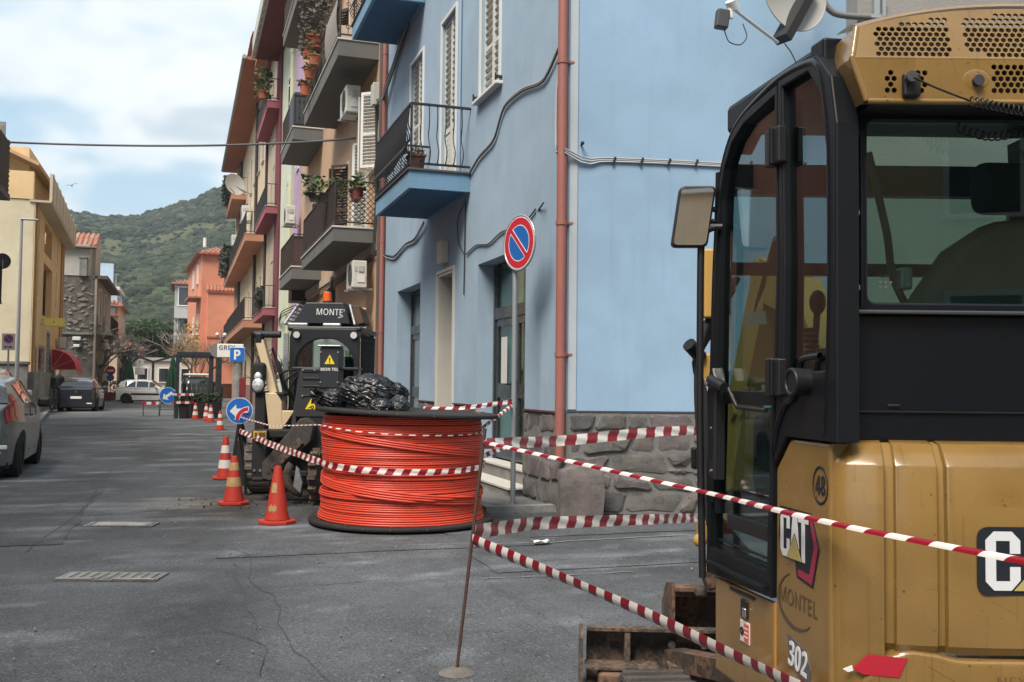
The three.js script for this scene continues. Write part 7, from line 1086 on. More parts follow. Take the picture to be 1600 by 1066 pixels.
  const warn = (par, x, y, z, s, glyph) => { mb().ext([[x - s, y - s * 0.85], [x + s, y - s * 0.85], [x, y + s]], 0.002, M4(0, 0, z)).build('warning_triangle', mat([0.80, 0.60, 0.03], { roughness: 0.5 }), par); if (glyph) put('symbol', text('!', s * 1.05, 0.0015).translate(x, y - s * 0.18, z + 0.002), M.black, par); else mb().add(new THREE.TorusGeometry(s * 0.22, s * 0.09, 6, 14), M4(x + s * 0.2, y - s * 0.5, z + 0.002)).box(x - s * 0.25, y - s * 0.55, z + 0.003, s * 0.6, s * 0.12, 0.002, 0, 0, 0.5).build('symbol', M.black, par); };
  warn(tb, 0.27, 1.69, 1.332, 0.062, 1); warn(tr, 0.055, 1.155, 1.312, 0.07, 0);
  put('lettering', text('MON TEL', 0.036, 0.002).translate(0.27, 1.575, 1.332), M.whitePlastic, tb);
  const cf2 = mb(); bx(cf2, -2.65, -1.85, 11.95, 12.3, 1.565, 1.60, 0.01); cf2.build('cross_plate', black, Lo);
  armShape([[-2.93, 0.28], [-2.83, 0.25], [-2.37, 0.72], [-2.33, 0.92], [-2.42, 1.0], [-2.5, 0.98], [-2.93, 0.46]], 0.16, 11.75, 'digging_arm', steel);
  for (const [l, y] of [[-2.86, 0.36], [-2.67, 0.56], [-2.50, 0.74]]) mb().cyl(l + 2.45, y, 13.2 - 11.74, 0.025, 0.025, 0.02, 10, Math.PI / 2).build('bolt', M.rust, Lo);
  armShape([[-2.83, 0.42], [-2.50, 0.76], [-2.44, 0.70], [-2.77, 0.36]], 0.03, 11.70, 'arm_rib', M.rust);
  const bp = mb(); bx(bp, -3.10, -2.92, 11.9, 12.2, 0.24, 0.84, 0.02); bx(bp, -3.1, -2.45, 12.0, 12.25, 0.74, 0.84, 0.02); const bpo = bp.build('mount_plate', blackM, Lo);
  mb().box(-0.555, 0.785, 1.304, 0.155, 0.09, 0.003).build('yellow_label', mat([0.66, 0.42, 0.06], { roughness: 0.5 }), bpo); mb().box(-0.60, 0.785, 1.307, 0.035, 0.05, 0.002).box(-0.535, 0.785, 1.307, 0.06, 0.05, 0.002).box(-0.495, 0.785, 1.307, 0.02, 0.06, 0.002).build('symbol', mat([0.12, 0.09, 0.04]), bpo);
  for (const l of [-3.06, -2.99, -2.93]) mb().cyl(l + 2.45, 0.36, 1.31, 0.014, 0.014, 0.02, 8, Math.PI / 2).build('bolt', M.galv, bpo);
  const bb = mb(); bx(bb, -2.95, -2.4, 11.75, 11.95, 0.30, 0.37, 0.015); bb.bar(p(-3.05, 11.8, 0.26), p(-2.42, 11.8, 0.28), 0.03, 10); bb.build('lower_bar', blackM, Lo);
  const dw = mb().cyl(p(-2.28, 11.7, 0.33).x, 0.33, 13.2 - 11.7, 0.26, 0.26, 0.10, 24, 0, 0, Math.PI / 2).build('cutting_wheel', steel, Lo); for (let i = 0; i < 12; i++) { const a = i * Math.PI / 6; mb().box(p(-2.28, 11.7, 0).x, 0.33 + 0.28 * Math.sin(a), 1.5 + 0.28 * Math.cos(a), 0.09, 0.05, 0.07, -a).build('tooth', M.rust, dw); }
  armShape([[-2.53, 0.2], [-2.50, 0.44], [-2.46, 0.4], [-2.42, 0.24], [-2.44, 0.12]], 0.04, 11.6, 'tooth_plate', M.galv);
  mb().add(new THREE.TorusGeometry(0.2, 0.05, 8, 20, 2.2), M4(0.02, 0.32, 1.5, 0, 0.5, 2.4)).build('chain_guard', M.rust, Lo);
  const bk = mb(); bx(bk, -2.55, -1.9, 11.9, 12.6, 0.3, 1.1, 0.04); bk.build('attachment_body', blackM, Lo);
}
// ---------- mini excavator in the right foreground ----------
{
  const OL = 1.42, OD = 3.55, O = W2(OL, OD), X = thing('mini_excavator', 'yellow and black mini excavator with a glazed cab filling the right foreground', 'excavator', [O.x, 0, O.z], -YAW);
  const p = (l, d, y) => V3(l - OL, y, OD - d);
  const a = 10.5 * R, ca = Math.cos(a), sa = Math.sin(a);
  // left flank: x runs to the rear, y up, z out of the flank. rear: x to the right, y up, z to the rear.
  const LF = new THREE.Matrix4().makeBasis(V3(sa, 0, ca), V3(0, 1, 0), V3(-ca, 0, sa)).setPosition(p(0.898, 2.8, 0)), RF = M4(-OL, 0, OD - 2.8);
  const flank = (t, y, o = 0) => V3(-t, y, o).applyMatrix4(LF);
  const yellow = mat([0.30, 0.180, 0.054], { phys: true, roughness: 0.4, clearcoat: 0.5, clearcoatRoughness: 0.22, map: T.machine, roughnessMap: T.rough }), yellowIn = mat([0.22, 0.13, 0.03], { roughness: 0.7 });
  const gloss = mat([0.005, 0.007, 0.011], { phys: true, roughness: 0.3, specularIntensity: 0.55, clearcoat: 0.25, clearcoatRoughness: 0.15, map: T.paint }), satin = mat([0.008, 0.010, 0.013], { phys: true, roughness: 0.42, specularIntensity: 0.6, map: T.paint });
  const tint = mat([0.56, 0.69, 0.66], { phys: true, roughness: 0.01, transmission: 1, thickness: 0, ior: 1.55 }), tintL = mat([0.58, 0.68, 0.68], { phys: true, roughness: 0.01, transmission: 1, thickness: 0, ior: 1.85 });
  const orangeLine = mat([0.55, 0.25, 0.06], { roughness: 0.5 });
  // ----- counterweight shell: panels bent round the tail
  const plan = [[0.894, 2.90], [0.901, 2.849], [0.905, 2.822], [0.911, 2.800], [0.923, 2.783], [0.94, 2.771], [1.0, 2.752], [1.1, 2.731], [1.2, 2.717], [1.3, 2.708], [1.42, 2.705], [1.54, 2.708], [1.64, 2.717], [1.74, 2.731], [1.84, 2.752], [1.9, 2.771], [1.93, 2.79], [1.955, 2.85], [1.97, 2.95], [1.985, 3.4]];
  const cv = new THREE.CatmullRomCurve3(plan.map(([l, d]) => V3(l, 0, d)), false, 'catmullrom', 0.3);
  const uAt = (l, far) => { let lo = far ? 0.6 : 0, hi = 1; for (let i = 0; i < 40; i++) { const m = (lo + hi) / 2; cv.getPointAt(m).x < l ? lo = m : hi = m; } return (lo + hi) / 2; };
  const prof = [[1.272, -0.10], [1.266, -0.055], [1.262, -0.046], [1.212, -0.004], [1.205, 0], [1.0, 0.006], [0.80, 0.006], [0.722, 0.003], [0.70, -0.012]];
  function shell(name, u0, u1, pr, m, parent, edge = 0.035) {
    const n = Math.max(6, Math.round((u1 - u0) * 90)), cols = []; for (let i = 0; i <= n; i++) cols.push([lerp(u0, u1, i / n), 0]); cols.unshift([u0 + 0.0003, -edge * 0.25], [u0 + 0.0004, -edge]); cols.sort((q, w) => 0); const C = [[u0, -edge], [u0, -0.006], [u0 + 0.0015, -0.001], ...Array.from({ length: n + 1 }, (_, i) => [lerp(u0 + 0.004, u1 - 0.004, i / n), 0]), [u1 - 0.0015, -0.001], [u1, -0.006], [u1, -edge]];
    const rows = [[pr[0][0] - 0.001, pr[0][1] - edge], ...pr, [pr[pr.length - 1][0] + 0.001, pr[pr.length - 1][1] - edge]];
    const g = sheet(rows.length - 1, C.length - 1, (u, v) => { const c = C[Math.round(u * (C.length - 1))], r = rows[Math.round(v * (rows.length - 1))], q = cv.getPointAt(clamp(c[0], 0, 1)), tg = cv.getTangentAt(clamp(c[0], 0, 1)), nx = tg.z, nz = -tg.x, o = r[1] + c[1]; return p(q.x + nx * o, q.z + nz * o, r[0]); });
    return mb().add(toCreasedNormals(g, 0.5)).build(name, m, parent);
  }
  const uA = 0.012, u1 = uAt(1.030), u2 = uAt(1.056), u3 = uAt(1.166), u4 = uAt(1.188), u5 = uAt(1.652), u6 = uAt(1.674), u7 = uAt(1.784), u8 = uAt(1.810);
  const low = [...prof.slice(0, 6), [0.75, 0.004], [0.60, 0.0], [0.45, -0.01]];
  shell('side_panel', uA, u1, low, yellow, X); shell('rear_panel', u2, u3, prof, yellow, X); const hatch_ = shell('rear_door', u4, u5, prof, yellow, X); shell('rear_panel', u6, u7, prof, yellow, X); shell('side_panel', u8, 1, low, yellow, X);
  for (const [q0, q1] of [[u1, u2], [u3, u4], [u5, u6], [u7, u8]]) shell('panel_groove', q0 - 0.004, q1 + 0.004, prof.map(([y, o]) => [y - 0.004, o - 0.026]), yellowIn, X, 0.01);
  // raised seam of the mid panels
  // lower bumper, proud of the doors
  const bump = new THREE.Shape(); bump.moveTo(0.938, 0.40); bump.lineTo(0.942, 0.53); bump.quadraticCurveTo(0.955, 0.62, 1.0, 0.665); bump.quadraticCurveTo(1.05, 0.705, 1.10, 0.706); bump.lineTo(1.165, 0.700); bump.quadraticCurveTo(1.20, 0.688, 1.24, 0.688); bump.lineTo(1.60, 0.688); bump.quadraticCurveTo(1.64, 0.69, 1.68, 0.706); bump.quadraticCurveTo(1.86, 0.705, 1.9, 0.53); bump.lineTo(1.91, 0.40); bump.closePath();
  { const g = new THREE.ExtrudeGeometry(bump, { depth: 0.10, bevelEnabled: true, bevelSize: 0.014, bevelThickness: 0.014, bevelOffset: -0.014, bevelSegments: 3, curveSegments: 12 }), q = g.attributes.position; for (let i = 0; i < q.count; i++) { const x = q.getX(i), e = (x - 1.42) / 0.52; q.setZ(i, q.getZ(i) - 0.075 * e * e); } g.computeVertexNormals(); mb(RF).add(toCreasedNormals(g, 0.5), M4(0, 0, -0.005)).build('bumper', yellow, X); }
  const bz = (x) => 0.109 - 0.075 * ((x - 1.42) / 0.52) ** 2;
  { const red = mat([0.46, 0.010, 0.03], { phys: true, roughness: 0.25, clearcoat: 1 }); const plate_ = mb().ext([[0.942, 0.652], [0.962, 0.673], [0.982, 0.693], [1.03, 0.691], [1.082, 0.688], [1.071, 0.662], [1.060, 0.636], [1.01, 0.637], [0.968, 0.638]], 0.0015).g[0], P = plate_.attributes.position; for (let i = 0; i < P.count; i++) P.setZ(i, P.getZ(i) + bz(P.getX(i)) + 0.0005); const g = mb(RF).add(plate_).build('reflector', red, X); mb(RF).ext([[0.916, 0.650], [0.941, 0.660], [0.944, 0.646], [0.93, 0.642]], 0.003, M4(0, 0, bz(0.95) - 0.002)).build('reflector_end', M.whitePlastic, g); }
  const pressed = mat([0.14, 0.085, 0.025], { roughness: 0.6 });
  for (const [s, y] of [['NEXT', 0.637], ['GEN', 0.598]]) put('lettering', text(s, 0.026, 0.002, fontR, 1.28).translate(1.36, y, bz(1.36) + 0.001).applyMatrix4(RF), pressed, X);
  // ----- badges
  const silverL = mat([0.66, 0.68, 0.70], { roughness: 0.35 }), ink = mat([0.014, 0.017, 0.022], { roughness: 0.4 }), gold = mat([0.42, 0.33, 0.12], { roughness: 0.5 });
  function badge(F, x, y, z, h, sx) {   // heavy three letter mark with a triangle cut into its middle letter
    const B = F.clone().multiply(M4(x, y, z)).multiply(new THREE.Matrix4().makeScale(sx, 1, 1)), w = h * 0.62, gp = h * 0.05;
    const C = new THREE.Shape(), k = h / 2, cx = -w - gp - w * 0.0; const L = cx - w / 2, Rr = cx + w / 2, t = w * 0.30, c = h * 0.15;
    const letter = (pts, holes) => mb(B).ext(pts, 0.0015, M4(0, 0, 0.002), 0, holes).build('letter', silverL, X);
    letter([[L + c, -k], [Rr - c * 0.2, -k], [Rr, -k + c * 0.6], [Rr, -k * 0.20], [Rr - t, -k * 0.20], [Rr - t, -k + t * 0.85], [L + t, -k + t * 0.85], [L + t, k - t * 0.85], [Rr - t, k - t * 0.85], [Rr - t, k * 0.25], [Rr, k * 0.25], [Rr, k - c], [Rr - c, k], [L + c, k], [L, k - c], [L, -k + c]]);
    letter([[-w * 0.52, -k], [-w * 0.20, k], [w * 0.20, k], [w * 0.52, -k], [w * 0.22, -k], [0.0, k * 0.22], [-w * 0.22, -k]]);
    letter([[w * 0.36, k], [w * 0.36, k - t * 0.9], [w * 0.72, k - t * 0.9], [w * 0.72, -k], [w * 1.06, -k], [w * 1.06, k - t * 0.9], [w * 1.42, k - t * 0.9], [w * 1.42, k]]);
    mb(B).ext([[-w * 0.78, -k * 1.0], [w * 0.78, -k * 1.0], [0, k * 0.02]], 0.0015, M4(0, 0, 0.0042)).build('triangle', gold, X); mb(B).ext([[-w * 0.86, -k * 1.02], [w * 0.86, -k * 1.02], [0, k * 0.13]], 0.001, M4(0, 0, 0.0035)).build('triangle_edge', ink, X);
  }
  { const s = rrect(1.262, 0.865, 1.612, 1.048, 0.035); mb(RF).add(new THREE.ExtrudeGeometry(s, { depth: 0.004, bevelEnabled: false, curveSegments: 8 }), M4(0, 0, 0.098)).build('badge_plate', ink, X); badge(RF, 1.432, 0.957, 0.1005, 0.158, 0.96); }
  mb(LF).ext([[-0.312, 1.052], [-0.105, 1.052], [-0.06, 0.955], [-0.10, 0.838], [-0.20, 0.852], [-0.21, 0.905], [-0.30, 0.93], [-0.318, 0.96]], 0.002, M4(0, 0, 0.0)).build('badge_plate', ink, X);
  mb(LF).ext([[-0.108, 1.045], [-0.068, 0.955], [-0.104, 0.846], [-0.19, 0.858], [-0.19, 0.878], [-0.12, 0.872], [-0.09, 0.955], [-0.12, 1.045]], 0.001, M4(0, 0, 0.0022)).build('red_edge', mat([0.30, 0.03, 0.06], { roughness: 0.5 }), X);
  badge(LF, -0.207, 0.972, 0.0015, 0.138, 0.70);
  // fleet number in a ring, owner's mark, type number
  mb(LF).add(new THREE.TorusGeometry(0.052, 0.004, 6, 36), new THREE.Matrix4().makeScale(0.82, 1, 0.3).setPosition(-0.055, 1.14, 0.001)).build('ring', ink, X); put('lettering', text('48', 0.054, 0.0015, font, 0.72).translate(-0.055, 1.14, 0.0).applyMatrix4(LF), ink, X);
  { const dk = mat([0.09, 0.062, 0.03], { roughness: 0.55 }); put('lettering', text('MONTEL', 0.047, 0.0015, fontR, 0.98).rotateZ(-0.03).translate(-0.195, 0.782, 0.0).applyMatrix4(LF), dk, X);
    const arc = (c, rx, ry, a0, a1, w0, w1) => { const o = [], n = 24; for (let i = 0; i <= n; i++) { const q = lerp(a0, a1, i / n); o.push([c[0] + rx * Math.cos(q), c[1] + ry * Math.sin(q)]); } for (let i = n; i >= 0; i--) { const t = i / n, q = lerp(a0, a1, t), w = lerp(w0, w1, Math.sin(t * Math.PI)); o.push([c[0] + (rx - w) * Math.cos(q), c[1] + (ry - w) * Math.sin(q)]); } return o; };
    mb(LF).ext(arc([-0.21, 0.775], 0.118, 0.083, 1.9, 5.6, 0.002, 0.016), 0.0015, M4(0, 0, 0.0)).build('swoosh', dk, X); }
  mb(LF).ext([[-0.262, 0.672], [-0.15, 0.648], [-0.112, 0.60], [-0.125, 0.55], [-0.255, 0.58]], 0.0015, M4(0, 0, 0.0)).build('number_plate', mat([0.10, 0.10, 0.11], { roughness: 0.5 }), X);
  put('lettering', text('302', 0.074, 0.0015, font, 0.72).rotateZ(-0.12).translate(-0.193, 0.612, 0.002).applyMatrix4(LF), silverL, X);
  // flank panel under and behind the door
  const fp = mb(LF).ext([[-0.352, 0.42], [-0.002, 0.42], [-0.002, 1.262], [-0.235, 1.262], [-0.252, 1.255], [-0.338, 1.168], [-0.342, 1.15]], 0.05, M4(0, 0, -0.0595), 0.009).build('flank_panel', yellow, X);
  const lp = mb(LF).ext([[-0.842, 0.40], [-0.362, 0.40], [-0.362, 0.742], [-0.842, 0.73]], 0.05, M4(0, 0, -0.0585), 0.008).build('lower_door', yellow, X);
  mb(LF).box(-0.357, 0.57, -0.012, 0.006, 0.34, 0.02).build('seam', orangeLine, X); mb(LF).box(-0.60, 0.722, 0.001, 0.20, 0.010, 0.006, 0, 0, 0.02).build('slot', M.black, lp);
  mb(LF).rbox(-0.575, 0.675, 0.002, 0.052, 0.062, 0.012, 0.014).build('lock', M.black, lp); mb(LF).rbox(-0.565, 0.664, 0.008, 0.026, 0.032, 0.01, 0.008).build('lock_core', M.chrome, lp);
  { const st = mb(LF).rbox(-0.575, 0.597, 0.001, 0.075, 0.072, 0.004, 0.002).build('sticker', mat([0.62, 0.58, 0.55]), lp); mb(LF).box(-0.558, 0.597, 0.004, 0.035, 0.058, 0.002).build('sticker_field', mat([0.55, 0.10, 0.10]), st); mb(LF).add(new THREE.TorusGeometry(0.012, 0.0025, 6, 16), M4(-0.594, 0.597, 0.004)).box(-0.594, 0.597, 0.004, 0.006, 0.018, 0.002).build('symbol', M.black, st); for (let k = 0; k < 3; k++) mb(LF).box(-0.558, 0.612 - k * 0.014, 0.0056, 0.024, 0.004, 0.001).build('print', M.whitePlastic, st); }
  mb(LF).cyl(-0.335, 0.52, 0.004, 0.016, 0.016, 0.012, 18, Math.PI / 2).build('plug', M.blackMatte, X); mb(LF).cyl(-0.332, 1.03, 0.003, 0.006, 0.006, 0.03, 10, Math.PI / 2).build('latch', M.black, X);
  // ----- cab
  const cabTop = [[-0.31, 2.405], [-0.575, 2.365], [-0.69, 2.315], [-0.765, 2.23], [-0.81, 2.10], [-0.845, 1.86], [-0.868, 1.5], [-0.888, 1.0], [-0.895, 0.752]];
  const doorOuter = [[-0.355, 0.757], [-0.345, 1.17], [-0.322, 1.42], [-0.300, 1.80], [-0.312, 2.375], ...cabTop.slice(1).map(([x, y]) => [x + 0.008, y - 0.012])];
  const h1 = [[-0.327, 1.405], [-0.312, 1.80], [-0.324, 2.348], [-0.565, 2.318], [-0.665, 2.276], [-0.733, 2.20], [-0.778, 2.085], [-0.813, 1.86], [-0.838, 1.48], [-0.84, 1.405]], h2 = [[-0.385, 0.835], [-0.368, 1.10], [-0.348, 1.360], [-0.842, 1.360], [-0.862, 0.835]];
  const door = mb(LF).ext(doorOuter, 0.045, M4(0, 0, -0.035), 0.003, [h1, h2]).build('door', satin, X);
  mb(LF).ext(h1.map(([x, y]) => [x, y]), 0.006, M4(0, 0, -0.02)).build('door_pane', tintL, door); mb(LF).ext(h2, 0.006, M4(0, 0, -0.02)).build('door_pane', tintL, door);
  mb(LF).ext([[-0.86, 0.775], [-0.375, 0.775], [-0.375, 0.79], [-0.86, 0.79]], 0.014, M4(0, 0, 0.012), 0.004).build('door_rib', satin, door); for (const y of [0.85, 0.868]) mb(LF).box(-0.61, y, -0.010, 0.43, 0.004, 0.012).build('vent_slat', satin, door);
  // frame over and behind the door
  const seam = mb(LF); const rimPts = [[-0.02, 1.30], [0.005, 1.7], [0.004, 2.1], [-0.03, 2.30], [-0.085, 2.385], ...cabTop]; seam.tube(rimPts.map(([x, y]) => V3(x + 0.012, y - 0.012, 0.0)), 0.0155, 90, 8).build('roof_rim', gloss, X);
  const qOut = [[-0.336, 1.175], [-0.252, 1.268], [0.055, 1.268], [0.06, 2.16], [0.03, 2.30], [-0.06, 2.39], [-0.308, 2.40], [-0.296, 1.80], [-0.318, 1.42]], qIn = [[-0.276, 1.455], [-0.264, 1.80], [-0.277, 2.358], [-0.105, 2.354], [-0.035, 2.27], [0.0, 2.10], [0.004, 1.47]];
  const quarter = mb(LF).ext(qOut, 0.06, M4(0, 0, -0.055), 0.006, [qIn]).build('cab_frame', satin, X); mb(LF).ext(qIn, 0.006, M4(0, 0, -0.02)).build('quarter_pane', tintL, quarter);
  mb(LF).tube([V3(-0.335, 1.22, 0.012), V3(-0.30, 1.30, 0.014), V3(-0.24, 1.37, 0.014), V3(-0.20, 1.385, 0.014), V3(-0.16, 1.43, 0.014), V3(-0.14, 1.50, 0.014), V3(-0.03, 1.51, 0.014)], 0.010, 30, 8).build('belt_seal', gloss, quarter);
  mb(LF).cyl(-0.115, 1.435, 0.03, 0.038, 0.042, 0.06, 24, Math.PI / 2).add(new THREE.TorusGeometry(0.036, 0.006, 8, 24), M4(-0.115, 1.435, 0.06)).build('air_outlet', M.black, quarter);
  for (const y of [2.176, 1.45]) { const h = mb(LF).rbox(-0.325, y, 0.018, 0.05, 0.12, 0.035, 0.006).rbox(-0.275, y, 0.018, 0.04, 0.115, 0.03, 0.006).build('hinge', M.black, door); mb(LF).cyl(-0.30, y, 0.034, 0.010, 0.010, 0.11, 12).build('hinge_pin', satin, h); }
  { const hd = mb(LF).ext([[-0.80, 1.10], [-0.745, 1.09], [-0.735, 1.44], [-0.76, 1.485], [-0.79, 1.475], [-0.81, 1.40]], 0.03, M4(0, 0, 0.008), 0.008).build('door_handle', M.black, door); mb(LF).rbox(-0.765, 1.27, 0.042, 0.028, 0.22, 0.012, 0.006).build('grip', satin, hd); mb(LF).cyl(-0.70, 1.43, 0.05, 0.018, 0.018, 0.11, 16, 0.3, 0, 1.3).build('latch_arm', M.black, hd); mb(LF).cyl(-0.755, 1.432, 0.055, 0.017, 0.017, 0.03, 16, 0, 0, 1.35).build('latch_tip', M.chrome, hd); mb(LF).bar(V3(-0.66, 1.42, 0.03), V3(-0.60, 1.35, 0.02), 0.008).bar(V3(-0.60, 1.35, 0.02), V3(-0.37, 1.345, 0.02), 0.008).build('latch_rod', M.black, hd); for (const y of [1.12, 1.27]) mb(LF).cyl(-0.765, y, 0.044, 0.006, 0.006, 0.012, 10, Math.PI / 2).build('bolt', M.chrome, hd); }
  mb(LF).tube([V3(-0.835, 0.73, 0.05), V3(-0.838, 1.3, 0.06), V3(-0.828, 1.9, 0.062), V3(-0.815, 1.975, 0.055), V3(-0.79, 1.995, 0.03), V3(-0.77, 1.995, 0.0)], 0.013, 50, 10).build('grab_rail', M.black, X);
  // tail corner post and rear window
  mb(RF).rbox(0.949, 1.75, -0.050, 0.048, 0.98, 0.09, 0.016).build('corner_post', satin, X); mb(RF).rbox(1.955, 1.75, -0.055, 0.075, 0.98, 0.10, 0.02).build('corner_post', satin, X);
  const wf = mb(RF).ext(rrect(0.968, 1.635, 1.925, 2.24, 0.02), 0.04, M4(0, 0, -0.08), 0.006, [new THREE.Path(rrect(1.02, 1.665, 1.875, 2.19, 0.025).getPoints(6))]).build('window_frame', gloss, X);
  mb(RF).box(1.447, 1.928, -0.062, 0.872, 0.54, 0.006).build('rear_pane', tint, wf);
  mb(RF).rbox(1.445, 1.636, -0.022, 0.98, 0.012, 0.035, 0.005).build('sill', mat([0.05, 0.055, 0.06], { phys: true, roughness: 0.2, clearcoat: 1 }), X);
  const band = mb(RF).rbox(1.445, 1.45, -0.075, 1.02, 0.37, 0.08, 0.015).build('rear_cowl', gloss, X); for (const [x, w] of [[0.955, 0.03], [1.09, 0.035]]) mb(RF).rbox(x, 1.37, -0.033, w, 0.008, 0.01, 0.003).build('slot', M.black, band); mb(RF).rbox(1.24, 1.352, -0.032, 0.5, 0.006, 0.01, 0.003).build('crease', satin, band);
  for (const x of [0.975, 0.998]) mb(RF).rbox(x, 1.90, -0.028, 0.008, 0.5, 0.016, 0.004).build('strut_rail', gloss, wf); for (const y of [1.92, 1.705]) mb(RF).sph(0.975, y, -0.01, 0.011).cyl(0.975, y, -0.02, 0.014, 0.014, 0.02, 12, Math.PI / 2).build('bolt', M.galv, wf); mb(RF).bar(V3(0.972, 2.16, -0.015), V3(0.972, 1.72, -0.015), 0.0035).build('stay_wire', M.galv, wf); mb(RF).tube([V3(0.972, 1.70, -0.015), V3(0.978, 1.675, -0.01), V3(0.974, 1.65, -0.01)], 0.006, 10, 6).build('clip', M.galv, wf);
  mb(RF).sph(0.944, 2.262, 0.0, 0.013).bar(V3(0.944, 2.262, 0), V3(0.962, 2.235, 0.02), 0.006).bar(V3(0.955, 2.275, 0), V3(0.968, 2.285, 0.0), 0.006).build('strut_joint', M.galv, X); mb(RF).rbox(0.966, 2.262, -0.02, 0.022, 0.09, 0.03, 0.006).build('strut_bracket', M.black, X);
  put('lettering', text('CAT', 0.012, 0.0006).translate(1.078, 1.745, -0.058).applyMatrix4(RF), ink, wf); for (const [y, n] of [[1.726, 3], [1.712, 2]]) for (let k = 0; k < n; k++) mb(RF).box(1.064 + k * 0.015, y, -0.0583, 0.009, 0.006, 0.0006).build('print', mat([0.08, 0.09, 0.09]), wf);
  // far sides of the cab: windscreen, right side, ceiling, floor
  const fl = flank(0.86, 0), fd = OD - fl.z, fx = fl.x + OL;
  const cf = mb(); cf.beam(p(fx + 0.01, fd, 1.0), p(fx + 0.03, fd - 0.06, 2.2), 0.05, 0.05).beam(p(1.85, fd + 0.02, 1.0), p(1.83, fd - 0.06, 2.2), 0.05, 0.05).beam(p(fx + 0.03, fd - 0.06, 2.17), p(1.83, fd - 0.06, 2.17), 0.05, 0.11).beam(p(fx, fd - 0.03, 1.85), p(1.84, fd - 0.03, 1.85), 0.03, 0.045).beam(p(fx, fd, 1.0), p(1.85, fd, 1.0), 0.06, 0.08);
  cf.beam(p(1.93, 2.9, 1.3), p(1.85, fd, 1.3), 0.06, 0.08).beam(p(1.93, 2.9, 2.3), p(1.83, fd - 0.06, 2.26), 0.06, 0.10).beam(p(1.90, 3.25, 1.3), p(1.89, 3.25, 2.3), 0.06, 0.06); cf.build('far_frame', satin, X);
  mb().quad(p(fx, fd, 1.0), p(1.85, fd, 1.0), p(1.83, fd - 0.06, 2.2), p(fx + 0.03, fd - 0.06, 2.2)).build('windscreen', tint, X); mb().quad(p(1.93, 2.88, 1.3), p(1.93, 2.88, 2.3), p(1.83, fd - 0.06, 2.2), p(1.85, fd, 1.3)).build('side_pane', tint, X);
  const shapeRoof = [[0.90, 2.86], [1.98, 2.86], [1.86, fd - 0.08], [fx + 0.03, fd - 0.10]];
  mb().ext(shapeRoof.map(([l, d]) => [l - OL, d - OD]), 0.07, new THREE.Matrix4().makeRotationX(-Math.PI / 2).setPosition(0, 2.345, 0), 0.02).build('roof', satin, X);
  mb().ext(shapeRoof.map(([l, d]) => [l - OL, d - OD]), 0.05, new THREE.Matrix4().makeRotationX(-Math.PI / 2).setPosition(0, 0.92, 0)).build('floor', M.blackMatte, X);
  mb(LF).rbox(-0.09, 2.405, -0.05, 0.085, 0.075, 0.08, 0.01).build('roof_corner_block', satin, X); mb(LF).ext([[-0.80, 2.27], [-0.735, 2.42], [-0.69, 2.42], [-0.70, 2.33]], 0.05, M4(0, 0, -0.12), 0.004).build('front_lamp_bracket', satin, X);
  // seat, consoles, levers
  const seat = mb(); seat.rbox(p(1.42, 0, 0).x, 1.38, OD - 3.2, 0.5, 0.16, 0.5, 0.06); const so = seat.build('seat', M.blackMatte, X);
  mb().ext([[-0.27, 1.40], [0.27, 1.40], [0.25, 1.78], [0.14, 1.92], [-0.02, 1.90], [-0.14, 1.82], [-0.25, 1.66]], 0.10, M4(0.04, 0.02, OD - 3.05), 0.03).build('seat_back', mat([0.03, 0.032, 0.034], { roughness: 0.9 }), so); mb().rbox(0.10, 2.03, OD - 3.0, 0.24, 0.16, 0.09, 0.04).build('head_rest', mat([0.03, 0.032, 0.034], { roughness: 0.9 }), so);
  for (const l of [1.06, 1.76]) { const c = mb().rbox(l - OL, 1.42, OD - 3.32, 0.16, 0.26, 0.42, 0.05).build('console', satin, X); mb().bar(p(l, 3.48, 1.52), p(l + 0.02, 3.5, 1.70), 0.012).sph(l + 0.02 - OL, 1.72, OD - 3.5, 0.032, 0.9, 1.4, 0.9).build('control_lever', M.black, c); }
  mb().tube([p(1.10, 3.05, 2.15), p(1.16, 3.06, 1.9), p(1.20, 3.1, 1.75), p(1.34, 3.12, 1.5)], 0.012, 24, 6).build('seat_belt', mat([0.10, 0.09, 0.075]), X); mb().rbox(1.22 - OL, 1.76, OD - 3.08, 0.04, 0.07, 0.05, 0.01).build('belt_anchor', M.galv, X);
  { const c = mb(); for (let i = 0; i < 26; i++) c.add(new THREE.TorusGeometry(0.022, 0.005, 5, 12), new THREE.Matrix4().makeRotationX(Math.PI / 2 - 0.12).setPosition(p(0.985 + 0.03 * Math.sin(i * 0.12), 3.3, 1.16 + i * 0.018))); c.build('coiled_hose', M.black, X); }
  mb().box(0.70 + 0.16 - OL, 1.66, OD - 3.49, 0.075, 0.045, 0.002, 0, 0.2, 0.12).build('paper_slip', mat([0.62, 0.61, 0.55]), X); mb().rbox(0.98 - OL, 1.18, OD - 3.45, 0.24, 0.34, 0.3, 0.07).build('side_console', mat([0.12, 0.125, 0.13], { roughness: 0.6 }), X);
  mb().rbox(1.72 - OL, 1.72, OD - 3.1, 0.07, 0.13, 0.05, 0.01).build('bottle_holder', mat([0.30, 0.42, 0.42], { roughness: 0.3 }), X);
  // ----- yellow roof hood with honeycomb openings
  const hex = (x, y, r) => Array.from({ length: 6 }, (_, i) => [x + r * Math.cos(i * Math.PI / 3 + Math.PI / 6), y + r * Math.sin(i * Math.PI / 3 + Math.PI / 6)]).reverse();
  const comb = (x0, x1, y0, y1, keep = () => true) => { const o = [], dx = 0.0187, dy = 0.0163; let r = 0; for (let y = y0; y <= y1; y += dy, r++) for (let x = x0 + (r % 2) * dx / 2; x <= x1; x += dx) if (keep(x, y)) o.push(hex(x, y, 0.0082)); return o; };
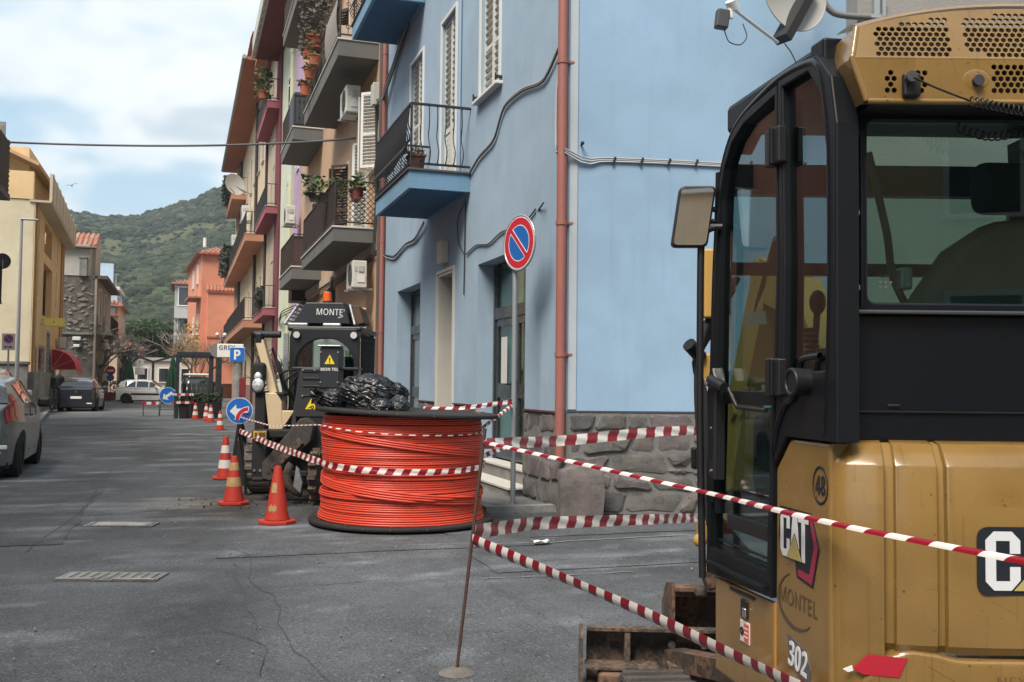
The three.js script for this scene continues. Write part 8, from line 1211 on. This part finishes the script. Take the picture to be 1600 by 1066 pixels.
  const tc = (x) => 0.168 - 0.058 * Math.pow(Math.abs(x - 1.44) / 0.46, 2.4);
  const hz = 0.115;   // how far the hood stands behind the tail plane
  const lowHoles = [...comb(1.022, 1.13, 2.236, 2.292, (x, y) => Math.abs(x - 1.068) > 0.024 || y > 2.30), ...comb(1.315, 1.56, 2.238, 2.305)];
  const hood = mb(RF).ext([[0.965, 2.205], [1.915, 2.205], [1.955, 2.325], [0.925, 2.325]], 0.008, M4(0, 0, hz - 0.008), 0, lowHoles).build('roof_hood', yellow, X);
  const upM = RF.clone().multiply(M4(0, 2.325, hz, -0.30, 0, 0)), upHoles = [...comb(1.0, 1.205, 0.014, 0.15, (x, y) => y < tc(x) - 0.022), ...comb(1.248, 1.70, 0.014, 0.15, (x, y) => (x > 1.30 || y > 0.03) && y < tc(x) - 0.022)];
  mb(upM).ext([[0.93, 0], [1.95, 0], ...Array.from({ length: 15 }, (_, i) => { const x = lerp(1.93, 0.95, i / 14); return [x, tc(x)]; })], 0.008, M4(0, 0, -0.008), 0, upHoles).build('hood_top', yellow, hood);
  const tp = (x, y) => V3(x, y, 0).applyMatrix4(upM);
  { // rounded rims of the hood
    const e = mb(); const A = [V3(0.965, 2.205, hz), V3(0.925, 2.325, hz), V3(0.93, 0.002, 0).applyMatrix4(M4(0, 2.325, hz, -0.30, 0, 0)), V3(0.95, tc(0.95), 0).applyMatrix4(M4(0, 2.325, hz, -0.30, 0, 0))];
    const back = (v, k) => V3(v.x + 0.02 * k, v.y + 0.012 * k, v.z - 0.24);
    mb(RF).add(toCreasedNormals(sheet(6, 3, (u, v) => { const a0 = v < 1 / 3 ? A[0].clone().lerp(A[1], v * 3) : v < 2 / 3 ? A[1].clone().lerp(A[2], v * 3 - 1) : A[2].clone().lerp(A[3], v * 3 - 2); const b = back(a0, 1 - v); return a0.clone().lerp(b, u).add(V3(-0.012 * Math.sin(u * Math.PI), 0, 0)); }), 0.7)).build('hood_side', yellow, hood);
    mb(RF).add(sheet(8, 24, (u, v) => { const x = lerp(0.95, 1.93, u), q = V3(x, tc(x), 0).applyMatrix4(M4(0, 2.325, hz, -0.30, 0, 0)), an = v * 1.15; return V3(x, q.y + 0.045 * Math.sin(an) * (1 + 0) + 0.008 * Math.sin(u * Math.PI), q.z - 0.02 * v - 0.16 * v * v); })).build('hood_crown', yellow, hood);
    mb(RF).tube([V3(0.967, 2.206, hz - 0.004), V3(1.44, 2.206, hz - 0.004), V3(1.913, 2.206, hz - 0.004)], 0.009, 20, 8).build('hood_lip', yellow, hood); mb(RF).tube([V3(0.927, 2.3255, hz - 0.0065), V3(1.44, 2.3255, hz - 0.0065), V3(1.953, 2.3255, hz - 0.0065)], 0.0075, 20, 8).build('hood_crease', yellow, hood);
    mb(RF).tube([V3(0.966, 2.207, hz - 0.004), V3(0.928, 2.32, hz - 0.006), A[2].clone().add(V3(0, 0.01, -0.008)), A[3].clone().add(V3(0, 0, -0.006))], 0.009, 24, 8).build('hood_rim', yellow, hood);
  }
  mb(upM).box(1.44, 0.062, -0.03, 0.93, 0.125, 0.008).build('hood_lining', M.black, hood); mb(RF).box(1.44, 2.268, hz - 0.045, 0.92, 0.11, 0.008).build('hood_lining', M.black, hood); mb(RF).box(1.44, 2.212, 0.03, 0.9, 0.006, 0.14).build('hood_floor', M.black, hood);
  mb(RF).cyl(1.266, 2.262, hz + 0.008, 0.0135, 0.015, 0.02, 16, Math.PI / 2).build('rubber_plug', mat([0.03, 0.035, 0.045], { roughness: 0.5 }), hood); mb(RF).add(new THREE.SphereGeometry(0.05, 20, 12), new THREE.Matrix4().makeScale(0.8, 0.6, 0.07).setPosition(1.266, 2.268, hz - 0.001)).build('plug_boss', yellow, hood);
  const sock = mb(RF).rbox(1.083, 2.247, hz + 0.010, 0.048, 0.066, 0.022, 0.008).build('socket_box', M.black, hood); mb(RF).cyl(1.073, 2.262, hz + 0.03, 0.013, 0.015, 0.03, 14, Math.PI / 2).build('plug_head', mat([0.05, 0.05, 0.055]), sock);
  { const pt = (px, y, o) => V3(px, y, hz + o); const pts = [pt(1.075, 2.258, 0.045), pt(1.13, 2.235, 0.04), pt(1.20, 2.217, 0.02), pt(1.245, 2.205, 0.01)]; mb(RF).tube(pts, 0.0028, 24, 6).build('beacon_cable', M.black, hood);
    const coil = (a0, b0, n, r, rad) => { const q = []; for (let i = 0; i <= n * 14; i++) { const t = i / (n * 14), an = i / 14 * 6.2832, c = a0.clone().lerp(b0, t); c.y -= 0.022 * Math.sin(t * Math.PI * 0.9); q.push(c.add(V3(0.003 * Math.cos(an), r * Math.sin(an), r * Math.cos(an)))); } return new THREE.TubeGeometry(new THREE.CatmullRomCurve3(q), n * 14, rad, 5); };
    mb(RF).add(coil(pt(1.245, 2.205, 0.01), pt(1.95, 2.13, 0.02), 52, 0.012, 0.0024)).build('coiled_cable', M.black, hood); mb(RF).add(coil(pt(1.245, 2.155, -0.075), pt(1.42, 2.15, -0.075), 10, 0.011, 0.0024)).build('coiled_cable', M.black, hood); }
  // ----- mirror
  { const m = mb(M4(...p(0.655, 3.58, 2.035).toArray(), 0.03, -0.06, 0.0)); const sh = (x0, y0, x1, y1, r, sk) => { const s = rrect(x0, y0, x1, y1, r), o = s.getPoints(6); return o.map((q) => [q.x + q.y * sk, q.y]); };
    const o = m.ext(sh(-0.066, -0.112, 0.066, 0.112, 0.022, 0.14), 0.03, M4(0, 0, -0.03), 0.006).build('mirror', M.black, X); mb(M4(...p(0.655, 3.58, 2.035).toArray(), 0.03, -0.06, 0.0)).ext(sh(-0.058, -0.104, 0.058, 0.104, 0.018, 0.14), 0.003, M4(0, 0, 0.0075)).build('mirror_glass', mat([0.82, 0.82, 0.82], { roughness: 0.02, metalness: 1 }), o);
    mb().bar(p(0.72, 3.60, 2.07), p(0.775, 3.60, 2.05), 0.010).bar(p(0.72, 3.60, 2.02), p(0.775, 3.60, 2.03), 0.010).build('mirror_arm', M.black, o); }
  // ----- boom, stick, bucket, hoses seen past the cab
  const boomY = mat([0.50, 0.30, 0.08], { roughness: 0.6, map: T.paint }), arm = (pts, w0, w1, nm, m) => { const g = mb(); for (let i = 1; i < pts.length; i++) { g.beam(pts[i - 1], pts[i], lerp(w0, w1, i / pts.length), lerp(w0, w1, i / pts.length) * 1.5); g.cyl(pts[i].x, pts[i].y, pts[i].z, 0.05, 0.05, lerp(w0, w1, i / pts.length) * 1.15, 14, 0, 0, Math.PI / 2); } return g.build(nm, m, X); };
  arm([p(1.42, 3.95, 0.75), p(1.34, 4.15, 1.35), p(1.28, 4.45, 1.85), p(1.24, 4.80, 1.95)], 0.16, 0.12, 'boom', boomY); arm([p(1.24, 4.70, 2.0), p(1.17, 5.0, 1.3), p(1.12, 5.15, 0.75)], 0.12, 0.10, 'stick', boomY);
  mb().bar(p(1.38, 3.9, 0.95), p(1.22, 4.45, 1.66), 0.045, 12).bar(p(1.27, 4.3, 1.4), p(1.22, 4.5, 1.78), 0.025, 10).build('boom_cylinder', satin, X); mb().bar(p(1.24, 4.55, 2.1), p(1.17, 4.98, 1.5), 0.04, 12).build('stick_cylinder', satin, X);
  const hs = mb(); for (let k = 0; k < 4; k++) hs.tube([p(1.0 - k * 0.02, 4.4, 1.9 - k * 0.05), p(0.82 - k * 0.01, 4.25, 1.65 - k * 0.04), p(0.79 + k * 0.01, 4.2, 1.35), p(0.82, 4.1, 0.95 - k * 0.03), p(0.95, 4.0, 0.75)], 0.017, 30, 7); hs.build('hydraulic_hoses', M.rubber, X);
  const pv = mb(); pv.rbox(0.845 - OL, 1.86, OD - 4.25, 0.05, 0.30, 0.05, 0.012).rbox(0.83 - OL, 1.50, OD - 4.25, 0.06, 0.12, 0.06, 0.012); pv.build('boom_lamp_bracket', boomY, X); mb().cyl(0.775 - OL, 1.57, OD - 4.2, 0.03, 0.03, 0.09, 12, 0.7, 0, 0.7).build('hose_clamp', satin, X); mb().rbox(0.775 - OL, 1.12, OD - 4.15, 0.045, 0.09, 0.05, 0.01).build('coupling', satin, X);
  mb().rbox(0.83 - OL, 0.80, OD - 4.3, 0.05, 0.10, 0.07, 0.02).sph(0.815 - OL, 0.76, OD - 4.28, 0.03).build('swing_pin', boomY, X); mb().rbox(0.86 - OL, 0.60, OD - 4.3, 0.06, 0.10, 0.1, 0.02, 0, 0, 0.3).rbox(0.83 - OL, 0.53, OD - 4.35, 0.05, 0.05, 0.08, 0.02).build('swing_bracket', M.steelDirty, X);
  { const s = new THREE.Shape(); s.moveTo(0, 0); s.lineTo(0.30, 0.02); s.quadraticCurveTo(0.36, 0.2, 0.22, 0.30); s.lineTo(0.02, 0.34); s.lineTo(0.0, 0.30); s.lineTo(0.18, 0.26); s.quadraticCurveTo(0.30, 0.18, 0.26, 0.06); s.lineTo(0, 0.03); const B = new THREE.Matrix4().makeBasis(V3(0, 0, -1), V3(0, 1, 0), V3(1, 0, 0)).setPosition(p(0.84, 5.05, 0.06)); mb().add(new THREE.ExtrudeGeometry(s, { depth: 0.42, bevelEnabled: false, curveSegments: 8 }), B).build('bucket', M.steelDirty, X); mb().ext([[0, 0], [0.33, 0], [0.34, 0.2], [0.2, 0.33], [0, 0.37]], 0.016, B.clone().multiply(M4(0, 0, -0.02))).build('bucket_cheek', M.steelDirty, X); mb().rbox(1.05 - OL, 0.40, OD - 5.05, 0.44, 0.035, 0.06, 0.01).build('bucket_lip', M.steelDirty, X); }
  // ----- undercarriage: tracks, blade
  const UM = new THREE.Matrix4().makeRotationY(-0.10);
  for (const l of [0.66, 1.80]) {
    const path = []; for (let i = 0; i <= 14; i++) { const q = -Math.PI / 2 - i / 14 * Math.PI; path.push([2.9 + 0.12 * Math.cos(q), 0.135 + 0.12 * Math.sin(q)]); } for (let i = 0; i <= 14; i++) { const q = Math.PI / 2 - i / 14 * Math.PI; path.push([4.14 + 0.10 * Math.cos(q), 0.115 + 0.10 * Math.sin(q)]); }
    const q = new THREE.CatmullRomCurve3(path.map(([d, y]) => V3(0, y, 3.55 - d)), true, 'catmullrom', 0.1), t = mb(M4(l - OL, 0, 0, 0, 0.10, 0)); const n = 64; for (let i = 0; i < n; i++) { const u = q.getPointAt(i / n), tg = q.getTangentAt(i / n), r = Math.atan2(-tg.y, tg.z); t.box(0, u.y, u.z, 0.27, 0.025, 0.054, r); if (i % 2) t.rbox(0, u.y + (u.y > 0.12 ? 0.016 : -0.006), u.z, 0.26, 0.03, 0.026, 0.008, r); }
    const trk = t.build('track', mat([0.15, 0.14, 0.13], { roughness: 1, map: T.old, bumpMap: T.stoneBump, bumpScale: 0.01 }), X); for (const d of [2.9, 3.3, 3.7, 4.14]) mb(M4(l - OL, 0, 0, 0, 0.10, 0)).cyl(0, 0.125, 3.55 - d, 0.09, 0.09, 0.2, 18, 0, 0, Math.PI / 2).build('roller', M.steelDirty, trk);
  }
  const uc = mb(); uc.rbox(0.1, 0.30, 0.05, 0.8, 0.2, 1.0, 0.04).cyl(0, 0.43, 0.1, 0.36, 0.36, 0.10, 30); uc.build('undercarriage', M.steelDirty, X); mb().box(0, 0.45, 0.02, 0.95, 0.06, 1.3).build('deck', M.blackMatte, X);
  { // dozer blade: curved plate with end plate, ribs and arms
    const B = M4(p(0.37, 4.78, 0).x, 0, p(0.37, 4.78, 0).z, 0, -0.05, 0), W = 1.55, bl = mb(B).add(sheet(10, 14, (u, v) => V3(u * W, 0.01 + 0.27 * v, -0.07 * Math.sin(v * Math.PI) + 0.03 * v))).add(sheet(10, 14, (u, v) => V3(u * W, 0.01 + 0.27 * v, -0.07 * Math.sin(v * Math.PI) + 0.03 * v + 0.014)));
    bl.rbox(W / 2, 0.275, 0.05, W, 0.022, 0.05, 0.006).rbox(W / 2, 0.015, 0.03, W, 0.03, 0.05, 0.006); const bo = bl.build('dozer_blade', M.rust, X);
    mb(B).ext([[-0.10, 0], [0.13, 0], [0.10, 0.24], [0.05, 0.29], [-0.03, 0.28]], 0.018, M4(-0.018, 0, 0, 0, -Math.PI / 2, 0)).build('end_plate', M.rust, bo);
    mb(B).rbox(0.19, 0.15, 0.035, 0.03, 0.25, 0.07, 0.008).build('rib', M.rust, bo); mb(B).rbox(1.2, 0.15, 0.05, 0.04, 0.26, 0.10, 0.01).build('rib', M.rust, bo);
    mb(B).rbox(0.16, 0.115, 0.09, 0.34, 0.02, 0.12, 0.006).rbox(0.62, 0.13, 0.10, 0.50, 0.025, 0.14, 0.006).build('ledge', M.rust, bo); mb(B).rbox(0.55, 0.06, 0.10, 1.0, 0.08, 0.12, 0.02).build('cross_beam', M.steelDirty, bo); for (const [x, y] of [[0.40, 0.2], [0.55, 0.2]]) mb(B).cyl(x, y, 0.02, 0.018, 0.018, 0.03, 10, Math.PI / 2).build('bolt', M.rust, bo);
    mb().beam(p(0.78, 4.72, 0.14), p(1.1, 3.8, 0.3), 0.10, 0.09).beam(p(1.55, 4.70, 0.14), p(1.6, 3.8, 0.3), 0.10, 0.09).build('blade_arm', M.steelDirty, bo);
  }
}
// ---------- houses on the near left and behind, which the machine's glass and mirror look at ----------
{
  const wh = (nx, ny, w) => { const o = []; for (let i = 0; i < nx; i++) for (let j = 0; j < ny; j++) o.push([w * (i + 0.5) / nx, 2.0 + j * 3.4, 1.1, 2.0]); return o; };
  const A = thing('salmon_house', 'salmon house on the left side of the street before the silver hatchback', 'house', [-7.0, 0, 2]);
  const F = lf(0); mb(F).box(19, 5.2, -3, 38, 10.4, 6).build('wall', plasterM([0.70, 0.36, 0.27]), A); mb(F).box(19, 10.6, -2.6, 39, 0.3, 7).build('roof', M.roofTile, A);
  for (const s of [3, 8, 13, 18, 23, 28, 32, 36]) for (const y of [1.5, 5.3, 8.6]) farWindow(A, F, s, y, 1.2, y < 2 ? 2.6 : 1.9, { out: 0.03, shut: y > 2 ? M.white : undefined });
  for (const s of [13, 20, 29, 35]) { const b = balcony(A, F.clone().multiply(M4(0, 0, 0, 0, Math.PI, 0)), -s - 2, -s + 2, 4.3, 1.0, 0.3, M.white, { step: 0.18 }); }
  { const bay = mb(F).box(29, 5.0, 0.8, 6, 10, 1.6).build('bay', plasterM([0.70, 0.36, 0.27]), A), dk = mat([0.045, 0.05, 0.06], { roughness: 0.6 }); const bl = mb(F).box(30.4, 6.25, 2.05, 1.6, 0.16, 0.95).build('balcony', dk, bay); for (let i = 0; i < 11; i++) mb(F).box(30.4, 6.42 + i * 0.125, 2.48, 1.5, 0.085, 0.03, 0.35).build('slat', dk, bl); for (const s of [29.6, 31.2]) mb(F).box(s, 7.05, 2.0, 0.05, 1.5, 0.95).build('screen_panel', dk, bl); }
  const B = plainHouse('cream_corner_house', 'cream house standing behind the viewer across the side street', [9, 0, 13], Math.PI, 13, 9.5, 8, plasterM([0.78, 0.63, 0.42]), { windows: wh(4, 3, 13) });
  const C = plainHouse('brown_corner_house', 'brown plastered house behind the viewer at the street corner', [19, 0, 15], Math.PI, 9, 8.0, 8, plasterM([0.20, 0.16, 0.13]), { windows: wh(3, 2, 9) });
  const D = plainHouse('ochre_house', 'ochre house along the far end of the side street', [14, 0, -6], -Math.PI / 2, 12, 9, 8, plasterM([0.5, 0.36, 0.2]), { windows: wh(3, 2, 12) });
}
renderer.render(scene, camera);
